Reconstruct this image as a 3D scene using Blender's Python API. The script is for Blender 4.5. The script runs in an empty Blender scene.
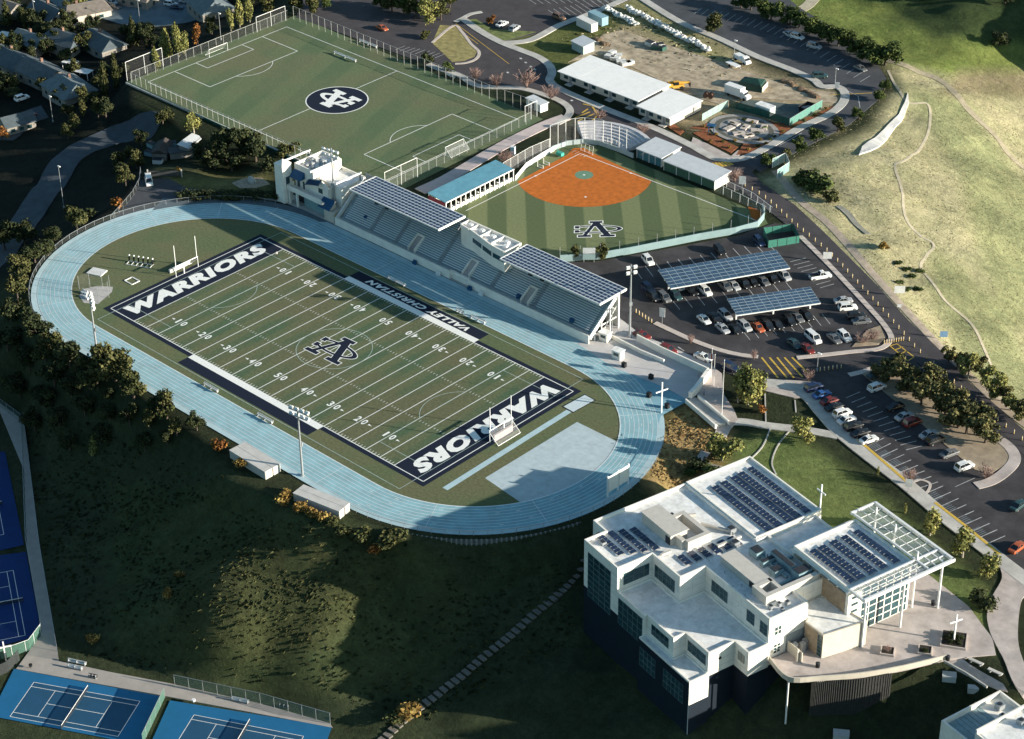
import bpy, bmesh, math, random
import numpy as np
from mathutils import Vector, Matrix, Euler
from mathutils.geometry import tessellate_polygon
PI = math.pi
rnd = random.Random(7)
SC = bpy.context.scene
COL = SC.collection
R_ = math.radians

# ------------------------------------------------------------------ camera
CAM = Vector((333.08, -287.048, 270.003))
CROT = Euler((R_(57.7027), R_(0.6465), R_(43.30296)), 'XYZ')
FPX = 2151.17
CM = CROT.to_matrix()
cam = bpy.data.objects.new('camera', bpy.data.cameras.new('camera'))
cam.location = CAM; cam.rotation_euler = CROT
cam.data.sensor_width = 36.0; cam.data.lens = FPX * 36 / 1024
cam.data.clip_start = 1.0; cam.data.clip_end = 8000
COL.objects.link(cam); SC.camera = cam

def at(px, py, z=0.0):
    d = CM @ Vector(((px - 512) / FPX, (369.5 - py) / FPX, -1))
    t = (z - CAM.z) / d.z
    return CAM + d * t
def A2(px, py, z=0.0):
    p = at(px, py, z); return (p.x, p.y)
def PL(pts, z=0.0): return [A2(a, b, z) for a, b in pts]
CMn = np.array(CM)
def px_of(X):
    d = (np.asarray(X, float) - np.array(CAM)) @ CMn
    return np.stack([512 + FPX * d[..., 0] / -d[..., 2], 369.5 - FPX * d[..., 1] / -d[..., 2]], -1)

# ------------------------------------------------------------------ render / world
SUN_EL, SUN_AZ = R_(13.8), math.atan2(0.886, 0.463)      # azimuth clockwise from +Y
SC.render.engine = 'CYCLES'
SC.view_settings.view_transform = 'Standard'; SC.view_settings.look = 'None'
SC.view_settings.exposure = 1.3; SC.view_settings.gamma = 1
SC.cycles.use_denoising = True
SC.cycles.max_bounces = 6; SC.cycles.diffuse_bounces = 4; SC.cycles.transparent_max_bounces = 12
w = bpy.data.worlds.new('World'); SC.world = w; w.use_nodes = True
nt = w.node_tree; bg = nt.nodes['Background']
sky = nt.nodes.new('ShaderNodeTexSky'); sky.sky_type = 'NISHITA'; sky.sun_disc = False
sky.sun_elevation = SUN_EL; sky.sun_rotation = SUN_AZ
tint = nt.nodes.new('ShaderNodeMix'); tint.data_type = 'RGBA'; tint.blend_type = 'MULTIPLY'; tint.inputs['Factor'].default_value = 1
tint.inputs['B'].default_value = (0.72, 0.97, 1.03, 1)                 # the photograph's teal daylight
nt.links.new(sky.outputs[0], tint.inputs['A']); nt.links.new(tint.outputs['Result'], bg.inputs[0]); bg.inputs[1].default_value = 0.069
sl = bpy.data.lights.new('sun', 'SUN'); sl.energy = 4.6; sl.angle = R_(0.5); sl.color = (1.0, 0.91, 0.78)
so = bpy.data.objects.new('sun', sl); COL.objects.link(so)
sd = Vector((math.sin(SUN_AZ) * math.cos(SUN_EL), math.cos(SUN_AZ) * math.cos(SUN_EL), math.sin(SUN_EL)))
so.rotation_euler = sd.to_track_quat('Z', 'Y').to_euler()

# ------------------------------------------------------------------ materials
MATS = {}
def mat(name, col, rough=0.8, var=0.12, scale=0.6, metal=0.0, spec=0.3, col2=None, bump=0.0, detail=4.0, stripe=None, emit=None, sheen=0.0):
    if name in MATS: return MATS[name]
    m = bpy.data.materials.new(name); m.use_nodes = True; MATS[name] = m
    n = m.node_tree; b = n.nodes['Principled BSDF']
    b.inputs['Roughness'].default_value = rough; b.inputs['Metallic'].default_value = metal
    b.inputs['Specular IOR Level'].default_value = spec
    if sheen: b.inputs['Sheen Weight'].default_value = sheen; b.inputs['Sheen Roughness'].default_value = 0.6
    g = n.nodes.new('ShaderNodeNewGeometry')
    nz = n.nodes.new('ShaderNodeTexNoise'); nz.inputs['Scale'].default_value = scale; nz.inputs['Detail'].default_value = detail
    nz.inputs['Roughness'].default_value = 0.65
    n.links.new(g.outputs['Position'], nz.inputs['Vector'])
    mx = n.nodes.new('ShaderNodeMix'); mx.data_type = 'RGBA'
    c = Vector(col)
    lo = [max(0, v * (1 - var)) for v in col]; hi = [min(1, v * (1 + var)) for v in (col2 or col)]
    mx.inputs['A'].default_value = (*lo, 1); mx.inputs['B'].default_value = (*hi, 1)
    rmp = n.nodes.new('ShaderNodeMapRange'); rmp.inputs[1].default_value = 0.32; rmp.inputs[2].default_value = 0.68
    n.links.new(nz.outputs['Fac'], rmp.inputs[0]); n.links.new(rmp.outputs[0], mx.inputs['Factor'])
    out = mx.outputs['Result']
    n.links.new(out, b.inputs['Base Color'])
    if bump:
        bp = n.nodes.new('ShaderNodeBump'); bp.inputs['Strength'].default_value = 1; bp.inputs['Distance'].default_value = bump
        n.links.new(nz.outputs['Fac'], bp.inputs['Height']); n.links.new(bp.outputs[0], b.inputs['Normal'])
    return m

# ------------------------------------------------------------------ mesh builder
class MB:
    def __init__(s): s.v = []; s.f = []; s.m = []
    def add(s, vs, fs, m=0):
        o = len(s.v); s.v += [tuple(p) for p in vs]
        for f in fs: s.f.append([i + o for i in f]); s.m.append(m)
        return s
    def box(s, x0, x1, y0, y1, z0, z1, m=0, M=None):
        if x0 > x1: x0, x1 = x1, x0
        if y0 > y1: y0, y1 = y1, y0
        if z0 > z1: z0, z1 = z1, z0
        vs = [Vector(p) for p in ((x0,y0,z0),(x1,y0,z0),(x1,y1,z0),(x0,y1,z0),(x0,y0,z1),(x1,y0,z1),(x1,y1,z1),(x0,y1,z1))]
        if M is not None: vs = [M @ p for p in vs]
        return s.add(vs, [(3,2,1,0),(4,5,6,7),(0,1,5,4),(1,2,6,5),(2,3,7,6),(3,0,4,7)], m)
    def obox(s, c, size, rz=0, m=0, rx=0, ry=0):
        M = Matrix.Translation(c) @ Euler((rx, ry, rz)).to_matrix().to_4x4()
        a, b, h = size[0] / 2, size[1] / 2, size[2] / 2
        return s.box(-a, a, -b, b, -h, h, m, M)
    def prism(s, poly, z0, z1, m=0, mtop=None, mbot=None):
        a = sum(p[0] * q[1] - q[0] * p[1] for p, q in zip(poly, poly[1:] + poly[:1]))
        if a < 0: poly = poly[::-1]
        n = len(poly); o = len(s.v)
        s.v += [(p[0], p[1], z0) for p in poly] + [(p[0], p[1], z1) for p in poly]
        for i in range(n):
            j = (i + 1) % n; s.f.append([o+i, o+j, o+n+j, o+n+i]); s.m.append(m)
        s.f.append([o+n+i for i in range(n)]); s.m.append(m if mtop is None else mtop)
        s.f.append([o+i for i in range(n)][::-1]); s.m.append(m if mbot is None else mbot)
        return s
    def tube(s, p0, p1, r, m=0, n=6, r1=None):
        p0, p1 = Vector(p0), Vector(p1); d = p1 - p0
        if d.length < 1e-6: return s
        q = d.to_track_quat('Z', 'Y').to_matrix(); r1 = r if r1 is None else r1
        vs = [p0 + q @ Vector((r * math.cos(2*PI*i/n), r * math.sin(2*PI*i/n), 0)) for i in range(n)]
        vs += [p1 + q @ Vector((r1 * math.cos(2*PI*i/n), r1 * math.sin(2*PI*i/n), 0)) for i in range(n)]
        fs = [(i, (i+1) % n, n + (i+1) % n, n + i) for i in range(n)] + [tuple(range(n))[::-1], tuple(range(n, 2*n))]
        return s.add(vs, fs, m)
    def bar(s, p0, p1, w, h, m=0):
        """rectangular bar, w across (horizontal), h in height"""
        p0, p1 = Vector(p0), Vector(p1); d = (p1 - p0).normalized()
        u = d.cross(Vector((0,0,1)));  u = Vector((1,0,0)) if u.length < 1e-4 else u.normalized()
        v = u.cross(d).normalized(); a, b = u * w / 2, v * h / 2
        vs = [p0-a-b, p0+a-b, p0+a+b, p0-a+b, p1-a-b, p1+a-b, p1+a+b, p1-a+b]
        return s.add(vs, [(0,1,2,3),(7,6,5,4),(4,5,1,0),(5,6,2,1),(6,7,3,2),(7,4,0,3)], m)
    def quad(s, pts, m=0): return s.add(pts, [tuple(range(len(pts)))], m)
    def cyl(s, x, y, z0, z1, r, r1=None, n=12, m=0): return s.tube((x,y,z0), (x,y,z1), r, m, n, r1)
    def ball(s, c, r, m=0, n=8, k=6, sz=(1,1,1)):
        vs = []; fs = []
        for i in range(k + 1):
            t = PI * i / k
            for j in range(n):
                a = 2*PI*j/n
                vs.append((c[0] + r*sz[0]*math.sin(t)*math.cos(a), c[1] + r*sz[1]*math.sin(t)*math.sin(a), c[2] + r*sz[2]*math.cos(t)))
        for i in range(k):
            for j in range(n):
                fs.append((i*n+j, (i+1)*n+j, (i+1)*n+(j+1) % n, i*n+(j+1) % n))
        return s.add(vs, fs, m)
    def mesh(s, name, mats):
        me = bpy.data.meshes.new(name)
        me.from_pydata(s.v, [], s.f); 
        for m in (mats if isinstance(mats, (list, tuple)) else [mats]): me.materials.append(m)
        if s.m: me.polygons.foreach_set('material_index', s.m)
        me.update(); return me
    def build(s, name, mats, parent=None, smooth=False):
        o = bpy.data.objects.new(name, s.mesh(name, mats)); COL.objects.link(o)
        if parent is not None: o.parent = parent
        if smooth: o.data.polygons.foreach_set('use_smooth', [True] * len(o.data.polygons))
        return o

USED = {}
def tag(o, label=None, cat=None, group=None, kind=None):
    if label:
        o['label'] = label; USED.setdefault(label, []).append(o.name)
    if cat: o['category'] = cat
    if group: o['group'] = group
    if kind: o['kind'] = kind
    return o
def thing(name, label, cat, loc=(0,0,0), rz=0.0, group=None):
    o = bpy.data.objects.new(name, None); COL.objects.link(o); o.empty_display_size = 0.5
    o.location = loc; o.rotation_euler = (0, 0, rz)
    return tag(o, label, cat, group)
KIDS = {}
def dup(root, loc, rz=0.0, label=None, group=None, scale=None):
    r = root.copy(); COL.objects.link(r); r.location = loc; r.rotation_euler = (0, 0, rz)
    if scale is not None: r.scale = scale if isinstance(scale, (tuple, list)) else (scale,)*3
    if label: tag(r, label)
    if group: r['group'] = group
    if root.name not in KIDS or len(KIDS[root.name]) != len(root.children): KIDS[root.name] = [(c, list(c.children)) for c in root.children]
    for ch, gs in KIDS[root.name]:
        c = ch.copy(); COL.objects.link(c); c.parent = r
        for g in gs:
            d = g.copy(); COL.objects.link(d); d.parent = c
    return r
def struct(o, label=None, cat=None):
    o['kind'] = 'structure'
    if label: o['label'] = label
    if cat: o['category'] = cat
    return o
ORD = ['first','second','third','fourth','fifth','sixth','seventh','eighth','ninth','tenth','eleventh','twelfth','thirteenth','fourteenth','fifteenth','sixteenth','seventeenth','eighteenth','nineteenth','twentieth']
TENS = {20:'twent', 30:'thirt', 40:'fort', 50:'fift', 60:'sixt', 70:'sevent', 80:'eight'}
def ordw(i):
    n = i + 1
    if n <= 20: return ORD[i]
    t, u = n // 10 * 10, n % 10
    return TENS[t] + 'ieth' if u == 0 else TENS[t] + 'y-' + ORD[u-1]
# ------------------------------------------------------------------ terrain height
PLAT_PX = [(33,300),(38,262),(62,240),(95,222),(118,210),(132,192),(140,176),(165,174),(205,181),(262,186),(262,160),(205,133),(133,97),(128,84),(240,30),(285,8),
  (320,-20),(420,-60),(620,-110),(760,-70),(800,-25),(862,40),(888,72),(884,100),(862,126),(812,156),(784,176),(800,200),(870,274),(940,348),(1030,426),(1110,470),(1150,560),
  (1110,640),(1040,690),(1010,690),(985,660),(958,650),(905,652),(860,655),(830,645),(800,615),(770,560),(740,490),(716,452),(690,426),(664,424),(662,450),(648,480),(606,509),(552,528),(500,535),(430,534),(386,527),
  (352,520),(318,522),(288,505),(262,482),(228,467),(222,446),(150,398),(112,371),(66,341),(42,322)]
PLAT = np.array(PL(PLAT_PX))
PADZ = -22.0
PAD = np.array(PL([(-60,395),(20,410),(30,440),(45,540),(62,655),(170,682),(262,703),(345,735),(370,820),(-200,900),(-200,400)], PADZ))
CTRL = [ # px, py, z
 (15,300,-3),(0,330,-9),(50,350,-4),(90,390,-4.5),(60,400,-10),(0,400,-16),(30,440,-19),(100,420,-9),(110,470,-16),(150,430,-5),(200,470,-4.5),(60,520,-21),
 (10,470,-22),(0,560,-22),(20,640,-22),(40,640,-22),(0,740,-22),(100,700,-22),(200,720,-22),(300,739,-22),(340,735,-22),(60,655,-22),(150,668,-22),(300,708,-22),
 (150,520,-13),(130,600,-18),(230,520,-7.5),(200,580,-8.5),(260,580,-6.8),(310,560,-5.0),(240,625,-9.0),(330,610,-8.0),(180,612,-11.0),(250,672,-19),(150,648,-19.5),(350,690,-19),(310,648,-12.5),(110,640,-20),(380,550,-2.5),(380,600,-10),(450,560,-7),(430,640,-15),(500,570,-9),(500,640,-14),
 (560,560,-8),(600,560,-9),(570,620,-13),(600,680,-15),(650,720,-14.5),(691,735,-14),(560,730,-18),(450,739,-20),(400,700,-20),(380,739,-21),(760,730,-12),(830,720,-10),(900,700,-7),(930,739,-10),(860,760,-13),(700,800,-18),
 (645,478,-2.2),(665,490,-3.4),(700,480,-1.2),(690,500,-3.0),(670,450,-.6),(700,440,0),
 (120,60,-6),(100,100,-7),(60,60,-9),(0,60,-11),(0,0,-11),(40,120,-9.5),(0,150,-11.5),(90,150,-7),(60,200,-9),(30,240,-10),(0,260,-11),(130,130,-5.5),(150,170,-2.5),(110,190,-6),(80,222,-5),(170,140,-3.5),(200,160,-2.5),(240,170,-1.5),(150,40,-6),(200,15,-6),(120,0,-8),(260,0,-2.5),(60,0,-10),(130,100,-5.0),(200,145,-3.2),(110,80,-7),
 (330,0,0),(420,-20,0),(-80,200,-14),(-100,0,-12),(-60,450,-22),(-50,700,-22),(200,800,-22),(0,850,-22),(450,850,-23),
 (900,120,-.5),(850,170,.5),(880,210,-1.0),(930,290,-2.5),(900,80,0.5),(940,120,-2),(960,200,-5.0),(1000,300,-8.0),(1020,380,-7),(1024,200,-10),(1020,100,-8),(960,80,-3),(1024,60,-5),(940,60,-1),(900,20,0),(840,10,0),(960,35,1),(1010,20,2),
 (1080,-10,6),(1130,10,12),(1180,30,9),(1100,60,-6),(1120,150,-18),(1150,300,-24),(1140,420,-18),(1040,-60,8),(940,-60,2),(850,-50,0),  # first points: unseen ridge, raised to shade the top right
 (960,700,-5),(1000,690,-3),(1024,720,-6),(1060,800,-12),(950,690,-5),
]
C3 = np.array([tuple(at(a, b, z)) for a, b, z in CTRL])
PLC = PLAT[::2]
C3 = np.vstack([C3, np.c_[PLC, np.zeros(len(PLC))]])
far = [(x, y, z) for x, y, z in ((-700,-300,-20),(-700,300,-20),(-300,700,0),(200,800,0),(700,600,10),(800,0,-30),(600,-500,-30),(0,-700,-30),(-500,-600,-25))]
C3 = np.vstack([C3, np.array(far)])
S_ = 100.0
def _phi(r): return np.where(r > 0, r * r * np.log(r + 1e-12), 0)
_n = len(C3); _X = C3[:, :2] / S_
_K = _phi(np.linalg.norm(_X[:, None] - _X[None], axis=2)) + np.eye(_n) * 0.002
_P = np.c_[np.ones(_n), _X]
_W = np.linalg.solve(np.block([[_K, _P], [_P.T, np.zeros((3, 3))]]), np.r_[C3[:, 2], np.zeros(3)])
def inside(poly, X):
    x, y = X[:, 0], X[:, 1]; r = np.zeros(len(X), bool)
    for (x0, y0), (x1, y1) in zip(poly, np.roll(poly, -1, 0)):
        c = ((y0 > y) != (y1 > y)) & (x < (x1 - x0) * (y - y0) / (y1 - y0 + 1e-12) + x0); r ^= c
    return r
def sdist(poly, X):
    d = np.full(len(X), 1e9)
    for a, b in zip(poly, np.roll(poly, -1, 0)):
        ab = b - a; t = np.clip(((X - a) @ ab) / (ab @ ab + 1e-12), 0, 1)
        d = np.minimum(d, np.linalg.norm(X - a - t[:, None] * ab, axis=1))
    return np.where(inside(poly, X), -d, d)
_wr = np.random.RandomState(21); _WV = []
for _k in range(26):
    _l = 5.5 * 6 ** _wr.rand(); _a = _wr.rand() * 2 * PI; _WV.append((2*PI/_l*math.cos(_a), 2*PI/_l*math.sin(_a), _wr.rand()*6.28, .0062*_l))
def UND(X): return sum(a * np.sin(kx*X[:, 0] + ky*X[:, 1] + ph) for kx, ky, ph, a in _WV)
def hraw(X):
    X = np.asarray(X, float).reshape(-1, 2)
    q = X / S_; z = np.empty(len(X))
    for i in range(0, len(X), 20000):
        s = slice(i, i + 20000)
        z[s] = _phi(np.linalg.norm(q[s][:, None] - _X[None], axis=2)) @ _W[:_n] + np.c_[np.ones(len(q[s])), q[s]] @ _W[_n:]
    d = sdist(PLAT, X); t = np.clip(1 - d / 7.0, 0, 1); t = t * t * (3 - 2 * t)
    z = z + UND(X)
    z = np.clip(z, -40, 60) * (1 - t)
    d = sdist(PAD, X); t = np.clip(1 - d / 6.0, 0, 1); t = t * t * (3 - 2 * t)
    return z * (1 - t) + PADZ * t
GX = np.r_[np.linspace(-1500, -340, 24)[:-1], np.arange(-340, 361, 2.0), np.linspace(360, 1500, 24)[1:]]
GY = np.r_[np.linspace(-1500, -300, 24)[:-1], np.arange(-300, 421, 2.0), np.linspace(420, 1500, 24)[1:]]
_mx, _my = np.meshgrid(GX, GY); GP = np.c_[_mx.ravel(), _my.ravel()]
GZ = hraw(GP); _far = (np.abs(GP[:, 0]) > 420) | (np.abs(GP[:, 1] - 50) > 450)
GZ2 = GZ.reshape(_mx.shape)
def H(x, y):
    """height of the terrain mesh (bilinear)"""
    i = min(max(int(np.searchsorted(GX, x)) - 1, 0), len(GX) - 2); j = min(max(int(np.searchsorted(GY, y)) - 1, 0), len(GY) - 2)
    a = (x - GX[i]) / (GX[i+1] - GX[i]); b = (y - GY[j]) / (GY[j+1] - GY[j])
    return float(GZ2[j,i]*(1-a)*(1-b) + GZ2[j,i+1]*a*(1-b) + GZ2[j+1,i]*(1-a)*b + GZ2[j+1,i+1]*a*b)
def T(px, py):
    """where the sight line through a pixel of the photograph meets the ground"""
    lo, hi = 40.0, -45.0
    f = lambda z: (lambda p: H(p.x, p.y) - z)(at(px, py, z))
    z = 38.0; prev = f(z)
    while z > -44:
        z2 = z - 1.0; c = f(z2)
        if prev < 0 <= c:
            a, b = z, z2
            for _ in range(18):
                mz = (a + b) / 2
                if f(mz) < 0: a = mz
                else: b = mz
            z = (a + b) / 2; break
        prev = c; z = z2
    p = at(px, py, z); return Vector((p.x, p.y, H(p.x, p.y)))

# ------------------------------------------------------------------ ground cover colours
PX = px_of(np.c_[GP, GZ])
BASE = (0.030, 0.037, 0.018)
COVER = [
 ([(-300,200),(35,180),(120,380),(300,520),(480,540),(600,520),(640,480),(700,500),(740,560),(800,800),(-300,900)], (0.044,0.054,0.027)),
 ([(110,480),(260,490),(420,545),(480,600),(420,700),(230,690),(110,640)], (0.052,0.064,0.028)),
 ([(160,570),(230,535),(330,530),(420,540),(430,560),(380,590),(330,640),(260,660),(185,650)], (0.058,0.064,0.027)),  # slope patch lightened, sunlight put into the ground colour
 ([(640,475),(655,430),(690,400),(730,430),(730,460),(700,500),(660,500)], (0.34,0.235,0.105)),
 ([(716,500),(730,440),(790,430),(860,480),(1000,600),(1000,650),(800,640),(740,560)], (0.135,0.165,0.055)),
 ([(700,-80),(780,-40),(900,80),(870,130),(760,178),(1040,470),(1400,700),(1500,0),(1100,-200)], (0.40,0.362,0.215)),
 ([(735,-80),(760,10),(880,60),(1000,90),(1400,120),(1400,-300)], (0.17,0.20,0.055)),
 ([(860,-10),(1400,-10),(1400,50),(1010,42),(930,36)], (0.05,0.07,0.025)),  # darkened, the hill's shade put into the ground colour
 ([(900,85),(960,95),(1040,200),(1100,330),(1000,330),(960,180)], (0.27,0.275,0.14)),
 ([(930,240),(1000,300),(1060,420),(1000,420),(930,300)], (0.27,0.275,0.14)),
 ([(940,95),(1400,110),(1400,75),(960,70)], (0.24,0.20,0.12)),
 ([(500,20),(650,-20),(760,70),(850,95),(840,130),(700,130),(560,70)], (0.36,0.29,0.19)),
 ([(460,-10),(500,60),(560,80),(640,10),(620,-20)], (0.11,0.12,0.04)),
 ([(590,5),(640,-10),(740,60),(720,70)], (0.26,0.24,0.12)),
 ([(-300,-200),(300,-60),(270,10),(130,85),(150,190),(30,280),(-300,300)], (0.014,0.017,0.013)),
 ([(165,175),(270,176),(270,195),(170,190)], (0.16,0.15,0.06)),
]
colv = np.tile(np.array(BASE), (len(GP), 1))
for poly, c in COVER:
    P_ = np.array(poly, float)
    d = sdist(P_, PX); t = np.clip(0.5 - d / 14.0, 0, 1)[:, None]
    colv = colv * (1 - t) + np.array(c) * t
ny, nx = _mx.shape
idx = np.arange(ny * nx).reshape(ny, nx)
faces = np.stack([idx[:-1,:-1], idx[:-1,1:], idx[1:,1:], idx[1:,:-1]], -1).reshape(-1, 4)
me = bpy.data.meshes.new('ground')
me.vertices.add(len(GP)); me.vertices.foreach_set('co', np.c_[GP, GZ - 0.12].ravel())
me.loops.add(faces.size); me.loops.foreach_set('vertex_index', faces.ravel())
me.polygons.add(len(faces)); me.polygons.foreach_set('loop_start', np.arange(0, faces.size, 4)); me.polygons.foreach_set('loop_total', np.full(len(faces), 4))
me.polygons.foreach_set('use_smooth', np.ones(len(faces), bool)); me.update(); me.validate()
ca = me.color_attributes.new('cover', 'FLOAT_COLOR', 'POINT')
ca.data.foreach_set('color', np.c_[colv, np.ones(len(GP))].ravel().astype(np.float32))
gm = bpy.data.materials.new('ground_cover'); gm.use_nodes = True
n = gm.node_tree; b = n.nodes['Principled BSDF']; b.inputs['Roughness'].default_value = 0.95; b.inputs['Specular IOR Level'].default_value = 0.1
at_ = n.nodes.new('ShaderNodeVertexColor'); at_.layer_name = 'cover'
geo = n.nodes.new('ShaderNodeNewGeometry')
def noise(scale, det=6, rough=0.7, src=None):
    z = n.nodes.new('ShaderNodeTexNoise'); z.inputs['Scale'].default_value = scale; z.inputs['Detail'].default_value = det; z.inputs['Roughness'].default_value = rough
    n.links.new(geo.outputs['Position'], z.inputs['Vector']); return z
def rng(src, a, b2, c, d):
    r = n.nodes.new('ShaderNodeMapRange'); n.links.new(src, r.inputs[0])
    for i, v in enumerate((a, b2, c, d)): r.inputs[i+1].default_value = v
    return r
z1, z2, z3 = noise(0.05), noise(0.45, 8, 0.8), noise(0.11, 5, 0.7)
def mul(c1, fac):
    mm = n.nodes.new('ShaderNodeMix'); mm.data_type = 'RGBA'; mm.blend_type = 'MULTIPLY'; mm.inputs['Factor'].default_value = 1
    n.links.new(c1, mm.inputs['A']); n.links.new(fac, mm.inputs['B']); return mm.outputs['Result']
c = mul(at_.outputs['Color'], rng(z1.outputs['Fac'], .3, .7, .75, 1.2).outputs[0])
c = mul(c, rng(z2.outputs['Fac'], .3, .7, .6, 1.32).outputs[0])
z4 = noise(1.7, 4, 0.8); c = mul(c, rng(z4.outputs['Fac'], .3, .7, .72, 1.26).outputs[0])
hue = n.nodes.new('ShaderNodeHueSaturation'); hue.inputs['Saturation'].default_value = 1.02; hue.inputs['Hue'].default_value = 0.515; hue.inputs['Value'].default_value = 0.82
n.links.new(c, hue.inputs['Color'])
mm = n.nodes.new('ShaderNodeMix'); mm.data_type = 'RGBA'
n.links.new(rng(z3.outputs['Fac'], .42, .6, 0, 1).outputs[0], mm.inputs['Factor']); n.links.new(c, mm.inputs['A']); n.links.new(hue.outputs[0], mm.inputs['B'])
n.links.new(mm.outputs['Result'], b.inputs['Base Color'])
bp = n.nodes.new('ShaderNodeBump'); bp.inputs['Distance'].default_value = 0.7; bp.inputs['Strength'].default_value = 0.7
n.links.new(z2.outputs['Fac'], bp.inputs['Height']); n.links.new(bp.outputs[0], b.inputs['Normal'])
me.materials.append(gm)
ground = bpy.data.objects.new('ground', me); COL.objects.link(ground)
struct(ground, 'grassy ground falling away from the sports plateau towards the courts and houses', 'ground')

def drape(name, poly, material, off=0.05, cell=4.0, zfun=None, label=None, parent=None):
    """a flat-lying sheet that follows the ground"""
    bm = bmesh.new()
    vs = [bm.verts.new((x, y, 0)) for x, y in poly]
    for tri in tessellate_polygon([[Vector((x, y, 0)) for x, y in poly]]):
        try: bm.faces.new([vs[i] for i in tri])
        except ValueError: pass
    zz = zfun or H
    xs = [p[0] for p in poly]; ys = [p[1] for p in poly]
    flat = all(abs(zz(x, y)) < 1e-4 for x, y in poly) and zfun is None and False
    if cell:
        for lo, hi, no in ((min(xs), max(xs), (1,0,0)), (min(ys), max(ys), (0,1,0))):
            k = math.ceil(lo / cell) * cell
            while k < hi:
                bmesh.ops.bisect_plane(bm, geom=bm.verts[:] + bm.edges[:] + bm.faces[:], plane_co=(k*no[0], k*no[1], 0), plane_no=no); k += cell
    for v in bm.verts: v.co.z = zz(v.co.x, v.co.y) + off
    bmesh.ops.recalc_face_normals(bm, faces=bm.faces)
    for f in bm.faces:
        if f.normal.z < 0: f.normal_flip()
    low = {}
    for e in [e for e in bm.edges if len(e.link_faces) == 1]:                # skirt, so that no sheet hovers over its edge
        a, c = e.verts
        for q in (a, c):
            if q not in low: low[q] = bm.verts.new((q.co.x, q.co.y, q.co.z - .35))
        bm.faces.new((a, c, low[c], low[a]))
    m2 = bpy.data.meshes.new(name); bm.to_mesh(m2); bm.free(); m2.materials.append(material)
    o = bpy.data.objects.new(name, m2); COL.objects.link(o)
    if parent is not None: o.parent = parent
    else: struct(o, label)
    return o
def ribbon(pts, w):
    """polygon outline of a strip of width w along a polyline (2-D)"""
    L, Rr = [], []
    P2 = [Vector(p[:2]) for p in pts]
    for i, p in enumerate(P2):
        d = (P2[min(i+1, len(P2)-1)] - P2[max(i-1, 0)]).normalized(); nn = Vector((-d.y, d.x))
        ww = w[i] if isinstance(w, (list, tuple)) else w
        L.append(tuple(p + nn * ww / 2)); Rr.append(tuple(p - nn * ww / 2))
    return L + Rr[::-1]
def smooth(pts, k=6, closed=False):
    """Catmull-Rom through 2-D points"""
    n_ = len(pts); out = []
    rngi = range(n_ if closed else n_ - 1)
    g = lambda i: np.array(pts[i % n_] if closed else pts[min(max(i, 0), n_ - 1)], float)
    for i in rngi:
        p0, p1, p2, p3 = g(i-1), g(i), g(i+1), g(i+2)
        for s in range(k):
            t = s / k
            out.append(tuple(0.5 * ((2*p1) + (-p0+p2)*t + (2*p0-5*p1+4*p2-p3)*t*t + (-p0+3*p1-3*p2+p3)*t**3)))
    if not closed: out.append(tuple(g(n_-1)))
    return out
def strip(name, pts_px, w, material, off, label=None, curve=True, z=None, cell=2.0, parent=None):
    P = [T(a, b) if z is None else at(a, b, z) for a, b in pts_px]
    P = [(p.x, p.y) for p in P]
    if curve: P = smooth(P, 6)
    return drape(name, ribbon(P, w), material, off, cell, label=label, parent=parent)
def sheet(name, pts_px, material, off, label=None, cell=4.0, curve=False, z=0.0):
    P = PL(pts_px, z) if z is not None else [tuple(T(a, b)[:2]) for a, b in pts_px]
    if curve: P = smooth(P, 5, closed=True)
    return drape(name, P, material, off, cell, label=label)
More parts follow.
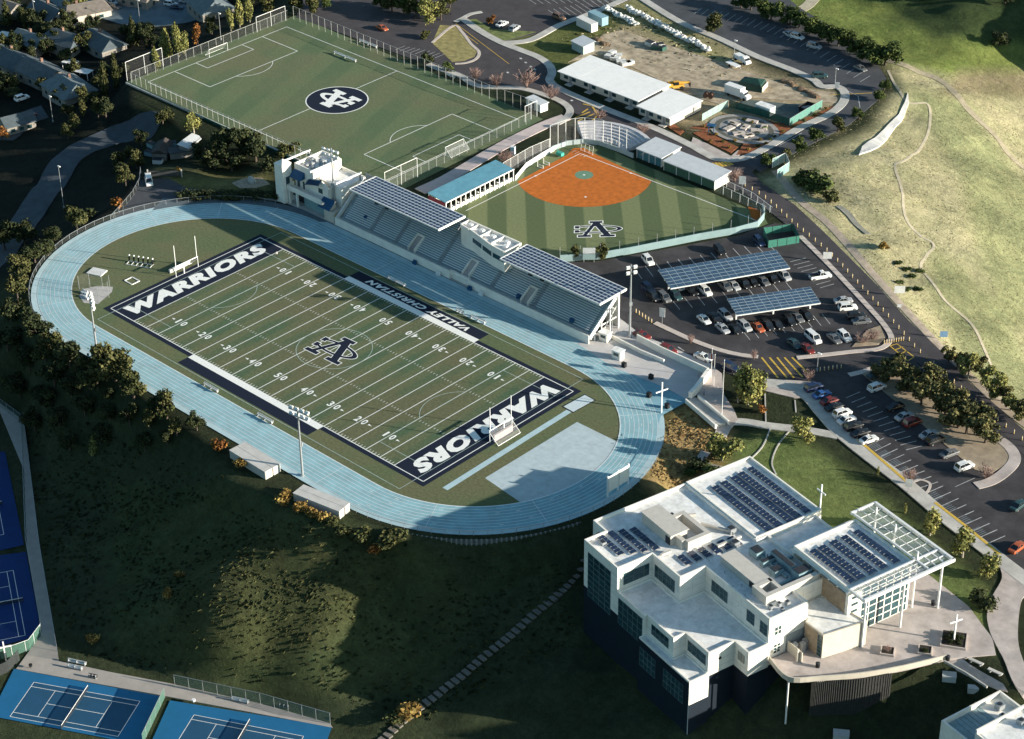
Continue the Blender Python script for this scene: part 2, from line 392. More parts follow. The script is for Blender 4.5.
# ------------------------------------------------------------------ materials for pitches
def turf(name, c1, c2, width=4.572, ang=0.0, off=0.0, var=0.25, blend=0.5, brown=None):
    m = bpy.data.materials.new(name); m.use_nodes = True; n = m.node_tree; b = n.nodes['Principled BSDF']
    b.inputs['Roughness'].default_value = 0.9; b.inputs['Specular IOR Level'].default_value = 0.15
    b.inputs['Sheen Weight'].default_value = 0.06; b.inputs['Sheen Roughness'].default_value = 0.6; b.inputs['Sheen Tint'].default_value = (1, .85, .6, 1)
    g = n.nodes.new('ShaderNodeNewGeometry')
    def node(t, **kw):
        x = n.nodes.new(t)
        for k, v in kw.items(): setattr(x, k, v)
        return x
    def math_(op, a, bb=None):
        x = node('ShaderNodeMath', operation=op)
        for i, q in enumerate((a, bb)):
            if q is None: continue
            if isinstance(q, (int, float)): x.inputs[i].default_value = q
            else: n.links.new(q, x.inputs[i])
        return x.outputs[0]
    dp = node('ShaderNodeVectorMath', operation='DOT_PRODUCT'); n.links.new(g.outputs['Position'], dp.inputs[0]); dp.inputs[1].default_value = (math.cos(ang), math.sin(ang), 0)
    u = math_('DIVIDE', math_('ADD', dp.outputs['Value'], off + 1000 * width * 2), width * 2)
    fr = math_('FRACT', u)
    sq = node('ShaderNodeMapRange'); n.links.new(math_('PINGPONG', fr, 0.5), sq.inputs[0]); sq.inputs[1].default_value = .22; sq.inputs[2].default_value = .28
    z = node('ShaderNodeTexNoise'); z.inputs['Scale'].default_value = 0.09; z.inputs['Detail'].default_value = 7; z.inputs['Roughness'].default_value = .7
    n.links.new(g.outputs['Position'], z.inputs['Vector'])
    z2 = node('ShaderNodeTexNoise'); z2.inputs['Scale'].default_value = 1.6; z2.inputs['Detail'].default_value = 4; n.links.new(g.outputs['Position'], z2.inputs['Vector'])
    fac = math_('ADD', math_('MULTIPLY', sq.outputs[0], blend), math_('MULTIPLY', z.outputs['Fac'], 1 - blend))
    r = node('ShaderNodeMapRange'); n.links.new(fac, r.inputs[0]); r.inputs[1].default_value = .2; r.inputs[2].default_value = .8
    mx = node('ShaderNodeMix', data_type='RGBA'); n.links.new(r.outputs[0], mx.inputs['Factor']); mx.inputs['A'].default_value = (*c1, 1); mx.inputs['B'].default_value = (*c2, 1)
    out = mx.outputs['Result']
    if brown:
        z3 = node('ShaderNodeTexNoise'); z3.inputs['Scale'].default_value = 0.045; z3.inputs['Detail'].default_value = 5; n.links.new(g.outputs['Position'], z3.inputs['Vector'])
        r3 = node('ShaderNodeMapRange'); n.links.new(z3.outputs['Fac'], r3.inputs[0]); r3.inputs[1].default_value = .42; r3.inputs[2].default_value = .62
        m3 = node('ShaderNodeMix', data_type='RGBA'); n.links.new(r3.outputs[0], m3.inputs['Factor']); n.links.new(out, m3.inputs['A']); m3.inputs['B'].default_value = (*brown, 1); out = m3.outputs['Result']
    r2 = node('ShaderNodeMapRange'); n.links.new(z2.outputs['Fac'], r2.inputs[0]); r2.inputs[1].default_value = .3; r2.inputs[2].default_value = .7; r2.inputs[3].default_value = 1 - var; r2.inputs[4].default_value = 1 + var
    m2 = node('ShaderNodeMix', data_type='RGBA', blend_type='MULTIPLY'); m2.inputs['Factor'].default_value = 1; n.links.new(out, m2.inputs['A']); n.links.new(r2.outputs[0], m2.inputs['B'])
    n.links.new(m2.outputs['Result'], b.inputs['Base Color'])
    MATS[name] = m; return m
M_FOOT = turf('football_turf', (0.038,0.088,0.046), (0.088,0.110,0.053), 4.572, 0, 0, .28, .40, (0.092,0.098,0.050))
M_INF = turf('infield_turf', (0.060,0.100,0.046), (0.092,0.115,0.052), 19, 0, 5, .25, .08, (0.100,0.106,0.052))
M_SOC = turf('soccer_turf', (0.045,0.098,0.046), (0.085,0.128,0.060), 7, .35, 3, .25, .35, (0.092,0.110,0.056))
M_BASE = turf('softball_turf', (0.060,0.095,0.040), (0.135,0.165,0.075), 5.1, R_(44), 1.5, .15, .85)
M_TRACK = mat('track_rubber', (0.125,0.310,0.365), .75, .20, .30, spec=.25, sheen=.28)
M_TRACK2 = mat('track_rubber_dark', (0.09,0.27,0.35), .75, .15, .3, spec=.25, sheen=.25)
M_APRON = mat('apron_rubber', (0.30,0.44,0.48), .8, .12, .3, sheen=.2)
M_WHITE = mat('white_line_paint', (0.78,0.78,0.74), .7, .08, 2)
M_THIN = mat('pale_line_paint', (0.42,0.52,0.48), .7, .2, 2)
M_NAVY = mat('navy_turf', (0.003,0.008,0.024), .9, .25, 2)
M_CONC = mat('concrete', (0.44,0.42,0.385), .9, .22, .3, detail=8)
M_CONC2 = mat('concrete_warm', (0.43,0.375,0.345), .9, .25, .25, detail=8)
M_CLAY = mat('orange_clay', (0.46,0.125,0.016), .95, .24, .7, detail=9)
M_CYAN = mat('soccer_line_blue', (0.10,0.32,0.42), .8, .15, 2)
M_STEEL = mat('painted_steel_white', (0.72,0.72,0.70), .45, .06, 3, spec=.5)
M_GALV = mat('galvanised_steel', (0.42,0.44,0.45), .45, .1, 3, metal=.6)
M_DARK = mat('dark_grey_metal', (0.03,0.033,0.038), .6, .2, 2)
M_BLACK = mat('black_rubber', (0.012,0.012,0.014), .7, .2, 3)

def stadium(r, z, cL=-50.0, cR=48.0, n=40, y0=0.0):
    p = [(cR + r*math.cos(-PI/2 + PI*i/n), y0 + r*math.sin(-PI/2 + PI*i/n), z) for i in range(n+1)]
    p += [(cL + r*math.cos(PI/2 + PI*i/n), y0 + r*math.sin(PI/2 + PI*i/n), z) for i in range(n+1)]
    return p
def annulus(mb, r0, r1, z, m=0):
    a, b = stadium(r0, z), stadium(r1, z); k = len(a); o = len(mb.v); mb.v += a + b
    for i in range(k):
        j = (i+1) % k; mb.f.append([o+i, o+k+i, o+k+j, o+j]); mb.m.append(m)
def flat(mb, poly, z, m=0):
    vs = [(x, y, z) for x, y in poly]; o = len(mb.v); mb.v += vs
    for t in tessellate_polygon([[Vector(v) for v in vs]]):
        a, b, c = (Vector(vs[i]) for i in t)
        t = list(t) if (b-a).cross(c-a).z > 0 else list(t)[::-1]
        mb.f.append([o+i for i in t]); mb.m.append(m)
def rect(mb, x0, x1, y0, y1, z, m=0):
    x0, x1 = min(x0,x1), max(x0,x1); y0, y1 = min(y0,y1), max(y0,y1)
    mb.quad([(x0,y0,z),(x1,y0,z),(x1,y1,z),(x0,y1,z)], m)
def seg(mb, p, q, w, z, m=0):
    p, q = Vector(p[:2]), Vector(q[:2]); d = (q-p).normalized(); nn = Vector((-d.y, d.x)) * w/2
    mb.quad([(*(p-nn), z), (*(q-nn), z), (*(q+nn), z), (*(p+nn), z)], m)
def arc(mb, c, r, a0, a1, w, z, m=0, n=40):
    for i in range(n):
        s, t = a0 + (a1-a0)*i/n, a0 + (a1-a0)*(i+1)/n
        mb.quad([(c[0]+(r-w/2)*math.cos(s), c[1]+(r-w/2)*math.sin(s), z), (c[0]+(r+w/2)*math.cos(s), c[1]+(r+w/2)*math.sin(s), z),
                 (c[0]+(r+w/2)*math.cos(t), c[1]+(r+w/2)*math.sin(t), z), (c[0]+(r-w/2)*math.cos(t), c[1]+(r-w/2)*math.sin(t), z)], m)
_TX = {}
def text_tris(s, offset=0.0, shear=0.0, spacing=1.0):
    key = (s, offset, shear, spacing)
    if key in _TX: return _TX[key]
    c = bpy.data.curves.new('lettering_curve', 'FONT'); c.body = s; c.size = 1; c.offset = offset; c.shear = shear; c.space_character = spacing; c.resolution_u = 3
    o = bpy.data.objects.new('lettering_curve', c); COL.objects.link(o)
    dg = bpy.context.evaluated_depsgraph_get(); dg.update()
    m = bpy.data.meshes.new_from_object(o.evaluated_get(dg))
    V = np.array([v.co[:2] for v in m.vertices]) if len(m.vertices) else np.zeros((0, 2)); F = [tuple(p.vertices) for p in m.polygons]
    bpy.data.objects.remove(o); bpy.data.curves.remove(c); bpy.data.meshes.remove(m)
    lo, hi = V.min(0), V.max(0); V = (V - (lo + hi) / 2) / (hi - lo)
    _TX[key] = (V, F); return V, F
def text(mb, s, c, ex, ey, L, Hh, z, m=0, offset=0.02, shear=0.0, spacing=1.0, up=None):
    """letters s filling L x Hh round point c; ex reading direction, ey up direction (2-D), laid flat at height z - or on a wall when up given"""
    V, F = text_tris(s, offset, shear, spacing)
    if up is None: vs = [(c[0] + ex[0]*v[0]*L + ey[0]*v[1]*Hh, c[1] + ex[1]*v[0]*L + ey[1]*v[1]*Hh, z) for v in V]
    else: vs = [(c[0] + ex[0]*v[0]*L, c[1] + ex[1]*v[0]*L, z + v[1]*Hh) for v in V]
    mb.add(vs, F, m)
def vc_logo(mb, c, ex, ey, S, z, m, fat=0.0, ca=.64, cb=.21):
    """interlocking V and C monogram: a slab-serif V over a flat wide C"""
    ex = Vector(ex).normalized(); ey = Vector(ey).normalized(); c = Vector(c[:2])
    P = lambda a, b: tuple(c + ex*a*S + ey*b*S)
    zz_ = [z]
    def st(a, b, w):
        a, b = Vector(a), Vector(b); d = (b-a).normalized(); nn = Vector((-d.y, d.x)) * (w/2 + fat); e = d * fat
        zz_[0] += .0007; flat(mb, [P(*(a-nn-e)), P(*(b-nn+e)), P(*(b+nn+e)), P(*(a+nn-e))], zz_[0], m)
    st((-.36,.42), (0,-.42), .19); st((.36,.42), (.02,-.42), .11)
    st((-.58,.44), (-.14,.44), .12); st((.16,.44), (.56,.44), .12); st((-.2,-.45), (.2,-.45), .12)
    a0, a1, k = R_(38), R_(322), 36
    for i in range(k):
        s, t = a0 + (a1-a0)*i/k, a0 + (a1-a0)*(i+1)/k
        th = lambda q: .065 + .05 * max(0, -math.cos(q))
        pt = lambda q, sg: P((ca + sg*(th(q)*.6+fat))*math.cos(q), (cb + sg*(.032+fat))*math.sin(q))
        flat(mb, [pt(s,-1), pt(s,1), pt(t,1), pt(t,-1)], z, m)
    for sy in (1, -1):
        st((ca*.80, sy*cb*.28), (ca*.80, sy*cb*1.0), .13)

# ------------------------------------------------------------------ running track and football field
fi = MB(); flat(fi, [p[:2] for p in stadium(32.2, 0)], 0.0)
struct(fi.build('football_field', [M_INF]), 'green artificial turf football field inside the pale blue track', 'football field')
tr = MB(); annulus(tr, 32, 40.5, 0.045); struct(tr.build('running_track', [M_TRACK]), 'pale blue running track round the football field', 'running track')
ln = MB()
for i in range(9): annulus(ln, 32 + i*1.05 - (.06 if i else .14), 32 + i*1.05 + (.06 if i else .14), 0.052)
for px, py in ():
    pass
for x, y0, y1 in ((-49.5,32,40.5), (-20,32,40.5), (45,32,40.5), (51,32,41), (38,-32,-41), (-30,-32,-41), (10,32,40.5)): rect(ln, x-.06, x+.06, y0, y1, 0.056)
for a in (20, 48, 70, -62, -25):
    q = R_(a); seg(ln, (48+32*math.cos(q), 32*math.sin(q)), (48+41*math.cos(q), 41*math.sin(q)), .12, .056)
    q = R_(180-a); seg(ln, (-50+32*math.cos(q), 32*math.sin(q)), (-50+41*math.cos(q), 41*math.sin(q)), .12, .056)
for k in range(60):
    a = rnd.uniform(-PI/2, PI/2); r = 32 + 1.05*(rnd.randint(0,7)+.5); sx = rnd.choice((-1,1)); cx = 48 if sx > 0 else -50
    p = Vector((cx + sx*r*math.cos(a), r*math.sin(a))); d = Vector((-math.sin(a)*sx, math.cos(a))); seg(ln, p-d*.5, p+d*.5, .16, .056)
struct(ln.build('lane_lines', [mat('lane_paint',(0.58,0.63,0.63),.7,.15,1)]))
# blue sprint run-out and the apron outside the far bend
def flatobj(name, pts_px, m, z, label=None, curve=False):
    mb = MB(); P = PL(pts_px); P = smooth(P, 5, True) if curve else P; flat(mb, P, z); return struct(mb.build(name, [m]), label)
mb = MB(); flat(mb, PL([(557,339),(585,352),(612,367),(652,381),(664,388),(690,400),(661,416),(656,430),(640,400),(600,365)]), .03); struct(mb.build('sprint_run_out', [M_TRACK2]))
mb = MB(); annulus(mb, 40.3, 42.0, .02); struct(mb.build('track_apron', [M_APRON]))
mb = MB(); flat(mb, PL([(150,213),(163,198),(205,199),(262,200),(300,208),(330,222),(310,222),(255,205.5),(200,205)]), .026); struct(mb.build('apron_road', [mat('apron_asphalt', (0.10,0.13,0.15), .9)]))
# D-zone high-jump pad, long jump runway and pit, near the right-hand bend
mb = MB(); flat(mb, PL([(485,478),(577,422),(620,443),(612,462),(596,486),(570,499),(520,502)]), .012); struct(mb.build('high_jump_apron', [mat('d_zone_rubber', (0.31,0.40,0.43), .85, .14, .5, sheen=.25)]), 'pale grey blue jumping apron inside the right-hand bend of the track')
mb = MB(); seg(mb, at(445,489), at(569,411), 1.5, .014); struct(mb.build('long_jump_runway', [M_APRON]), 'narrow pale blue long jump runway beside the far end zone')
mb = MB(); c0 = at(579,403.5); rz = math.atan2(at(571,408).y-at(591,397).y, at(571,408).x-at(591,397).x)
mb.obox((c0.x, c0.y, .02), (7.4, 3.6, .06), rz, 1); mb.obox((c0.x, c0.y, .035), (6.9, 3.1, .06), rz, 0)
tag(mb.build('sand_pit', [mat('pale_sand', (0.50,0.58,0.60), .95, .1, 3), M_BLACK]), 'pale blue covered sand pit at the end of the long jump runway', 'sand pit')
yd = .9144; hw = 26.667*yd; ge = 50*yd; ee = 60*yd
nv = MB(); z = .016
mb = MB(); rect(mb, -50*yd, 50*yd, -hw, hw, .010); struct(mb.build('playing_field', [M_FOOT]))
for s in (-1, 1):
    rect(nv, s*ge, s*(ee+1.35), -hw-1.35, hw+1.35, z)
    rect(nv, -ge, -25*yd, s*hw, s*(hw+1.35), z); rect(nv, 25*yd, ge, s*hw, s*(hw+1.35), z)
rect(nv, -25*yd, 25*yd, -hw-4.9, -hw-1.8, z); rect(nv, -25*yd, 25*yd, hw+1.8, hw+5.2, z)
struct(nv.build('navy_border', [M_NAVY]), 'navy end zones and border of the football field')
wl = MB(); z = .022; W = .22
for s in (-1, 1):
    rect(wl, s*ee-W/2, s*ee+W/2, -hw, hw, z); rect(wl, -ee, ee, s*hw-W/2, s*hw+W/2, z)
    rect(wl, -25*yd, 25*yd, s*(hw+W/2), s*(hw+1.8), z)
for i in range(-10, 11):
    x = i*5*yd; rect(wl, x-.10, x+.10, -hw+W/2, hw-W/2, z)
for i in range(-50, 51):
    x = i*yd
    if i % 5:
        for s in (-1, 1):
            rect(wl, x-.06, x+.06, s*(hw-.15), s*(hw-.9), z+.001)
            yh = 8.9*yd; rect(wl, x-.05, x+.05, s*yh-.32, s*yh+.32, z+.001)
lines = struct(wl.build('yard_lines', [M_WHITE]), 'white yard lines, hash marks and sideline boxes of the football field')
nm = MB()
for i in range(-4, 5):
    v = 50 - abs(i)*10
    for s in (-1, 1):
        x, y = i*10*yd, s*(-hw + 7.4)
        ex, ey = (s*1, 0), (0, s*1)
        for k, dg_ in enumerate(str(v)):
            text(nm, dg_, (x + s*(-1.05 if k == 0 else 1.05)*1.0, y), ex, ey, .55 if dg_ == '1' else 1.15, 2.1, .026, 0, .03)
        if i:
            d = 1 if i > 0 else -1
            bx = x + d*2.4; nm.quad([(bx, y-.1-.3, .026), (bx, y-.1+.3, .026), (bx + d*1.1, y-.1, .026)] if d < 0 else [(bx, y-.4, .026), (bx + d*1.1, y-.1, .026), (bx, y+.2, .026)])
struct(nm.build('yard_numbers', [M_WHITE]))
lt = MB()
text(lt, 'WARRIORS', (-50.35, -.1), (0,1), (-1,0), 44.6, 4.9, .024, 0, .062, .28, 1.14)
text(lt, 'WARRIORS', (50.2, 0), (0,-1), (1,0), 45, 4.9, .024, 0, .062, .28, 1.14)
struct(lt.build('end_zone_lettering', [M_WHITE]), 'large white lettering in both navy end zones')
lt = MB(); text(lt, 'VALLEY CHRISTIAN', (-.1, 27.7), (-1,0), (0,-1), 35.5, 1.9, .024, 0, .042, .3, 1.14)
struct(lt.build('sideline_lettering', [M_WHITE]), 'white lettering on the navy sideline box in front of the grandstand')
lg = MB(); vc_logo(lg, (.2,.2), (-1,-.04), (.03,-1), 9.9, .0262, 1, .022, .62, .22); vc_logo(lg, (.2,.2), (-1,-.04), (.03,-1), 9.9, .0352, 0, 0, .62, .22)
struct(lg.build('midfield_logo', [M_NAVY, M_WHITE]), 'navy interlocking monogram with white outline at midfield')
sk = MB(); z = .0242
for s in (-1, 1):
    seg(sk, (-53, s*29.8), (53, s*29.8), .12, z+.0012); seg(sk, (s*53, -29.8), (s*53, 29.8), .12, z)
arc(sk, (0,0), 9.15, 0, 2*PI, .12, z+.0008)
for s in (-1, 1):
    seg(sk, (s*53, -20.1), (s*36.6, -20.1), .11, z+.0008); seg(sk, (s*53, 20.1), (s*36.6, 20.1), .11, z+.0008); seg(sk, (s*36.6, -20.1), (s*36.6, 20.1), .11, z)
    arc(sk, (s*42, 0), 9.15, (PI if s > 0 else 0)-R_(53), (PI if s > 0 else 0)+R_(53), .11, z+.0008)
struct(sk.build('soccer_lines', [M_THIN]))

# ------------------------------------------------------------------ upper soccer pitch
mb = MB(); flat(mb, [(-158,61.5),(-46.5,62),(-48,126),(-158,129)], -.02); struct(mb.build('soccer_pitch', [M_SOC]), 'green artificial turf soccer pitch beyond the grandstand', 'soccer pitch')
X0, X1, Y0, Y1 = -153.2, -53.4, 65.6, 121.0; cxs, cys = (X0+X1)/2, (Y0+Y1)/2
mb = MB(); w_ = .22
for y in (Y0, Y1): seg(mb, (X0, y), (X1, y), w_, .0)
for x in (X0, X1, cxs): seg(mb, (x, Y0), (x, Y1), w_, .001)
for s, xe in ((1, X0), (-1, X1)):
    for d, hh in ((16.5, 17.5), (5.5, 9.2)):
        seg(mb, (xe + s*d, cys-hh), (xe + s*d, cys+hh), w_, .0); seg(mb, (xe, cys-hh), (xe + s*d, cys-hh), w_, .001); seg(mb, (xe, cys+hh), (xe + s*d, cys+hh), w_, .001)
    arc(mb, (xe + s*11, cys), 9.15, (0 if s > 0 else PI)-R_(53), (0 if s > 0 else PI)+R_(53), w_*.8, .001)
struct(mb.build('soccer_pitch_lines', [M_WHITE]))
lc = at(337,100); mb = MB()
flat(mb, [(lc.x + 9.3*math.cos(2*PI*i/48), lc.y + 9.3*math.sin(2*PI*i/48)) for i in range(48)], .006, 1)
flat(mb, [(lc.x + 8.95*math.cos(2*PI*i/48), lc.y + 8.95*math.sin(2*PI*i/48)) for i in range(48)], .012, 0)
vc_logo(mb, (lc.x, lc.y), (1,.0), (0,1), 9.6, .018, 1, .02, .62, .21)
struct(mb.build('soccer_pitch_logo', [M_NAVY, M_WHITE]), 'navy disc with white interlocking monogram at the centre of the soccer pitch')
# ------------------------------------------------------------------ softball diamond
HX, HY = -25.4, 116.6
fence_px = [(560,262),(600,259),(630,254),(665,247),(700,240),(735,234),(757,228),(764,219),(762,210)]
corner = at(478,203)
mb = MB(); flat(mb, [(-32.5,112),(-31,120),(-24,124.5),(-10,123.2),(16,122.8),(34.6,122),(38.5,119)] + [tuple(at(a,b)[:2]) for a, b in fence_px[:-2]][::-1] + [(4,58.5),(-28,58.5),(-28,90)], .0)
struct(mb.build('softball_field', [M_BASE]), 'mown striped softball outfield beyond the grandstand', 'softball field')
mb = MB(); pc = Vector((-15.9, 107.6)); rr = 18.6
pts = [(HX-.6, HY-22)] 
ang0, ang1 = None, None
pp = []
for i in range(0, 61):
    a = R_(-180 + 4.5*i); q = pc + Vector((math.cos(a), math.sin(a)))*rr
    if q.x >= HX-1.6 and q.y <= HY+1.6: pp.append(tuple(q))
flat(mb, pp + [(HX+2.5, HY+2.6), (HX-1.5, HY+3.4), (HX-3.6, HY+1.2), (HX-2.2, HY-3)], .012)
flat(mb, PL([(748,207),(757,209),(764,215),(758,224),(752,219)]), .012)
struct(mb.build('clay_infield', [M_CLAY]), 'bright orange clay infield of the softball diamond')
mb = MB(); flat(mb, [(pc.x + 2.55*math.cos(2*PI*i/32), pc.y + 2.55*math.sin(2*PI*i/32)) for i in range(32)], .02); struct(mb.build('pitching_circle', [mat('circle_turf', (0.13,0.24,0.16), .9)]))
mb = MB(); seg(mb, (HX, HY), (HX, 71), .22, .026); seg(mb, (HX, HY), (36.5, 118.4), .22, .026)
for c in ((HX+1.6, HY-.2), (HX-1.6, HY-.2)):
    for dx in (-.6, .6): seg(mb, (c[0]+dx, c[1]-.9), (c[0]+dx, c[1]+.9), .1, .027)
for c in ((-7,98.2), (HX, HY-18.3), (HX+18.3, HY+.4), (pc.x, pc.y)): rect(mb, c[0]-.3, c[0]+.3, c[1]-.3, c[1]+.3, .03)
struct(mb.build('foul_lines', [M_WHITE]))
mb = MB(); lcb = at(596,229)
vc_logo(mb, (lcb.x, lcb.y), (-.71,-.70), (.66,-.75), 8.4, .006, 1, .032, .74, .21); vc_logo(mb, (lcb.x, lcb.y), (-.71,-.70), (.66,-.75), 8.4, .014, 0, 0, .74, .21)
struct(mb.build('outfield_logo', [M_NAVY, M_WHITE]), 'navy interlocking monogram painted on the softball outfield')
# ------------------------------------------------------------------ asphalt, walks, kerbs, courts
M_ASPH = mat('asphalt', (0.046,0.043,0.046), .9, .4, .16, bump=.01)
M_ASPH2 = mat('asphalt_blue_grey', (0.058,0.062,0.070), .9, .22, .2)
M_ROAD = mat('road_asphalt', (0.056,0.050,0.054), .9, .2, .25)
M_YEL = mat('yellow_paint', (0.55,0.36,0.06), .7, .15, 2)
M_KERB = mat('kerb_concrete', (0.50,0.43,0.38), .9, .12, .6)
M_MULCH = mat('bark_mulch', (0.22,0.075,0.03), .95, .45, 1.2)
M_DIRT = mat('bare_dirt', (0.30,0.24,0.17), .95, .25, .4)
M_DRYG = mat('dry_grass', (0.26,0.22,0.09), .95, .35, .6)
M_LAWN = mat('lawn_grass', (0.11,0.14,0.045), .95, .3, .5, col2=(0.15,0.17,0.06))
def asph(name, px, label=None, m=None, off=.02): return sheet(name, px, m or M_ASPH, off, label, 6.0)
asph('parking_lot', [(505,262),(560,263),(600,261),(660,250),(735,236),(760,228),(775,223),(800,226),(812,236),(832,262),(862,296),(893,338),(920,366),(950,388),(990,420),(1010,440),(1060,480),(1120,560),(1120,640),(1040,590),(1000,552),(945,512),(905,480),(868,450),(838,422),(808,390),(762,381),(730,374),(712,368),(640,335),(600,320)], 'dark asphalt car park beside the softball field')
asph('north_road', [(296,17),(440,69),(479,86),(520,88),(545,95),(572,112),(600,125),(640,133),(700,172),(735,190),(765,187),(752,172),(760,164),(742,160),(717,160),(690,146),(654,129),(603,109),(562,91),(549,81),(551,67),(538,58),(500,42),(560,28),(640,-4),(620,-50),(320,-40)], 'asphalt road and car park behind the soccer pitch', M_ROAD)
asph('upper_car_park', [(640,-4),(690,25),(757,57),(790,70),(816,81),(838,87),(845,94),(842,104),(828,115),(800,128),(768,147),(742,160),(760,172),(800,150),(850,124),(880,98),(886,78),(868,48),(800,8),(740,-40),(620,-50)], 'wide asphalt road and car park curving past the dirt yard', M_ASPH2, .026)
asph('hill_road', [(735,186),(759,203),(798,234),(829,267),(860,298),(891,339),(914,360),(948,385),(988,417),(1008,438),(1030,462),(1110,540),(1130,500),(1024,430),(999,408),(971,384),(940,350),(907,319),(879,287),(851,259),(823,231),(795,205),(765,185)], 'two lane asphalt road running down beside the golden hill', M_ROAD, .034)
asph('track_service_road', [(111,222),(124,207),(136,192),(141,180),(168,178),(186,188),(262,196),(275,203),(205,204),(150,213)], 'asphalt service yard behind the left bend of the track', M_ASPH2, .016)
strip('residential_street', [(158,128),(140,130),(115,137),(88,146),(66,160),(50,185),(25,222),(0,258),(-30,300)], 9.0, mat('street_asphalt', (0.055,0.068,0.080), .9, .2, .3), .12, 'blue grey residential street curving down on the far left')
strip('cul_de_sac', [(60,-20),(110,2),(165,12),(200,4)], 22, mat('cul_de_sac_asphalt',(0.115,0.155,0.175),.9,.2,.3), .10, 'residential cul-de-sac at the top left')
strip('driveway', [(0,140),(25,120),(45,112)], 9, MATS['street_asphalt'], .12)
# footpaths / kerbs: raised walks
def walk(name, px, w, m=None, off=.10, label=None, curve=True): return strip(name, px, w, m or M_CONC, off, label, curve, cell=3.0)
walk('footpath', [(455,22),(463,18),(471,14),(482,12)], 1.6)
walk('footpath', [(463,19),(480,31),(500,42),(520,50),(538,57),(549,65),(552,73),(550,81),(562,90),(603,108),(654,128),(690,145),(706,154),(718,159),(741,159),(768,147),(800,128),(828,115),(842,104),(845,94),(838,87),(822,86.5),(814,80),(792,70),(757,56.5),(720,39),(680,22),(641,-2)], 2.6, None, .14, 'pale concrete footpath looping round the portable classrooms and the dirt yard')
walk('footpath', [(500,43),(530,40),(560,25),(600,10),(640,-8)], 2.6)
walk('footpath', [(428,64),(440,69),(459,75),(479,86),(518,88),(542,94),(562,102),(570,110),(566,118),(556,124)], 2.2)
walk('footpath', [(566,117),(540,127),(500,147),(470,165),(444,180),(420,191)], 4.2, mat('pink_concrete', (0.50,0.42,0.40), .9, .1, .4), .06, 'pinkish concrete path between the soccer pitch and the long blue roof')
walk('kerb', [(432,43),(453,26),(462,32),(471,44),(479,52),(476,59),(466,63),(455,64)], 1.0, M_KERB)
sheet('planted_island', [(432,43),(440,25),(453,26),(462,32),(470,44),(477,52),(474,57),(464,61),(452,62)], M_DRYG, .05)
sheet('grass_verge', [(466,20),(476,19),(492,29),(536,32),(508,40),(500,41)], M_LAWN, .08)
# islands of the lower car park
walk('kerb', [(655,323),(674,332),(694,341),(719,350),(740,355),(758,357)], 1.5, M_KERB, .15, 'tan kerbed median between the road and the car park')
walk('kerb', [(797,358),(825,355),(851,352),(879,349),(890,341),(890,334),(880,320),(860,298),(830,266),(800,236)], 1.4, M_KERB, .15, 'pale kerb between the car park and the hill road')
sheet('planting_bed', [(852,347),(878,345),(885,338),(880,326),(868,330)], M_DIRT, .17)
walk('kerb', [(849,375),(862,372),(874,368),(884,367)], 1.6, M_KERB)
walk('kerb', [(985,432),(1003,442),(1013,452),(1014,462),(1003,474),(990,482),(976,486)], 2.6, M_CONC2, .15, 'rounded concrete kerb end of the tree-planted car park island')
sheet('planting_bed', [(862,374),(880,368),(905,368),(945,392),(985,428),(1008,448),(1010,462),(990,474),(975,470),(945,445),(900,405)], M_DIRT, .10)
walk('kerb', [(908,487),(918,480),(930,484),(925,494),(912,494)], .6, M_KERB)
walk('footpath', [(763,383),(790,386),(808,396),(822,412),(840,432),(868,455),(905,483),(945,517),(985,548),(1008,566),(1040,590)], 3.6, None, .13, 'concrete footpath along the lower car park and lawn')
walk('yellow_kerb', [(858,440),(880,459),(909,484)], .7, M_YEL, .16); walk('yellow_kerb', [(935,503),(965,526),(1000,555)], .7, M_YEL, .16)
sheet('entry_paving', [(733,374),(762,379),(800,381),(820,383),(812,398),(794,398),(765,391),(745,383)], M_CONC2, .11)
walk('footpath', [(728,422),(745,422),(770,426),(805,430),(838,436)], 2.6)
sheet('stair_plaza', [(698,372),(712,366),(722,374),(724,395),(734,410),(738,420),(730,430),(724,442),(711,445),(716,430),(714,420),(704,406),(697,398)], M_CONC2, .12, 'concrete landing beside the flagpoles')
walk('footpath', [(706,452),(701,460),(708,466),(722,470)], 2.2, M_CONC2, .12)
strip('mow_edge', [(770,429),(762,447),(747,462)], .3, M_CONC, .03); strip('mow_edge', [(790,430),(778,445),(772,462),(776,474)], .3, M_CONC, .03)
strip('mow_edge', [(765,392),(766,424)], .3, M_CONC, .03); strip('mow_edge', [(795,400),(796,412)], .3, M_CONC, .03)
sheet('curved_walkway', [(1000,560),(1030,578),(1030,592),(1021,602),(1018,640),(1026,668),(1040,700),(1022,694),(1012,680),(1004,660),(996,645),(990,632),(987,614),(992,597),(1002,578)], M_CONC2, .10, 'curving concrete walkway right of the plaza', curve=True)
# stand apron
sheet('stand_apron', [(578,344),(598,332),(617,316),(640,334),(711,364),(709,378),(693,395),(686,399),(664,387),(612,367)], mat('apron_concrete', (0.47,0.45,0.44), .9, .1, .3), .05, 'pale concrete apron between the stand and the sprint run-out')
mb = MB()
flat(mb, [(-62,42.3),(-62,47.5),(45,47.5),(45,42.0)], .03); flat(mb, PL([(262,199),(285,203),(312,213),(330,222),(345,216),(320,196),(290,195)]), .036)
struct(mb.build('stand_paving', [M_CONC]))
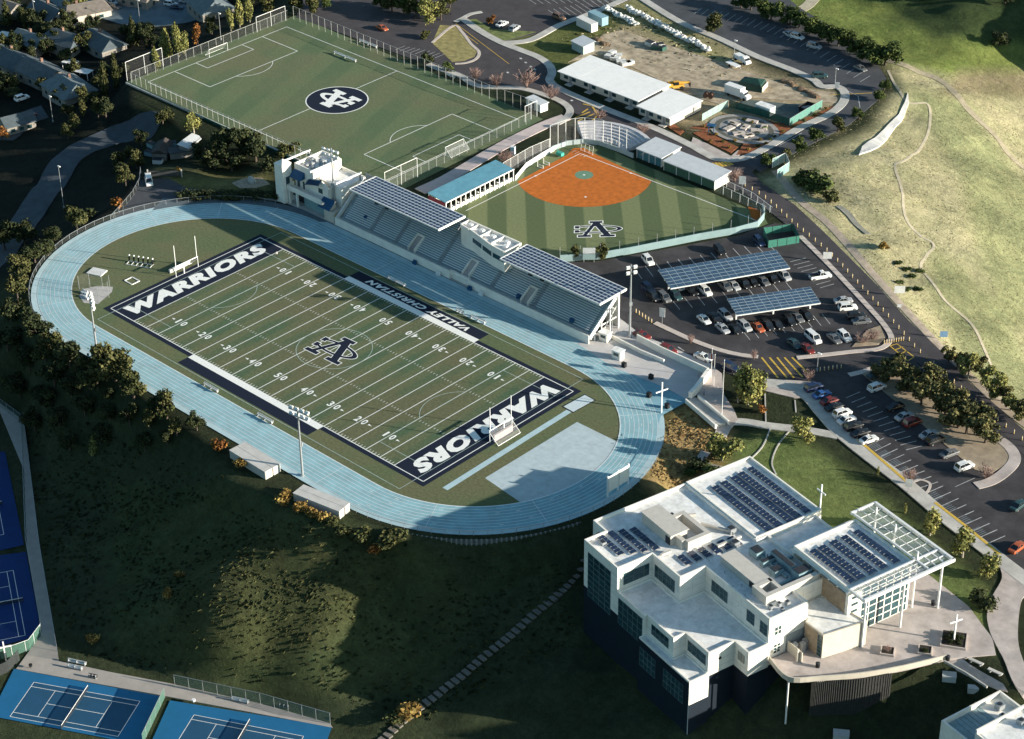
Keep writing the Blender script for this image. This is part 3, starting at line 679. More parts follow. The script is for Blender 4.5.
# painted markings
mk = MB(); zz = .045
def ml(p, q, w=.22, m=0, z=zz): seg(mk, at(*p), at(*q), w, z, m)
for a, b_ in (((761.6,357.5),(778,378)),((769.5,357.5),(787,378)),((777,357.5),(794,378)),((784.4,357.5),(802.5,377)),((792,357.5),(809,374))): ml(a, b_, .45, 1)
for a, b_ in (((890,346),(908,361)),((897,344),(914,357)),((890,346),(897,344)),((895,350),(903,347)),((900,354),(907,351)),((908,361),(914,357))): ml(a, b_, .3, 1, .05)
# stalls by the outfield wall
for i in range(13):
    t = i/12; ml((634+t*132, 268-t*26), (642+t*134, 279-t*27), .18)
for i in range(9):
    t = i/8; ml((790+t*30, 262+t*26), (806+t*28, 258+t*26), .16)
for i in range(12):
    t = i/11; ml((846+t*60, 398+t*52), (860+t*62, 392+t*54), .16)
for i in range(9):
    t = i/8; a = (868+t*52, 446+t*42); b_ = (884+t*54, 438+t*44); ml(a, b_, .2)
for i in range(9):
    t = i/8; a = (925+t*62, 494+t*50); b_ = (943+t*62, 486+t*50); ml(a, b_, .2)
for k in range(5):
    for j in range(5):
        t = (k*1.7 + j*.22)/9; ml((868+t*52, 446+t*42), (876+t*53, 442+t*43), .10, 2)
for k in range(4):
    for j in range(5):
        t = (k*2.1 + j*.25 + .3)/9; ml((925+t*62, 494+t*50), (934+t*62, 490+t*50), .10, 2)
for i in range(10):
    t = i/9; ml((672+t*112, 300-t*20), (680+t*112, 310-t*20), .16); ml((742+t*80, 330-t*16), (750+t*80, 340-t*16), .16)
for a, b_ in (((662,341),(667,345)),((678,347),(684,351)),((700,356),(706,360)),((735,352),(742,354)),((664,325),(672,330))): ml(a, b_, .3)
for a, b_ in (((939,348),(941,350)),((955,487),(975,478))): ml(a, b_, .16)
# upper car park and north road
for i in range(26):
    t = i/25; ml((702+t*168, 8+t*68 - 12*math.sin(PI*t)), (694+t*166, 14+t*68 - 12*math.sin(PI*t)), .16)
for i in range(12):
    t = i/11; ml((520+t*80, -6-t*2), (536+t*80, 4-t*2), .16); ml((560+t*60, 18-t*12), (548+t*60, 10-t*12), .16)
ml((455.7,23.5),(480,42),.2,1); ml((480,42),(509,64),.2,1); ml((452,25),(478,44),.2,1)
ml((830,95),(872,93),.3,1); ml((838,86),(858,96),.2); ml((858,96),(860,108),.2); ml((780,145),(802,133),.2)
for p in ((520,58),(525,62),(530,66),(534,69),(507,72),(571,100)): ml(p, (p[0]+1.5, p[1]+1.2), .7)
# bend of yellow kerb by the softball backstop
for a, b_ in (((575,118),(590,112)),((578,121),(594,114)),((582,113),(588,109)),((588,125),(598,115)),((598,115),(592,106)),((592,106),(583,104))): ml(a, b_, .5, 1, .06)
for i in range(6): ml((712+i*3.2, 163-i*.2), (717+i*3.2, 168-i*.6), .7, 1, .06)
for i in range(9):
    t = i/8; ml((395+t*40, 50+t*8), (405+t*40, 46+t*8), .16)
for i in range(40):
    t = i/39
struct(mk.build('painted_markings', [mat('worn_white_paint',(0.42,0.42,0.41),.8,.35,.8), M_YEL, mat('faded_blue_paint',(0.22,0.27,0.30),.8,.3,.8)]), 'painted stall lines, arrows and crossing stripes on the asphalt')
# garden beds by the portables
M_YARD = mat('yard_dirt', (0.27,0.215,0.145), .95, .35, .35, col2=(0.40,0.33,0.235), detail=9)
sheet('yard_ground', [(568,62),(585,52),(603,34),(622,30),(640,36),(690,52),(722,62),(765,78),(800,88),(834,92),(840,103),(800,101),(745,97),(726,106),(702,99),(668,84),(620,61),(598,54)], M_YARD, -.03, 'bare tan dirt of the yard behind the portable classrooms', curve=False)
sheet('mulch_bed', [(690,128),(706,124),(720,118),(728,120),(726,128),(706,130)], M_MULCH, .03); sheet('mulch_bed', [(693,133),(704,130),(738,147),(731,153),(712,144)], M_MULCH, .03)
sheet('mulch_bed', [(736,155),(744,143),(766,139),(770,146),(752,153)], M_MULCH, .03); sheet('mulch_bed', [(722,114),(745,116),(790,125),(835,105),(838,108),(775,141),(768,137),(760,127),(745,120)], M_MULCH, .03)
sheet('mulch_bed', [(655,118),(662,116),(684,131),(680,135)], M_MULCH, .03)
for k, (cx_, cy_, r_, c_) in enumerate(((744,129,8.6,(0.30,0.285,0.27)),(744,129,7.3,(0.10,0.10,0.085)),(744,129,6.0,(0.27,0.26,0.25)),(744,129,4.2,(0.09,0.10,0.09)),(744,129,2.2,(0.28,0.27,0.26)))):
    q = at(cx_, cy_); mb = MB(); flat(mb, [(q.x + r_*1.25*math.cos(2*PI*i/36), q.y + r_*math.sin(2*PI*i/36)) for i in range(36)], .04 + k*.008)
    struct(mb.build('garden_ring_path', [mat('garden_ring_%d' % k, c_, .95, .2, 1)]))
sheet('garden_paving', [(690,146),(693,137),(708,144),(731,156),(738,150),(742,153),(735,159),(717,160)], M_CONC2, .025)
# hill trails, drain and pale slab
M_TRAIL = mat('worn_trail', (0.42,0.37,0.27), .95, .15, .5)
strip('hill_trail', [(888,70),(905,100),(928,104),(930,122),(925,140),(905,160),(895,165),(902,190),(905,215),(920,235),(934,245),(925,258),(922,270),(945,300),(970,322),(985,350),(996,375),(1000,400)], 0.75, M_TRAIL, -.05, 'narrow worn trail winding down the golden hill')
strip('hill_track', [(885,60),(915,70),(940,80),(965,105),(990,130),(1010,155),(1030,172)], 2.2, mat('track_dirt', (0.30,0.26,0.18),   .95, .2, .5), -.04, 'old dirt track crossing the hill')
strip('dirt_lane', [(795,12),(808,5),(820,-10)], 4, M_TRAIL, -.03)
strip('hill_verge', [(775,170),(800,200),(830,225),(870,270),(920,325),(990,395),(1040,435)], 2.2, mat('verge_dirt', (0.38,0.31,0.24), .95, .2, .5), -.05)
sheet('concrete_swale', [(907.8,93),(909,103),(901,122),(879,147),(859,155),(862,147),(884,130),(898,116),(905,102)], mat('pale_concrete_slab', (0.62,0.60,0.56), .9, .1, .4), .25, 'pale concrete slab set into the golden hillside', z=None, cell=2.0)
strip('drain_channel', [(838,206),(850,216),(868,234)], 1.8, mat('drain_grey', (0.17,0.17,0.15), .8), .12, 'grey drain channel on the hillside above the road', curve=False)
# tennis courts
M_CBL = mat('court_cyan', (0.008,0.115,0.25), .85, .06, .3); M_CIN = mat('court_blue', (0.012,0.070,0.14), .85, .08, .3); M_CNV = mat('court_navy', (0.005,0.030,0.130), .85, .08, .3)
Z = PADZ
def court(name, outer, tl, trr, br, bl, mo, mi, label):
    mb = MB(); flat(mb, PL(outer, Z), Z + .05)
    o = struct(mb.build(name, [mo]), label)
    P = [Vector(at(*q, Z)[:2]) for q in (tl, trr, br, bl)]
    c = sum(P, Vector((0,0))) / 4; ex = ((P[1]-P[0]) + (P[2]-P[3])).normalized(); ey = Vector((-ex.y, ex.x))
    if ey.dot(P[0]-P[3]) < 0: ey = -ey
    W = lambda a, b_: tuple(c + ex*a + ey*b_)
    mb = MB(); flat(mb, [W(-11.88,-5.48), W(11.88,-5.48), W(11.88,5.48), W(-11.88,5.48)], Z + .058)
    for a in (-5.48,-4.11,4.11,5.48): seg(mb, W(-11.88,a), W(11.88,a), .11, Z+.066, 1)
    for a in (-11.88,11.88): seg(mb, W(a,-5.48), W(a,5.48), .13, Z+.070, 1)
    for a in (-6.4,6.4): seg(mb, W(a,-4.11), W(a,4.11), .11, Z+.070, 1)
    seg(mb, W(-6.4,0), W(6.4,0), .11, Z+.074, 1)
    struct(mb.build('court_lines', [mi, M_WHITE]))
    ang = math.atan2(ey.y, ey.x); return c, ang
COURTS = []
COURTS.append(court('tennis_court', [(14,669),(164,697),(142,745),(-10,716)], (33.4,682.7), (138.8,702), (118.3,735.9), (11.6,716.6), M_CBL, M_CIN, 'bright blue tennis court at the lower left'))
COURTS.append(court('tennis_court', [(170,700.5),(332,727),(320,760),(150,745)], (196,716), (303,737), (282,772), (172,750), M_CBL, M_CIN, 'bright blue tennis court at the bottom edge of the picture'))
COURTS.append(court('tennis_court', [(-40,450),(5,452),(24,545),(-40,560)], (5,540),(-6,476),(-56,481),(-45,545), M_CNV, M_CNV, 'dark blue tennis court at the left edge'))
COURTS.append(court('tennis_court', [(-60,563),(26,552),(41,632),(39,636),(-60,662)], (24.4,637.7),(13.4,573),(-37,578),(-26,643), M_CNV, M_CNV, 'navy tennis court above the white cross'))
sheet('court_path', [(22,661),(30,650),(42,634),(27,549),(24,470),(0,412),(0,405),(24,422),(40,549),(59,661),(110,672),(172,684),(262,704),(330,724),(333,728),(165,696),(16,669)], mat('court_path_concrete', (0.34,0.31,0.28), .9, .1, .4), .04, 'pale concrete path along the tennis courts', cell=0, z=Z)
bpy.data.objects['court_path'].data.transform(Matrix.Translation((0,0,0)))
# ------------------------------------------------------------------ building helpers and materials
M_STUC = mat('white_stucco', (0.80,0.76,0.68), .85, .09, .35)
M_STUCW = mat('cream_stucco', (0.55,0.50,0.42), .85, .06, .6)
M_ROOFW = mat('white_membrane_roof', (0.70,0.695,0.67), .8, .22, .7, detail=10)
M_GLASS = mat('dark_window_glass', (0.022,0.060,0.070), .08, .3, .5, spec=.8)
M_PANEL = mat('solar_cell_blue', (0.020,0.036,0.075), .18, .35, .5, spec=.6)
M_FRAME = mat('panel_frame_grey', (0.44,0.49,0.53), .5, .06, 1)
M_AWN = mat('blue_awning', (0.012,0.075,0.17), .7, .1, 1)
M_ALU = mat('aluminium_bleacher', (0.84,0.88,0.87), .5, .06, 1, spec=.5)
M_RISER = mat('bleacher_riser', (0.34,0.40,0.41), .8, .1, 1)  # darker grey of the deck under the benches
M_TEAL = mat('teal_wall', (0.20,0.32,0.34), .8, .1, 1)
M_TURQ = mat('turquoise_roof', (0.10,0.26,0.34), .6, .14, .5)
M_GREYR = mat('grey_metal_roof', (0.55,0.57,0.58), .55, .08, .6)
def mk_screen(name, col, alpha):
    m = mat(name, col, .9, .15, 2); n = m.node_tree; b = n.nodes['Principled BSDF']; b.inputs['Alpha'].default_value = alpha; return m
M_LINK = mk_screen('chain_link', (0.20,0.22,0.22), .08)
M_NET = mk_screen('white_net', (0.6,0.6,0.6), .14)
M_WSCR = mk_screen('green_windscreen', (0.012,0.075,0.060), .93)

def solar(mb, P0, ex, ey, nx_, ny_, w, h, gap, m=1, z=None, skip=()):
    """grid of solar panels on the plane P0 + ex*i + ey*j"""
    for i in range(nx_):
        for j in range(ny_):
            if (i, j) in skip: continue
            a = P0 + ex*(i*(w+gap)) + ey*(j*(h+gap))
            mb.quad([a, a + ex*w, a + ex*w + ey*h, a + ey*h], m)
# ------------------------------------------------------------------ grandstand
GS = thing('grandstand', 'long aluminium grandstand with stepped bench rows facing the football field', 'grandstand', (0, 48, 0))
def gs(mb, name, mats, parent=GS):
    mb.v = [(x, y-48, z) for x, y, z in mb.v] if parent is GS else mb.v
    return mb.build(name, mats, parent)
NR, GX0, GX1 = 21, -45.0, 43.3
gy = lambda i: 43.6 + i*.465
gz = lambda i: 1.55 + i*.372
vom = [(-18.2, .95), (1.2, .95), (21.3, .95)]
mb = MB()
for i in range(NR):
    mb.box(GX0, GX1, gy(i)+.02, gy(i+1)+.02, 0.4 if i < 2 else gz(i)-.9, gz(i), 1)
gs(mb, 'deck', [M_ALU, M_RISER])
aisles = [-44.2, -33.5, -24.2, -8.4, 10.0, 24.0, 42.6]
ax = sorted(aisles)
for a, b_ in zip(ax, ax[1:]):
    mb = MB()
    for i in range(1, NR):
        spans = [(a+.75, b_-.75)]
        for vx, vw in vom:
            if i < 8:
                ns = []
                for p, q in spans:
                    if p < vx-vw-.3 < q: ns += [(p, vx-vw-.3)]
                    if p < vx+vw+.3 < q: ns += [(vx+vw+.3, q)]
                    if not (p < vx-vw-.3 < q or p < vx+vw+.3 < q): ns.append((p, q))
                spans = ns
        for p, q in spans: mb.box(p, q, gy(i)+.05, gy(i)+.41, gz(i)+.36, gz(i)+.41)
    gs(mb, 'bench_section', [M_ALU])
for a in ax[1:-1]:
    mb = MB()
    for i in range(NR): mb.box(a-.6, a+.6, gy(i)-.1, gy(i)+.14, gz(i)-.1, gz(i)+.1)
    mb.tube((a, gy(0), gz(0)+1), (a, gy(NR-1), gz(NR-1)+1), .04)
    gs(mb, 'aisle_steps', [M_GALV])
mb = MB()
segs = [GX0-.5, vom[0][0]-12, vom[0][0]-2, vom[0][0]+6, vom[1][0]-2.2, vom[1][0]+2, vom[2][0]-3, vom[2][0]+3, GX1+.4]
mb.box(GX0-.5, -3.2, 42.25, 42.45, 0, 2.3); mb.box(3.6, GX1+.4, 42.25, 42.45, 0, 2.3)
mb.box(-3.2, 3.6, 42.9, 43.1, 0, 2.3); mb.box(-3.3,-3.1,42.3,43.1,0,2.3); mb.box(3.5,3.7,42.3,43.1,0,2.3)
mb.box(GX0-.5, GX1+.4, 42.4, 43.7, 1.3, 1.5, 0)
mb.box(GX0-.5, GX1+.4, 53.3, 53.5, 0, 9.6)
gs(mb, 'front_wall', [M_STUC])
for xa, xb in ((-44.5,-6.5),(13.0,43.0)):
    mb = MB(); mb.box(xa, xb, 53.0, 53.1, 9.6, 11.6); gs(mb, 'shade_screen', [M_GALV])  # unseen screen, added so the stand's shadow covers the track
for vx, vw in vom:
    mb = MB()
    for s in (-1, 1):
        xa, xb = vx+s*(vw+.05), vx+s*(vw+.35); sd_ = [(43.6,1.0),(47.3,1.0),(47.3,5.1),(43.6,2.7)]
        mb.add([(xa,y,z) for y,z in sd_]+[(xb,y,z) for y,z in sd_], [(0,1,2,3),(7,6,5,4),(0,4,5,1),(1,5,6,2),(2,6,7,3),(3,7,4,0)], 0)
    mb.box(vx-vw-.35, vx+vw+.35, 47.3, 47.5, 1.0, 5.1)
    mb.add([(vx-vw,43.7,1.9),(vx+vw,43.7,1.9),(vx+vw,47.2,4.55),(vx-vw,47.2,4.55)], [(0,1,2,3)], 2)
    gs(mb, 'vomitory', [M_STUC, M_RISER, M_CONC2])
mb = MB()
for i in range(46): x = GX0 + i*(GX1-GX0)/45; mb.tube((x,42.35,2.3),(x,42.35,3.0),.03,0,4)
mb.tube((GX0,42.35,3.0),(GX1,42.35,3.0),.035); mb.tube((GX0,42.35,2.65),(GX1,42.35,2.65),.025)
for i in range(30): x = GX0 + i*(GX1-GX0)/29; mb.tube((x,53.2,gz(20)),(x,53.2,gz(20)+1.2),.03,0,4)
mb.tube((GX0,53.2,gz(20)+1.2),(GX1,53.2,gz(20)+1.2),.04)
gs(mb, 'railing', [M_GALV])
mb = MB()
for x in (GX1+.35,):
    mb.bar((x,42.6,1.5),(x,53.3,9.7),.3,1.1); mb.bar((x,44.5,0),(x,44.5,2.5),.3,.3)
    for y in (46.5, 49.6, 52.6): mb.tube((x+.4,y,0),(x+.4,y,1.5+(y-42.6)*.76),.16,0,8)
    mb.bar((x,46.5,3.2),(x,52.6,3.2),.2,.3); mb.bar((x,46.5,0.2),(x,52.6,6.5),.12,.15)
gs(mb, 'end_frame', [M_STEEL]); mb = MB()
for x in (-45.3,): mb.bar((x,42.6,1.5),(x,53.3,9.7),.3,1.1)
gs(mb, 'end_frame', [M_STEEL])
for x in range(-40, 44, 12):
    mb = MB(); mb.box(x-.25, x+.25, 52.4, 52.9, 0, 9.0); gs(mb, 'support_column', [M_STEEL])
for (x, y, z) in ((-37.6,46.2,2.9), (19,44.2,2.2), (36.5,44.3,2.4)):
    mb = MB(); mb.box(x-.5,x+.5,y-.4,y+.4,z,z+1.0); mb.box(x-.3,x+.3,y-.5,y-.4,z+.2,z+.8)
    tag(mb.build('equipment_box', [M_AWN]), 'small blue equipment box %s of the grandstand' % {-37.6:'on the lower rows at the press tower end', 19:'on the front walkway near the middle', 36.5:'on the front walkway at the car park end'}[x], 'box')
def canopy(x0, x1, y0, y1, label, xs):
    t = thing('solar_canopy', label, 'solar canopy', ((x0+x1)/2, (y0+y1)/2, 0), 0, 'solar canopies over the grandstand')
    lx, ly = x1-x0, y1-y0; z0, z1 = 11.9, 12.15
    mb = MB(); mb.box(-lx/2, lx/2, -ly/2, ly/2, 11.98, 12.08, 0)
    nx_, ny_ = int(round(lx/1.25)), 8; w_ = lx/nx_; h_ = ly/ny_
    for i in range(nx_):
        for j in range(ny_):
            x0, y0 = -lx/2+i*w_+.07, -ly/2+j*h_+.10; mb.quad([(x0,y0,12.1),(x0+w_-.14,y0,12.1),(x0+w_-.14,y0+h_-.34,12.1),(x0,y0+h_-.34,12.1)], 1)
    mb.build('panel_deck', [M_FRAME, M_PANEL], t)
    mb = MB()
    for s in (-1, 1): mb.box(-lx/2-.1, lx/2+.1, s*ly/2-.12, s*ly/2+.12, 11.75, 12.12); mb.box(s*lx/2-.15, s*lx/2+.15, -ly/2, ly/2, 11.6, 12.16)
    mb.build('edge_frame', [M_STEEL], t)
    for x in xs:
        mb = MB(); mb.bar((x-(x0+x1)/2, -ly/2+.2, 11.6), (x-(x0+x1)/2, ly/2-.2, 11.4), .3, .45); mb.build('beam', [M_STEEL], t)
    for x in xs:
        mb = MB(); mb.box(x-(x0+x1)/2-.2, x-(x0+x1)/2+.2, ly/2-.9, ly/2-.5, 9.0, 11.7); mb.build('post', [M_GALV], t)
    for k in (0.30, 0.42):
        mb = MB(); xx = -lx/2 + lx*k; mb.box(xx-.5, xx+.5, -ly/2+.1, -ly/2+.9, 11.0, 11.7); mb.bar((xx,-ly/2+.5,11.7),(xx,-ly/2+.5,11.9),.1,.1); mb.build('loudspeaker', [M_BLACK], t)
canopy(-40.2, -7.6, 43.3, 52.8, 'blue solar panel canopy over the tower end of the grandstand', [-38, -28, -18, -9])
canopy(14.2, 46.5, 42.9, 52.5, 'blue solar panel canopy over the car park end of the grandstand', [16, 26, 36, 44.5])
# press box
PB = thing('press_box', 'white press box with a dark window band between the two solar canopies', 'press box', (3.2, 49.8, 0))
mb = MB(); pts = [(-8.9,2.6),(-8.9,-.4),(-4.5,-.9),(0,-2.0),(4.5,-3.1),(9.0,-3.4),(9.0,2.6)]
mb.prism(pts, 6.0, 11.2, 0, 1)
for a, b_ in zip(pts, pts[1:] + pts[:1]): mb.bar((*a,11.5),(*b_,11.5),.35,.75)
for x in (-5.5, -1, 3.5): mb.bar((x,-1.8+(-.1*x),11.5),(x,2.4,11.5),.3,.7)
mb.build('wall', [M_STUC, M_ROOFW], PB)
mb = MB()
for (a, b_) in zip(pts[2:5], pts[3:6]):
    A, B = Vector((*a,0)), Vector((*b_,0)); d = (B-A).normalized(); nn = Vector((d.y,-d.x,0)); s = A + d*.25 + nn*.04; e = B - d*.25 + nn*.04
    mb.quad([s+Vector((0,0,8.6)), e+Vector((0,0,8.6)), e+Vector((0,0,9.9)), s+Vector((0,0,9.9))])
mb.build('window', [M_GLASS], PB)
for x, y in ((-7,1.2),(-2.8,1),(1.4,.6),(6,.8),(7.2,-1)):
    mb = MB(); mb.box(x-.6,x+.6,y-.5,y+.5,11.22,11.95); mb.tube((x+.5,y,11.9),(x+.5,y,12.5),.04); mb.build('rooftop_unit', [M_STEEL], PB)
# ------------------------------------------------------------------ white tower building at the left end of the stand
TB = thing('stadium_building', 'white stucco building with slim tower and blue awnings at the left end of the stand', 'building', (-58, 48, 0))
ox, oy = -58, 48
def tb(name, mats, fn, parent=TB):
    mb = MB(); fn(mb); mb.v = [(x-ox, y-oy, z) for x, y, z in mb.v]; return mb.build(name, mats, parent)
def roofbox(mb, x0, x1, y0, y1, z0, z1, par=.9, t=.3, m=0, mr=1):
    mb.box(x0, x1, y0, y1, z0, z1, m); mb.quad([(x0+t,y0+t,z1+.004),(x1-t,y0+t,z1+.004),(x1-t,y1-t,z1+.004),(x0+t,y1-t,z1+.004)], mr)
    mb.box(x0, x1, y0, y0+t, z1, z1+par, m); mb.box(x0, x1, y1-t, y1, z1, z1+par, m); mb.box(x0, x0+t, y0+t, y1-t, z1, z1+par, m); mb.box(x1-t, x1, y0+t, y1-t, z1, z1+par, m)
def f(mb):
    mb.box(-67.4,-64.2,41.2,44.4,0,11.2); mb.add([(-67.5,41.1,11.2),(-64.1,41.1,11.2),(-64.1,44.5,11.2),(-67.5,44.5,11.2),(-65.8,42.8,12.3)],[(0,1,4),(1,2,4),(2,3,4),(3,0,4)],0)
t_ = tb('stair_tower', [M_STUC], f)
def f(mb): mb.box(-64.19,-64.16,42.2,43.5,5.0,7.6)
mb = MB(); mb.box(-64.19-ox,-64.16-ox,42.2-oy,43.5-oy,5.0,7.6); mb.build('window', [M_GLASS], t_)
def f(mb):
    roofbox(mb, -63.6,-56.2,45.0,55.2,0,10.0,1.1,.3)
    roofbox(mb, -56.2,-46.6,46.2,55.2,0,8.0,.8,.3)
tb('wall', [M_STUC, M_ROOFW], f)
def f(mb):
    n_ = 10
    for i in range(n_):
        a, b_ = i/n_, (i+1)/n_
        x0, x1 = -57.8+7.6*a, -57.8+7.6*b_; z0, z1 = 7.2+2.2*math.sin(PI*(.1+.8*a)), 7.2+2.2*math.sin(PI*(.1+.8*b_)); y = 44.8
        mb.add([(x0,y,0 if a>.45 else 4.2),(x1,y,0 if a>.45 else 4.2),(x1,y,z1),(x0,y,z0),(x0,y+.4,z0),(x1,y+.4,z1)], [(0,1,2,3),(3,2,5,4)], 0)
    mb.box(-50.3,-50.1,44.8,46.3,0,8.0)
    mb.box(-57.8,-50.2,44.85,46.4,0,7.2)
tb('arched_facade', [M_STUC], f)
def f(mb):
    mb.add([(-63.9,45.0,9.4),(-59.6,45.0,9.4),(-59.6,43.2,7.6),(-63.9,43.2,7.6)], [(0,1,2,3)]); mb.add([(-63.9,45.0,9.3),(-59.6,45.0,9.3),(-59.6,43.2,7.5),(-63.9,43.2,7.5)], [(3,2,1,0)])
    mb.add([(-59.6,45.0,9.4),(-59.6,43.2,7.6),(-59.6,45,7.6)], [(0,1,2)])
tb('awning', [M_AWN], f)
def f(mb):
    n_ = 8
    for i in range(n_):
        a, b_ = i/n_, (i+1)/n_; x0, x1 = -58.6+5.8*a, -58.6+5.8*b_; z0, z1 = 7.0+1.9*a**.6, 7.0+1.9*b_**.6
        mb.add([(x0,45.0,z0+.7),(x1,45.0,z1+.7),(x1,43.6,z1-.5),(x0,43.6,z0-.5)], [(0,1,2,3),(3,2,1,0)])
tb('awning', [M_AWN], f)
def f(mb):
    mb.box(-64.2,-50.5,42.3,45.0,4.0,4.25,0); mb.box(-64.2,-50.5,42.3,42.5,4.25,5.4,0); mb.box(-64.4,-64.15,42.3,45.0,4.0,5.4)
tb('balcony', [M_STUC], f)
for x in (-63.5,-60.5):
    tb('balcony_column', [M_STUC], lambda mb: mb.box(x-.25,x+.25,42.4,42.9,0,4.0))
def f(mb): mb.box(-59.5,-50.6,44.1,44.3,0,3.9); mb.box(-63.5,-59.5,44.9,44.97,0.0,3.8,1)  # second box: dark sheet standing for the shade under the balcony
tb('ground_floor_wall', [M_TEAL, M_DARK], f)
for x0,x1,z0,z1,y in ((-54.2,-52.6,5.6,7.0,44.76),(-62.8,-61.8,4.4,6.6,44.97),(-60.6,-59.9,4.4,6.6,44.97)):
    tb('window', [M_GLASS], lambda mb: mb.box(x0,x1,y,y+.05,z0,z1))
def f(mb):
    mb.box(-50.0,-46.2,42.6,46.1,0,3.0,1)
    mb.add([(-52.2,44.8,5.2),(-47.6,44.8,5.2),(-47.6,42.3,3.2),(-52.2,42.3,3.2)], [(0,1,2,3)], 0); mb.add([(-47.6,44.8,5.2),(-47.6,42.3,3.2),(-47.6,44.8,3.2)], [(0,2,1)], 1)
    for k in range(3): mb.box(-46.19,-46.15,42.9+k*1.05,43.7+k*1.05,.9,2.6,2)
tb('kiosk', [M_AWN, M_STUCW, mat('kiosk_shutter',(0.55,0.42,0.22),.8)], f)
for x,y,s in ((-62,50,1.2),(-60.5,48.5,1.0),(-59,51,1.4),(-57.6,49.5,.9),(-61,47,.8),(-58.6,47,1.0)):
    def f(mb): mb.box(x-s*.6,x+s*.6,y-s*.5,y+s*.5,10.0,10.0+s); mb.cyl(x,y,10.0+s,10.15+s,s*.35,n=8)
    tb('rooftop_unit', [M_GALV], f)
# ------------------------------------------------------------------ long turquoise roof beside the softball field
BC = thing('batting_shed', 'long open shed with a turquoise roof between the soccer pitch and softball field', 'shed', (-31, 79, 0))
mb = MB(); mb.add([(-3.5,-13.2,4.2),(3.3,-13.2,3.7),(3.3,13.1,3.7),(-3.5,13.1,4.2),(-3.5,-13.2,4.0),(3.3,-13.2,3.5),(3.3,13.1,3.5),(-3.5,13.1,4.0)], [(0,1,2,3),(7,6,5,4),(0,4,5,1),(1,5,6,2),(2,6,7,3),(3,7,4,0)])
mb.build('roof', [M_TURQ], BC)
mb = MB(); mb.bar((3.4,-13.2,3.6),(3.4,13.1,3.6),.15,.3); mb.build('fascia', [M_STEEL], BC)
for i in range(15):
    mb = MB(); y = -13 + i*26/14; mb.box(3.1,3.3,y-.1,y+.1,0,3.5); mb.build('post', [M_STEEL], BC)
mb = MB(); mb.box(-3.4,-3.2,-13,13,0,3.9); mb.box(-3.3,3.0,-13.1,-12.9,0,3.4,1); mb.build('back_wall', [M_STUC, mat('maroon_panel',(0.16,0.03,0.05),.8)], BC)
mb = MB()
for i in range(30):
    y = -12.4 + i*.85; mb.box(1.4,2.0,y,y+.5,0,.5 + .5*((i*7) % 3 == 0)); 
mb.box(2.9,2.95,-13,13,0.0,1.1); mb.build('bench', [M_STEEL], BC)
# ------------------------------------------------------------------ white school building (lower right), local axes u, v turned -13.5 degrees
SA = R_(-13.5)
SB = thing('school_building', 'large white flat-roofed school building with rooftop solar panels and a glazed corner lobby', 'building', (100, 0, 0), SA)
_cs, _sn = math.cos(SA), math.sin(SA)
def UV(u, v, z=0.0): return Vector((100 + u*_cs - v*_sn, u*_sn + v*_cs, z))
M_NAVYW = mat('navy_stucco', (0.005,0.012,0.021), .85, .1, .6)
M_STONE = mat('brown_stone_cladding', (0.30,0.235,0.165), .9, .25, 1.2)
M_CREAM = mat('cream_wall', (0.50,0.455,0.38), .85, .06, .5)
M_MECH = mat('mechanical_beige', (0.50,0.47,0.42), .7, .08, .8)
M_DUCT = mat('blue_grey_duct', (0.20,0.30,0.33), .55, .15, .8)
M_MULL = mat('window_frame_white', (0.55,0.56,0.54), .5, .05, 1)
M_MULD = mat('window_frame_dark', (0.13,0.18,0.18), .5, .1, 1)
def blk(name, poly, z0, z1, mats, split=None, par=.7, parent=SB, roof=True, t=.35):
    """walls (navy below split), roof sheet and parapet as three parts"""
    mb = MB()
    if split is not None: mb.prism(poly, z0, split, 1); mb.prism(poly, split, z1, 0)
    else: mb.prism(poly, z0, z1, 0)
    o = mb.build(name, mats, parent)
    jb = MB(); zj = (z0 if split is None else split) + 1.4
    while zj < z1 - .5:
        for p, q in zip(poly, poly[1:] + poly[:1]):
            a, b_ = Vector(p), Vector(q); d = (b_-a)
            if d.length < 1.5: continue
            d.normalize(); nn = Vector((d.y, -d.x))*.004; a, b_ = a+nn+d*.02, b_+nn-d*.02
            jb.quad([(a.x,a.y,zj-.03),(b_.x,b_.y,zj-.03),(b_.x,b_.y,zj+.03),(a.x,a.y,zj+.03)])
            if abs(zj - ((z0 if split is None else split) + 1.4)) < .01:
                L_ = (b_-a).length; k_ = int(L_/3.2)
                for i in range(1, k_+1):
                    c_ = a + d*(L_*i/(k_+1)); jb.quad([(c_.x-d.x*.025,c_.y-d.y*.025,zj-1.3),(c_.x+d.x*.025,c_.y+d.y*.025,zj-1.3),(c_.x+d.x*.025,c_.y+d.y*.025,z1-.05),(c_.x-d.x*.025,c_.y-d.y*.025,z1-.05)])
        zj += 1.6
    if jb.f: jb.build('panel_joints', [mat('joint_grey', (0.42,0.40,0.36), .9, .1, 1)], parent)  # joints drawn as thin darker grey strips
    if roof:
        c = sum((Vector(p) for p in poly), Vector((0,0))) / len(poly)
        ins = inset(poly, t)
        mb = MB(); flat(mb, ins, z1 + .01); mb.build('roof_membrane', [M_ROOFW], parent)
        mb = MB()
        for i in range(len(poly)):
            j = (i+1) % len(poly); a, b_, c_, d_ = poly[i], poly[j], ins[j], ins[i]
            q = lambda p, z: (p[0], p[1], z)
            mb.add([q(a,z1),q(b_,z1),q(b_,z1+par),q(a,z1+par),q(d_,z1+par),q(c_,z1+par),q(d_,z1),q(c_,z1)], [(0,1,2,3),(3,2,5,4),(4,5,7,6)], 0)
        mb.build('parapet', [mats[0]], parent)
    return o
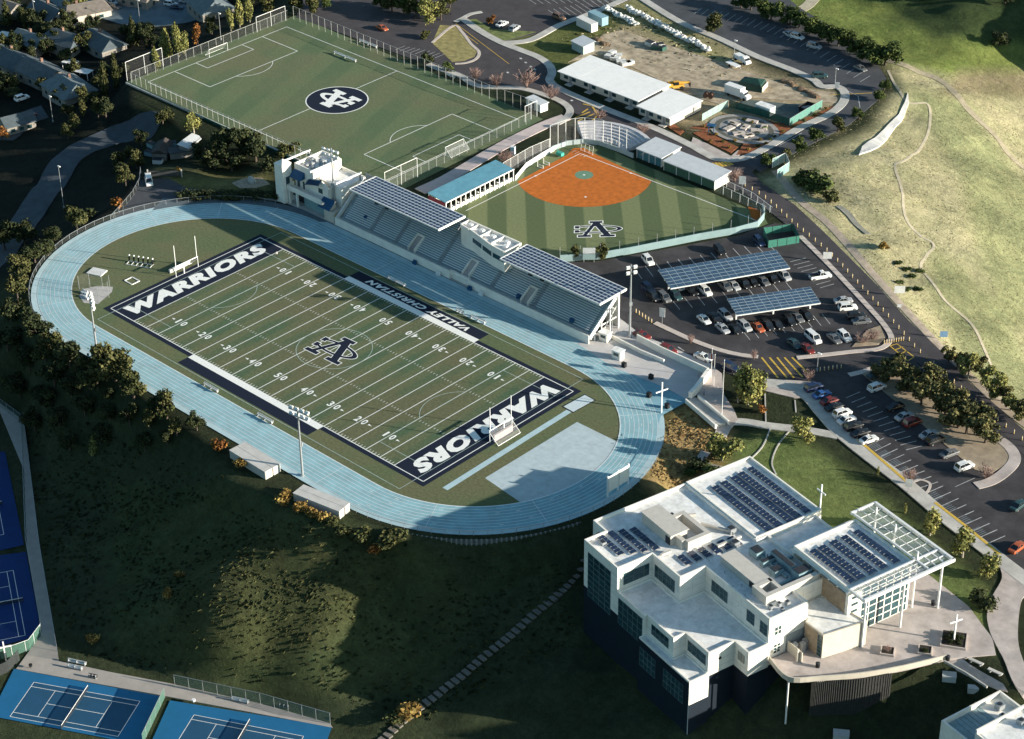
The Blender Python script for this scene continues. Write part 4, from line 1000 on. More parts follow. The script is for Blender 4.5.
def inset(poly, t):
    a = sum(p[0]*q[1]-q[0]*p[1] for p, q in zip(poly, poly[1:]+poly[:1])); s = 1 if a > 0 else -1
    n_ = len(poly); out = []
    for i in range(n_):
        p0, p1, p2 = Vector(poly[i-1]), Vector(poly[i]), Vector(poly[(i+1) % n_])
        d1, d2 = (p1-p0).normalized(), (p2-p1).normalized(); n1, n2 = Vector((-d1.y,d1.x))*s, Vector((-d2.y,d2.x))*s
        k = max(.25, 1 + n1.dot(n2)); out.append(tuple(p1 + (n1+n2)/k*t))
    return out
def ccw(poly): return poly if sum(p[0]*q[1]-q[0]*p[1] for p, q in zip(poly, poly[1:]+poly[:1])) > 0 else poly[::-1]
def win(p, q, z0, z1, nx_=3, nz_=2, fr=.09, parent=SB, name='window', mf=None, mg=None, depth=.06, out=None):
    """window on the wall from p to q (2-D, outside on the right hand of p->q); glass with mullions, standing just proud"""
    p, q = Vector(p), Vector(q); d = (q-p).normalized(); nn = Vector((d.y,-d.x)); L = (q-p).length
    mb = MB(); G = lambda a, z, o: (*(p + d*a + nn*o), z)
    mb.quad([G(0,z0,.015),G(L,z0,.015),G(L,z1,.015),G(0,z1,.015)], 1)
    def barx(a0, a1, b0, b1):
        vs = [G(a0,b0,.016),G(a1,b0,.016),G(a1,b1,.016),G(a0,b1,.016),G(a0,b0,depth),G(a1,b0,depth),G(a1,b1,depth),G(a0,b1,depth)]
        mb.add(vs, [(4,5,6,7),(0,1,5,4),(1,2,6,5),(2,3,7,6),(3,0,4,7)], 0)
    for i in range(nx_+1): a = L*i/nx_; barx(max(0,a-fr/2), min(L,a+fr/2), z0, z1)
    for k in range(nz_+1): b_ = z0+(z1-z0)*k/nz_; barx(0, L, max(z0,b_-fr/2), min(z1,b_+fr/2))
    return mb.build(name, [mf or M_MULD, mg or M_GLASS], parent)
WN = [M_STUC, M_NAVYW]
UP = ccw([(5,4),(5,-19.6),(9.3,-19.6),(9.3,-24.8),(20.8,-24.8),(20.8,-16.3),(30,-16.3),(30,-10),(50,-10),(50,-.5),(45.8,-.5),(45.8,6.7),(28.6,6.7),(28.6,4)])
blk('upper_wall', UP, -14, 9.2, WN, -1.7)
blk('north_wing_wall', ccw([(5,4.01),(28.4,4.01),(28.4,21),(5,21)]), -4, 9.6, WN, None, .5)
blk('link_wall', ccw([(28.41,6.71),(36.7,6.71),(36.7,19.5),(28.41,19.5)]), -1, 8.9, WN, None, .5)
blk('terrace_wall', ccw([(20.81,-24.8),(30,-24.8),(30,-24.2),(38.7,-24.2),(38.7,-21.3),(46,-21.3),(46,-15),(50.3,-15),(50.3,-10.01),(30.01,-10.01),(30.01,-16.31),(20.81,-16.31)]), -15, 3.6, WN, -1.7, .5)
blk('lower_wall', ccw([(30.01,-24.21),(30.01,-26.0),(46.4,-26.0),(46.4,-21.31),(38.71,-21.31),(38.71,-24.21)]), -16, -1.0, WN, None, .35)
# dark blue base of the low block facing south-west
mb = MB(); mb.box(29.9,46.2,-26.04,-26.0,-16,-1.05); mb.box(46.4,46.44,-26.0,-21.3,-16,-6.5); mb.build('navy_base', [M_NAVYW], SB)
W = win
W((10.7,-24.8),(18.6,-24.8),-3.4,7.6,4,8,.12); W((21.3,-24.8),(29.4,-24.8),-3.5,2.9,5,4,.10)
W((31.6,-24.2),(37.2,-24.2),.4,2.9,4,2,.10); W((39.5,-21.3),(45.2,-21.3),.4,2.9,4,2,.10)
W((20.8,-23.3),(20.8,-17.0),5.0,7.9,5,2,.10); W((21.8,-16.3),(28.4,-16.3),4.9,7.9,5,2,.10)
W((32.1,-10),(37.2,-10),5.2,8.0,4,2,.11); W((43.2,-10),(45.6,-10),5.2,8.0,2,3,.11); W((47.3,-10),(49.5,-10),5.2,8.0,2,3,.11)
W((47.2,-15),(49.2,-15),.6,2.6,2,1,.10,mg=mat('glass_painted_reflection',(0.35,0.33,0.28),.2))  # pale pane, a bright reflection put into the glass colour
W((50,-8.6),(50,-6.9),5.2,7.2,2,2,.14,mf=M_STUC); W((50,-8.6),(50,-6.9),.7,2.9,2,3,.14,mf=M_STUC)
W((30.4,-26.04),(35.6,-26.04),-7.4,-2.8,4,3,.1); W((38.2,-26.04),(44.6,-26.04),-7.4,-2.8,5,3,.1)
for p in ((46.02,-18.5,1.6),):
    mb = MB(); mb.tube(p, (p[0]+.06,p[1],p[2]), .35, 0, 10); mb.build('round_vent', [M_BLACK], SB)
for (u, v, z) in ((20.9,-24.0,7.2),(30.06,-13.5,7.0),(29.2,-16.36,6.8),(40.5,-10.06,6.8),(38.76,-22.6,2.2),(36.0,-10.06,3.9)):
    mb = MB(); mb.box(u-.12,u+.12,v-.12,v+.12,z-.22,z+.22); mb.build('wall_lamp', [M_STEEL], SB)
# recessed service entrance below the south-east wing
mb = MB(); mb.box(50.02,50.06,-5.6,-.6,0,4.0); mb.build('recess_wall', [mat('service_wall_grey',(0.30,0.31,0.31),.8)], SB)  # plain grey sheet on the wing wall
for k, (u, v) in enumerate(((51.2,-4.2),(51.9,-2.9),(51.4,-1.8))):
    mb = MB(); mb.box(u-.5,u+.5,v-.45,v+.45,0,2.2); mb.cyl(u,v,2.2,2.3,.36,n=10); mb.build('condenser_unit', [M_GALV], SB)
mb = MB(); mb.box(50.2,54.6,-5.3,-5.1,0,2.6); mb.box(53.6,54.0,-5.9,-5.5,0,3.2); mb.build('screen_wall', [M_CREAM], SB)
# low stone block
blk('stone_block_wall', ccw([(50.01,-.5),(45.81,-.5),(45.81,6.69),(57.2,8.6),(55.7,-1.2),(50.6,-1.4)]), -.5, 5.6, [M_CREAM], None, .25, t=.3)
mb = MB(); mb.quad([(50.62,-1.46,0),(54.3,-1.32,0),(54.3,-1.32,5.5),(50.62,-1.46,5.5)]); mb.build('stone_cladding', [M_STONE], SB)
W((54.3,-1.28),(55.5,-1.24),.2,5.2,1,6,.12)
mb = MB(); mb.quad([(56.98,6.9,.1),(57.04,7.3,.1),(57.04,7.3,2.0),(56.6,4.2,1.2),(56.2,1.7,.6),(56.2,1.7,.1)]); 
# lobby
blk('lobby_wall', ccw([(36.71,6.7),(53.4,6.7),(53.4,22.8),(36.71,22.8)]), -.5, 11.6, [M_STUC], None, .5)
mb = MB(); mb.box(37.5,52.6,6.62,6.7,5.0,10.3); mb.build('stone_cladding', [M_STONE], SB)
mb = MB(); mb.box(36.8,53.9,6.1,6.7,11.0,11.35)
for k in range(6): mb.box(38+k*2.6,40+k*2.6,5.7,6.1,11.05,11.3,1)
mb.build('roof_ledge', [M_STUC, M_STONE], SB)
W((53.4,10.2),(53.4,22.4),.1,10.6,6,6,.22,mf=M_STUC)
W((53.4,7.4),(53.4,9.0),.2,3.2,1,2,.14,mf=M_STUC)
for k in range(3): W((53.4,7.5),(53.4,9.3),5.6+k*1.7,6.4+k*1.7,1,1,.1,mf=M_STUC)
# trellis canopy
mb = MB()
def br(p, q, w_=.3, h_=.4, m=0, z=12.3): mb.bar((*p,z),(*q,z),w_,h_,m)
br((35,29.4),(58,29.4),.5,.7); br((58,6.4),(58,29.65),.5,.7); br((35,23.0),(35,29.4),.4,.6); br((35,23.3),(58,23.3),.35,.5); br((53.9,6.4),(53.9,29.4),.35,.5); br((53.9,6.4),(58,6.4),.4,.6)
mb.build('trellis_edge', [M_STEEL], SB)
mb = MB()
for k in range(1, 10): br((35+k*2.3,23.3),(35+k*2.3,29.4),.11,.2)
for k in (1, 2): br((35,23.3+k*2.03),(53.9,23.3+k*2.03),.11,.2)
mb.build('trellis_grid', [M_STEEL], SB)
mb = MB()
for k in range(1, 9): br((53.9,6.4+k*1.9),(58,6.4+k*1.9),.12,.2)
for k in (1, 2, 3): br((53.9+k*1.03,6.4),(53.9+k*1.03,23.3),.12,.2)
br((53.9,25.3),(58,25.3),.2,.3); br((53.9,27.3),(58,27.3),.2,.3); br((55.9,23.3),(55.9,29.4),.2,.3)
mb.build('trellis_grid', [M_STEEL], SB)
mb = MB(); mb.quad([(53.9,6.4,12.35),(58,6.4,12.35),(58,23.3,12.35),(53.9,23.3,12.35)]); mb.quad([(35,23.3,12.35),(58,23.3,12.35),(58,29.4,12.35),(35,29.4,12.35)]); mb.build('trellis_glazing', [mk_screen('trellis_glass', (0.34,0.40,0.39), .45)], SB)
for (u, v) in ((56.6,28.0),(56.9,17.8),(57.3,7.6)):
    mb = MB(); mb.cyl(u,v,0,12.1,.24,n=10); mb.build('canopy_column', [M_STEEL], SB)
for (u, v) in ((53.6,23.9),(44.5,26.3),(38,27)):
    mb = MB(); mb.cyl(u,v,0,14.0,.2,n=8); mb.build('canopy_mast', [M_STEEL], SB)
mb = MB(); br((28.6,6.9),(36.5,6.9),.3,.5,0,9.5); br((35.2,6.9),(35.2,23),.3,.4,0,10.5); mb.build('roof_beam', [M_STEEL], SB)
# solar arrays on the roofs
def array(u0, v0, n_, rows, z, w_=1.0, h_=1.5, g=.13, tilt=.12, ang=0):
    mb = MB()
    for i in range(n_):
        for j in range(rows):
            a, b_ = u0 + i*(w_+g), v0 + j*(h_+g); z0 = z + .25 + j*tilt
            mb.quad([(a,b_,z0),(a+w_,b_,z0),(a+w_,b_+h_,z0+tilt),(a,b_+h_,z0+tilt)], 0)
    for j in range(rows+1): mb.bar((u0,v0+j*(h_+g)-.05,z+.14),(u0+n_*(w_+g),v0+j*(h_+g)-.05,z+.14),.06,.2,1)
    return mb.build('solar_array', [M_PANEL, M_GALV], SB)
for k, v in enumerate((17.6,14.7,12.6,9.7,7.2)): array(8.2+k*.3, v, 17, 1, 9.62, 1.0, 1.75 if k else 1.5)
for k, (u, v, n_) in enumerate(((8.6,-21.9,8),(9.6,-19.5,8),(10.4,-17.3,8),(11.2,-15.0,8))): array(u, v, n_, 1, 9.22, .95, 1.4)
for k in range(6): array(23.9+.15*k, -12.6+k*2.4, 3, 1, 9.22, 1.0, 1.5)
for k, v in enumerate((10.2,13.2,16.2,19.4)): array(39.6, v, 11, 1 if k == 1 else 1, 11.65, 1.0, 1.9 if k < 2 else 1.6)
array(39.6, 8.2, 11, 1, 11.65, 1.0, 1.5)
# rooftop plant
mb = MB(); mb.box(10.6,20.2,-11.4,-7.2,9.2,11.9); mb.box(10.3,20.6,-11.6,-7.0,11.9,12.05); mb.build('plant_room', [M_MECH], SB)
mb = MB(); mb.box(18.6,20.2,-11.46,-11.4,9.4,11.2); mb.build('louvre', [M_DARK], SB)
mb = MB()
for (a,b_,c_,d_) in ((14.2,23.4,-4.6,-3.6),(14.2,15.2,-9.4,-4.6),(22.4,23.4,-9.4,-4.6),(15.2,22.4,-10.2,-9.2)): mb.box(a,b_,c_,d_,9.2,11.4)
mb.box(15.2,22.4,-7.1,-9.2,9.2,9.6); mb.build('plant_well', [M_MECH], SB)
mb = MB(); mb.box(30.2,41.2,-6.4,-3.0,9.2,11.0); mb.box(30.0,41.4,-6.6,-2.8,11.0,11.15); mb.build('plant_room', [M_MECH], SB)
mb = MB(); mb.box(39.2,40.9,-6.46,-6.4,9.4,10.8); mb.build('louvre', [M_DARK], SB)
mb = MB()
for (a,b_,c_,d_) in ((41.2,45.6,-7.4,-6.4),(41.2,42.2,-6.4,-3.0),(44.6,45.6,-6.4,6.0),(41.2,44.6,-3.6,-2.8)): mb.box(a,b_,c_,d_,9.2,11.2)
mb.build('plant_well', [M_MECH], SB)
for (a,b_,c_,d_,h_) in ((31,33.5,0,2.2,1.6),(34.5,41,2.6,4.0,1.9),(35,36.2,-.5,2.6,1.3),(38,40,-.6,1.6,1.4),(41.5,43.8,2.2,5.6,2.1),(12,13.2,-5.8,-4.8,.9),(26.4,27.8,-1.0,.4,1.0),(22.5,24,1,2.4,1.2),(46.4,47.4,-7.6,-6.8,.8),(47.3,48.2,-4.2,-3.4,.9),(46.6,47.5,-5.6,-4.9,.7),(48.2,48.9,-6,-5.4,.6),(11.4,12.6,-17.4-5.2,-17.4-4.2,.7)):
    mb = MB(); mb.box(a,b_,c_,d_,9.25,9.2+h_); mb.box(a+.15,b_-.15,c_+.15,d_-.15,9.2+h_,9.3+h_,1); mb.build('rooftop_unit', [M_DUCT if a > 30 and a < 46 else M_GALV, M_DARK], SB)
for (a, b_) in (((33.5,1.2),(41.6,1.2)),((37,1.2),(37,6.2)),((42.6,-2.4),(42.6,2.2)),((13,-5.2),(15,-1.0)),((26,-4),(26,2)),((18,-2),(24,1.6)),((22,-15),(22,-12.6))):
    mb = MB(); mb.bar((*a,9.75),(*b_,9.75),.5,.5); mb.build('roof_duct', [M_DUCT if a[0] > 30 else M_MECH], SB)
for k in range(26):
    pass
for k in range(34):
    u, v = rnd.uniform(6,48), rnd.uniform(-22,5)
    if inside(np.array(inset(UP, .8)), np.array([[u, v]]))[0]: mb = MB(); mb.cyl(u,v,9.2,9.2+rnd.uniform(.3,.8),.10,n=6); mb.build('vent_pipe', [M_GALV], SB)
# ------------------------------------------------------------------ plaza deck
def uvpoly(L): return [tuple(UV(a, b_)[:2]) for a, b_ in L]
DECK = [(50.4,-9.9),(57.2,-10.6),(60.4,-5.5),(64.0,1.6),(66.8,9.5),(69.2,18.7),(71.6,23.5),(73.6,27.5),(69.5,30.5),(66,31.5),(59.8,33.5),(46,34),(36.6,30),(36.6,22.7),(53.3,22.7),(53.3,8.2),(57.3,8.7),(55.8,-1.3),(50.4,-.7)]
mb = MB(); mb.prism(uvpoly(DECK), -.45, .06, 0); struct(mb.build('plaza', [M_CONC2]), 'pinkish concrete plaza in front of the glazed lobby', 'plaza')
EDGE = [(50.5,-10.0),(57.2,-10.7),(60.5,-5.6),(64.1,1.5),(66.9,9.4),(69.3,18.6)]
PT = smooth(EDGE, 5)
mb = MB()
for a, b_ in zip(PT, PT[1:]): mb.bar(UV(*a,.62), UV(*b_,.62), .25, 1.15)
tag(mb.build('parapet_wall', [M_CREAM]), 'curved low cream parapet along the edge of the plaza', 'wall')
RW = thing('retaining_wall', 'curved dark retaining wall of vertical boards under the plaza edge', 'retaining wall', UV(64,1.5,-6))
mb = MB(); o0 = UV(64,1.5,-6)
PTR = smooth([(59.6,-6.8),(61.6,-3.3),(64.4,1.5),(66.4,7.4)], 12)
for k, (a, b_) in enumerate(zip(PTR, PTR[1:])):
    A, B = UV(*a), UV(*b_); zb = min(H(A.x, A.y), H(B.x, B.y)) - 1.0 if False else -9.0
    mb.quad([A-o0+Vector((0,0,zb)), B-o0+Vector((0,0,zb)), B-o0+Vector((0,0,-.1)), A-o0+Vector((0,0,-.1))], 0)
    mb.bar(A-o0+Vector((0,0,zb)), A-o0+Vector((0,0,-.15)), .14, .14, 1)
mb.build('boards', [mat('weathered_boards',(0.03,0.03,0.028),.9,.3,1.2), mat('board_battens',(0.035,0.035,0.032),.9,.3,1)], RW)
for (u, v, zb, lab) in ((57.0,-10.4,-8,'thin white post holding up the sharp corner of the plaza deck'), (49.8,-14.6,-10,'thin white post below the corner of the school terrace')):
    p = UV(u, v, zb); mb = MB(); mb.cyl(p.x, p.y, zb-3, -.45 if u > 55 else -1.6, .18, n=8); tag(mb.build('support_post', [M_STEEL]), lab, 'post')
# ------------------------------------------------------------------ neighbouring building at the bottom right corner
B2 = thing('corner_building', 'white flat-roofed building with standing seam roof cut off by the bottom right corner', 'building', (*A2(1000,690,1.0), 0), R_(-14))
o2 = at(1000,690,1.0); q2 = at(941.4,720.4,1.0); L2 = (q2-o2).length
rz2 = math.atan2(-(q2-o2).x, (q2-o2).y); rz2 = math.atan2((o2-q2).y, (o2-q2).x) - PI/2
B2.rotation_euler = (0,0,rz2)
mb = MB(); mb.box(0, 22, -L2, 0, -14, .0); mb.box(.0,22,-.4,0,0,1.0); mb.box(0,.4,-L2,-.4,0,1.0); mb.box(.4,22,-L2,-L2+.4,0,1.0); mb.build('wall', [M_STUC], B2)
mb = MB()
for k in range(8): mb.box(.6,7.4,-L2+.6+k*1.1,-L2+1.55+k*1.1,.004,.12)
mb.build('seam_roof', [mat('teal_grey_roof',(0.22,0.31,0.33),.6,.15,.7)], B2)
mb = MB(); mb.box(8.0,22,-L2+.5,-1.2,.0,3.6); mb.box(8.0,22,-1.6,-1.2,3.6,4.4); mb.box(8.0,8.4,-L2+.5,-1.6,3.6,4.4); mb.build('upper_wall', [M_STUC], B2)
mb = MB(); mb.box(8.6,22,-L2+1,-1.8,3.61,3.66); mb.build('roof_membrane', [M_ROOFW], B2)
for (a, b_, s) in ((3,-3,1.4),(5.2,-4.4,1.0),(11,-6,1.3),(14,-4,1.5)):
    mb = MB(); z0 = .1 if a < 8 else 3.65; mb.box(a-s/2,a+s/2,b_-s/2,b_+s/2,z0,z0+s*.8); mb.cyl(a,b_,z0+s*.8,z0+s*.8+.1,s*.35,n=10,m=1); mb.build('rooftop_unit', [M_GALV, M_DARK], B2)
mb = MB(); mb.cyl(.0-.06,-L2+3,-3.2,-2.9,.3,n=8); 
mb = MB(); mb.box(2.2,4.4,-.0,.03,-3.6,-1.2); mb.build('window', [M_GLASS], B2)
# ------------------------------------------------------------------ crosses
def cross(loc, h, wbar, ang, label, zb=.72, t=.27):
    o = thing('cross', label, 'cross', loc, ang)
    mb = MB(); mb.box(-t/2,t/2,-t/2,t/2,0,h); mb.build('upright', [M_STEEL], o)
    mb = MB(); mb.box(-wbar/2,-t/2,-t*.4,t*.4,h*zb-t/2,h*zb+t/2); mb.box(t/2,wbar/2,-t*.4,t*.4,h*zb-t/2,h*zb+t/2); mb.build('crossbar', [M_STEEL], o)
    return o
cross(tuple(at(661.3,412.6)), 8.2, 3.4, R_(75), 'tall white cross at the outer edge of the track beside the golden bank')
cross(tuple(UV(28.0,20.9,9.6)), 6.6, 2.6, SA, 'white cross standing at the lawn-side corner of the solar roof')
cross(tuple(UV(66.0,23.6,.5)), 6.2, 3.0, R_(70), 'white cross in the square planter on the plaza')
cross(tuple(at(6.2,660.8,PADZ)), 5.2, 3.2, R_(60), 'white cross beside the tennis court fence at the left edge')
# ------------------------------------------------------------------ poles, posts, signs
def V2(p): return Vector((p[0], p[1]))
def dirang(px, py, dx, dy):
    a, b_ = at(px, py), at(px+dx, py+dy); return math.atan2(b_.y-a.y, b_.x-a.x)
def light_tower(x, y, z, h, ang, label, rows=2, n_=4, w_=5.0):
    t = thing('floodlight_pole', label, 'floodlight', (x, y, z), ang, 'floodlight poles round the football field')
    mb = MB(); mb.cyl(0,0,0,h,.30,.16,10); mb.cyl(0,0,0,.5,.5,.5,10); mb.build('pole', [M_GALV], t)
    for r in range(rows):
        mb = MB(); zz = h-.6-r*1.5; mb.bar((-w_/2,0,zz),(w_/2,0,zz),.16,.2); mb.build('crossarm', [M_GALV], t)
        for k in range(n_):
            mb = MB(); xx = -w_/2+.3+k*(w_-.6)/(n_-1); mb.obox((xx,-.45,zz+.1),(.85,.55,.75),0,0,rx=.5); mb.build('lamp', [M_STEEL], t)
    mb = MB(); mb.box(-.35,.35,-.5,-.2,h*.45,h*.45+.9); mb.build('control_box', [M_GALV], t)
light_tower(-49.4, 45.9, 0, 19.8, R_(10), 'tall floodlight pole rising in front of the white tower building')
light_tower(48.8, 51.4, 0, 20.0, R_(60), 'tall floodlight pole beside the car park end of the grandstand', 2, 2, 2.4)
light_tower(33.8, -40.6, -.2, 17.6, R_(190), 'tall floodlight pole between the two pairs of white containers')
light_tower(-38.6, -40.8, -.2, 17.0, R_(150), 'tall floodlight pole outside the near left bend of the track')
def lamp_post(px, py, h, label, z=None, arm=True):
    p = T(px, py) if z is None else at(px, py, z)
    t = thing('street_lamp', label, 'street lamp', p)
    mb = MB(); mb.cyl(0,0,0,h,.11,.07,8); mb.cyl(0,0,0,.6,.25,.25,8); mb.build('pole', [M_GALV], t)
    mb = MB(); mb.obox((.35,0,h),(1.0,.4,.18)); mb.build('lamp_head', [M_STEEL], t)
lamp_post(53, 122, 8.5, 'wooden-coloured utility pole with white fittings among the dark houses'); lamp_post(64, 208, 13, 'thin street lamp beside the blue grey residential street')
lamp_post(140, 23, 8, 'thin lamp pole standing in the cul-de-sac'); lamp_post(734, 60, 6.5, 'slim lamp post at the dirt yard edge of the upper car park'); lamp_post(835, 84, 5, 'short lamp post at the curve below the upper car park')
lamp_post(36, 25, 8.5, 'white utility pole beside the top left houses'); lamp_post(817, 371, 5, 'short lamp post at the yellow crossing')
lamp_post(221, 40, 9, 'thin pole behind the far left goal of the soccer pitch'); lamp_post(612, 333, 7, 'pale post standing beneath the car park end of the grandstand')
def flagpole(px, py, h, label, flag=None):
    p = at(px, py); t = thing('flagpole', label, 'flagpole', p)
    mb = MB(); mb.cyl(0,0,0,h,.09,.05,8); mb.ball((0,0,h+.08),.12); mb.build('pole', [M_STEEL], t)
    if flag:
        mb = MB()
        for k in range(6):
            x0, x1 = -.1-k*.35, -.45-k*.35; y0, y1 = .12*math.sin(k*1.3), .12*math.sin(k*1.3+1.3)
            mb.quad([(x0,y0,h-1.5-.05*k),(x1,y1,h-1.55-.05*k),(x1,y1,h-.05-.05*k),(x0,y0,h-.05*k)], 0 if k % 2 else 1)
        mb.build('flag', [mat('flag_white',(0.7,0.68,0.66),.9), mat('flag_red',(0.5,0.10,0.07),.9)], t)
flagpole(721.6, 418.5, 15.5, 'tallest white flagpole, at the foot of the concrete landing'); flagpole(713.6, 386, 8.5, 'shorter white flagpole beside the apron wall', True); flagpole(711, 378, 8.0, 'bare white flagpole nearest the apron wall')
def sign(px, py, w_, h_, zc, ang, label, cols=((0.72,0.72,0.70),), z=None):
    p = T(px, py) if z is None else at(px, py, z); t = thing('sign', label, 'sign', p, ang)
    mb = MB(); mb.cyl(0,0,0,zc+h_/2,.06,n=6); mb.build('post', [M_GALV], t)
    mb = MB(); mb.box(-w_/2,w_/2,-.16,-.08,zc-h_/2,zc+h_/2); mb.build('board', [mat('sign_white',(0.72,0.72,0.70),.7) if len(cols) == 1 and cols[0][0] == .72 else mat('sign_%d_%d' % (px, py), cols[0], .7)], t)
sign(662, 325, 1.4, 2.4, 3.6, R_(20), 'white banner on a post at the corner of the car park median'); sign(827, 262, 2.2, 1.9, 2.0, R_(40), 'white sign on the line of yellow posts in the hill road')
sign(899, 297, 2.6, 2.0, 2.2, R_(40), 'white sign standing on the golden hillside above the road'); sign(899, 309, 1.0, .8, 1.0, R_(40), 'small white sign at the edge of the hill road')
sign(943, 341, 1.8, 1.6, 2.0, R_(40), 'blue and white sign at the roadside by the trees', ((0.18,0.32,0.50),)); sign(742, 188, 1.8, 2.4, 2.4, R_(30), 'white sign at the top of the line of yellow posts')
sign(837, 90, 1.2, 1.8, 1.6, R_(30), 'small white sign at the bend of the footpath'); sign(908, 492, 1.6, 2.0, 2.4, R_(30), 'white sign beside the bare bush in the lower car park')
# yellow lane posts of the hill road
line = smooth([tuple(at(*p)[:2]) for p in [(745,186.5),(748.3,188.3),(767.8,200.8),(795.5,225.8),(828.9,253.6),(856.6,282.8),(884.3,313.3),(906.5,338.3),(917.6,351),(935.5,367),(955.4,385),(977.3,403.8),(991,416),(1005,427),(1022,440.6),(1032,450)]], 8)
def resample(L, step):
    out = [Vector(L[0])]; acc = 0
    for a, b_ in zip(L, L[1:]):
        a, b_ = Vector(a), Vector(b_); d = (b_-a).length; t = step-acc
        while t <= d: out.append(a+(b_-a)*t/d); t += step
        acc = (acc+d) % step if d else acc
    return out
proto = None
M_BOL = mat('delineator_yellow', (0.52,0.38,0.16), .7, .1, 2)
bp_ = resample(line, 2.9)
for i, p in enumerate(bp_):
    lab = 'yellow lane post on the hill road, %s from the softball end of the line' % ordw(i)
    if proto is None:
        proto = thing('lane_post', lab, 'bollard', (p.x, p.y, .05), 0, 'yellow lane posts along the hill road')
        mb = MB(); mb.cyl(0,0,0.06,1.15,.13,.11,8); mb.build('tube', [M_BOL], proto); mb = MB(); mb.cyl(0,0,0,.06,.25,.22,8); mb.build('base', [M_BLACK], proto)
        mb = MB(); mb.cyl(0,0,.75,.92,.135,.13,8); mb.build('reflector', [M_STEEL], proto)
    else: dup(proto, (p.x, p.y, .05), 0, lab)
for i in range(9):
    p = at(884+i*2.4, 345-i*.4 - 1); dup(proto, (p.x, p.y, .05), 0, 'yellow post across the car park exit, %s from the kerb' % ordw(i), 'yellow posts across the car park exit')
for i in range(6):
    p = at(820+i*4.2, 371.5-i*.6); dup(proto, (p.x, p.y, .05), 0, 'yellow post beside the yellow crossing, %s from the lamp post' % ordw(i), 'yellow posts beside the crossing')
for i in range(6):
    p = at(636+i*3.1, 313+i*2); dup(proto, (p.x, p.y, .05), 0, 'yellow post at the corner beside the grandstand, %s from the wall' % ordw(i), 'yellow posts beside the grandstand')
# ------------------------------------------------------------------ fences
M_FPOST = mat('fence_post_pale', (0.42,0.42,0.40), .6, .1, 2)
def fence(name, label, pts, h, step=3.0, mesh=None, pm=None, r=.05, zf=None, rail=True, group=None, hp=None):
    """one fence: a mesh panel and each post"""
    P = [Vector((p[0], p[1], (p[2] if len(p) > 2 else (zf(p[0], p[1]) if zf else 0)))) for p in pts]
    o = P[0].copy(); t = thing(name, label, 'fence', o, 0, group)
    mb = MB()
    for a, b_ in zip(P, P[1:]):
        a, b_ = a-o, b_-o; mb.quad([a, b_, b_+Vector((0,0,h)), a+Vector((0,0,h))])
    mb.build('mesh_panel', [mesh or M_LINK], t)
    if rail:
        mb = MB()
        for a, b_ in zip(P, P[1:]): mb.bar(a-o+Vector((0,0,h)), b_-o+Vector((0,0,h)), .07, .07)
        mb.build('top_rail', [pm or M_GALV], t)
    R = resample([tuple(p) for p in P], step) if len(P) > 1 else P
    me_ = MB().cyl(0,0,0,hp or h+.05,r,n=6).mesh('post', [pm or M_GALV])
    for p in R:
        d = bpy.data.objects.new('post', me_); COL.objects.link(d); d.parent = t; d.location = Vector(p)-o
    return t
fence('soccer_fence', 'chain link fence with tall white posts along the near side of the soccer pitch', [(-156.5,62.0),(-104,62.2),(-50,62.6)], 3.2, 2.35, pm=M_FPOST, r=.05)
fence('soccer_fence', 'chain link fence with white posts behind the far left goal of the soccer pitch', [(-156.8,62.5),(-157.2,125)], 3.2, 3.0, pm=M_FPOST, r=.05)
fence('soccer_fence', 'chain link fence with tall posts along the far side of the soccer pitch', [(-156,126.5),(-100,125.6),(-70,125.4),(-51,126.5)], 4.5, 3.0, pm=M_FPOST, r=.055)
fence('soccer_fence', 'chain link fence with tall white posts between the soccer pitch and the pink path', [(-49.5,63),(-49.2,122)], 3.2, 3.0, pm=M_FPOST, r=.05)
mb = MB()
for a, b_ in zip([(-157.2,60.6),(-104,60.8),(-50,61.2)], [(-104,60.8),(-50,61.2)]): mb.bar((*a,.2),(*b_,.2),.6,.5)
tag(mb.build('low_wall', [M_CONC]), 'low pale wall at the foot of the near soccer fence', 'wall')
mb = MB(); mb.bar((-157.6,61,-.6),(-70,60.0,-.6),.3,2.2); tag(mb.build('green_wall', [M_WSCR]), 'dark green screen wall below the near side of the soccer pitch', 'wall')
def gantry(p0, p1, h, label):
    a, b_ = Vector((*p0,0)), Vector((*p1,0)); t = thing('ball_net', label, 'ball net', a)
    for q in (a, (a+b_)/2, b_):
        mb = MB(); mb.cyl(q.x-a.x,q.y-a.y,0,h,.08,n=8); mb.build('post', [M_STEEL], t)
    mb = MB(); mb.bar((0,0,h),(b_.x-a.x,b_.y-a.y,h),.12,.12); mb.build('top_rail', [M_STEEL], t)
    mb = MB(); mb.quad([(0,0,.1),(b_.x-a.x,b_.y-a.y,.1),(b_.x-a.x,b_.y-a.y,h),(0,0,h)]); mb.build('netting', [mk_screen('thin_net',(0.25,0.25,0.25),.06)], t)
gantry((-158.5,62), (-158.8,76), 6.0, 'tall framed ball net at the far left corner of the soccer pitch'); gantry((-49,64), (-48.8,76), 6.0, 'tall framed ball net behind the grandstand canopy')
gantry((-157,112), (-157,124), 5.0, 'tall framed ball net at the far top corner of the soccer pitch'); gantry((-50.5,121), (-50.5,126), 5.0, 'tall framed ball net at the far right corner of the soccer pitch')
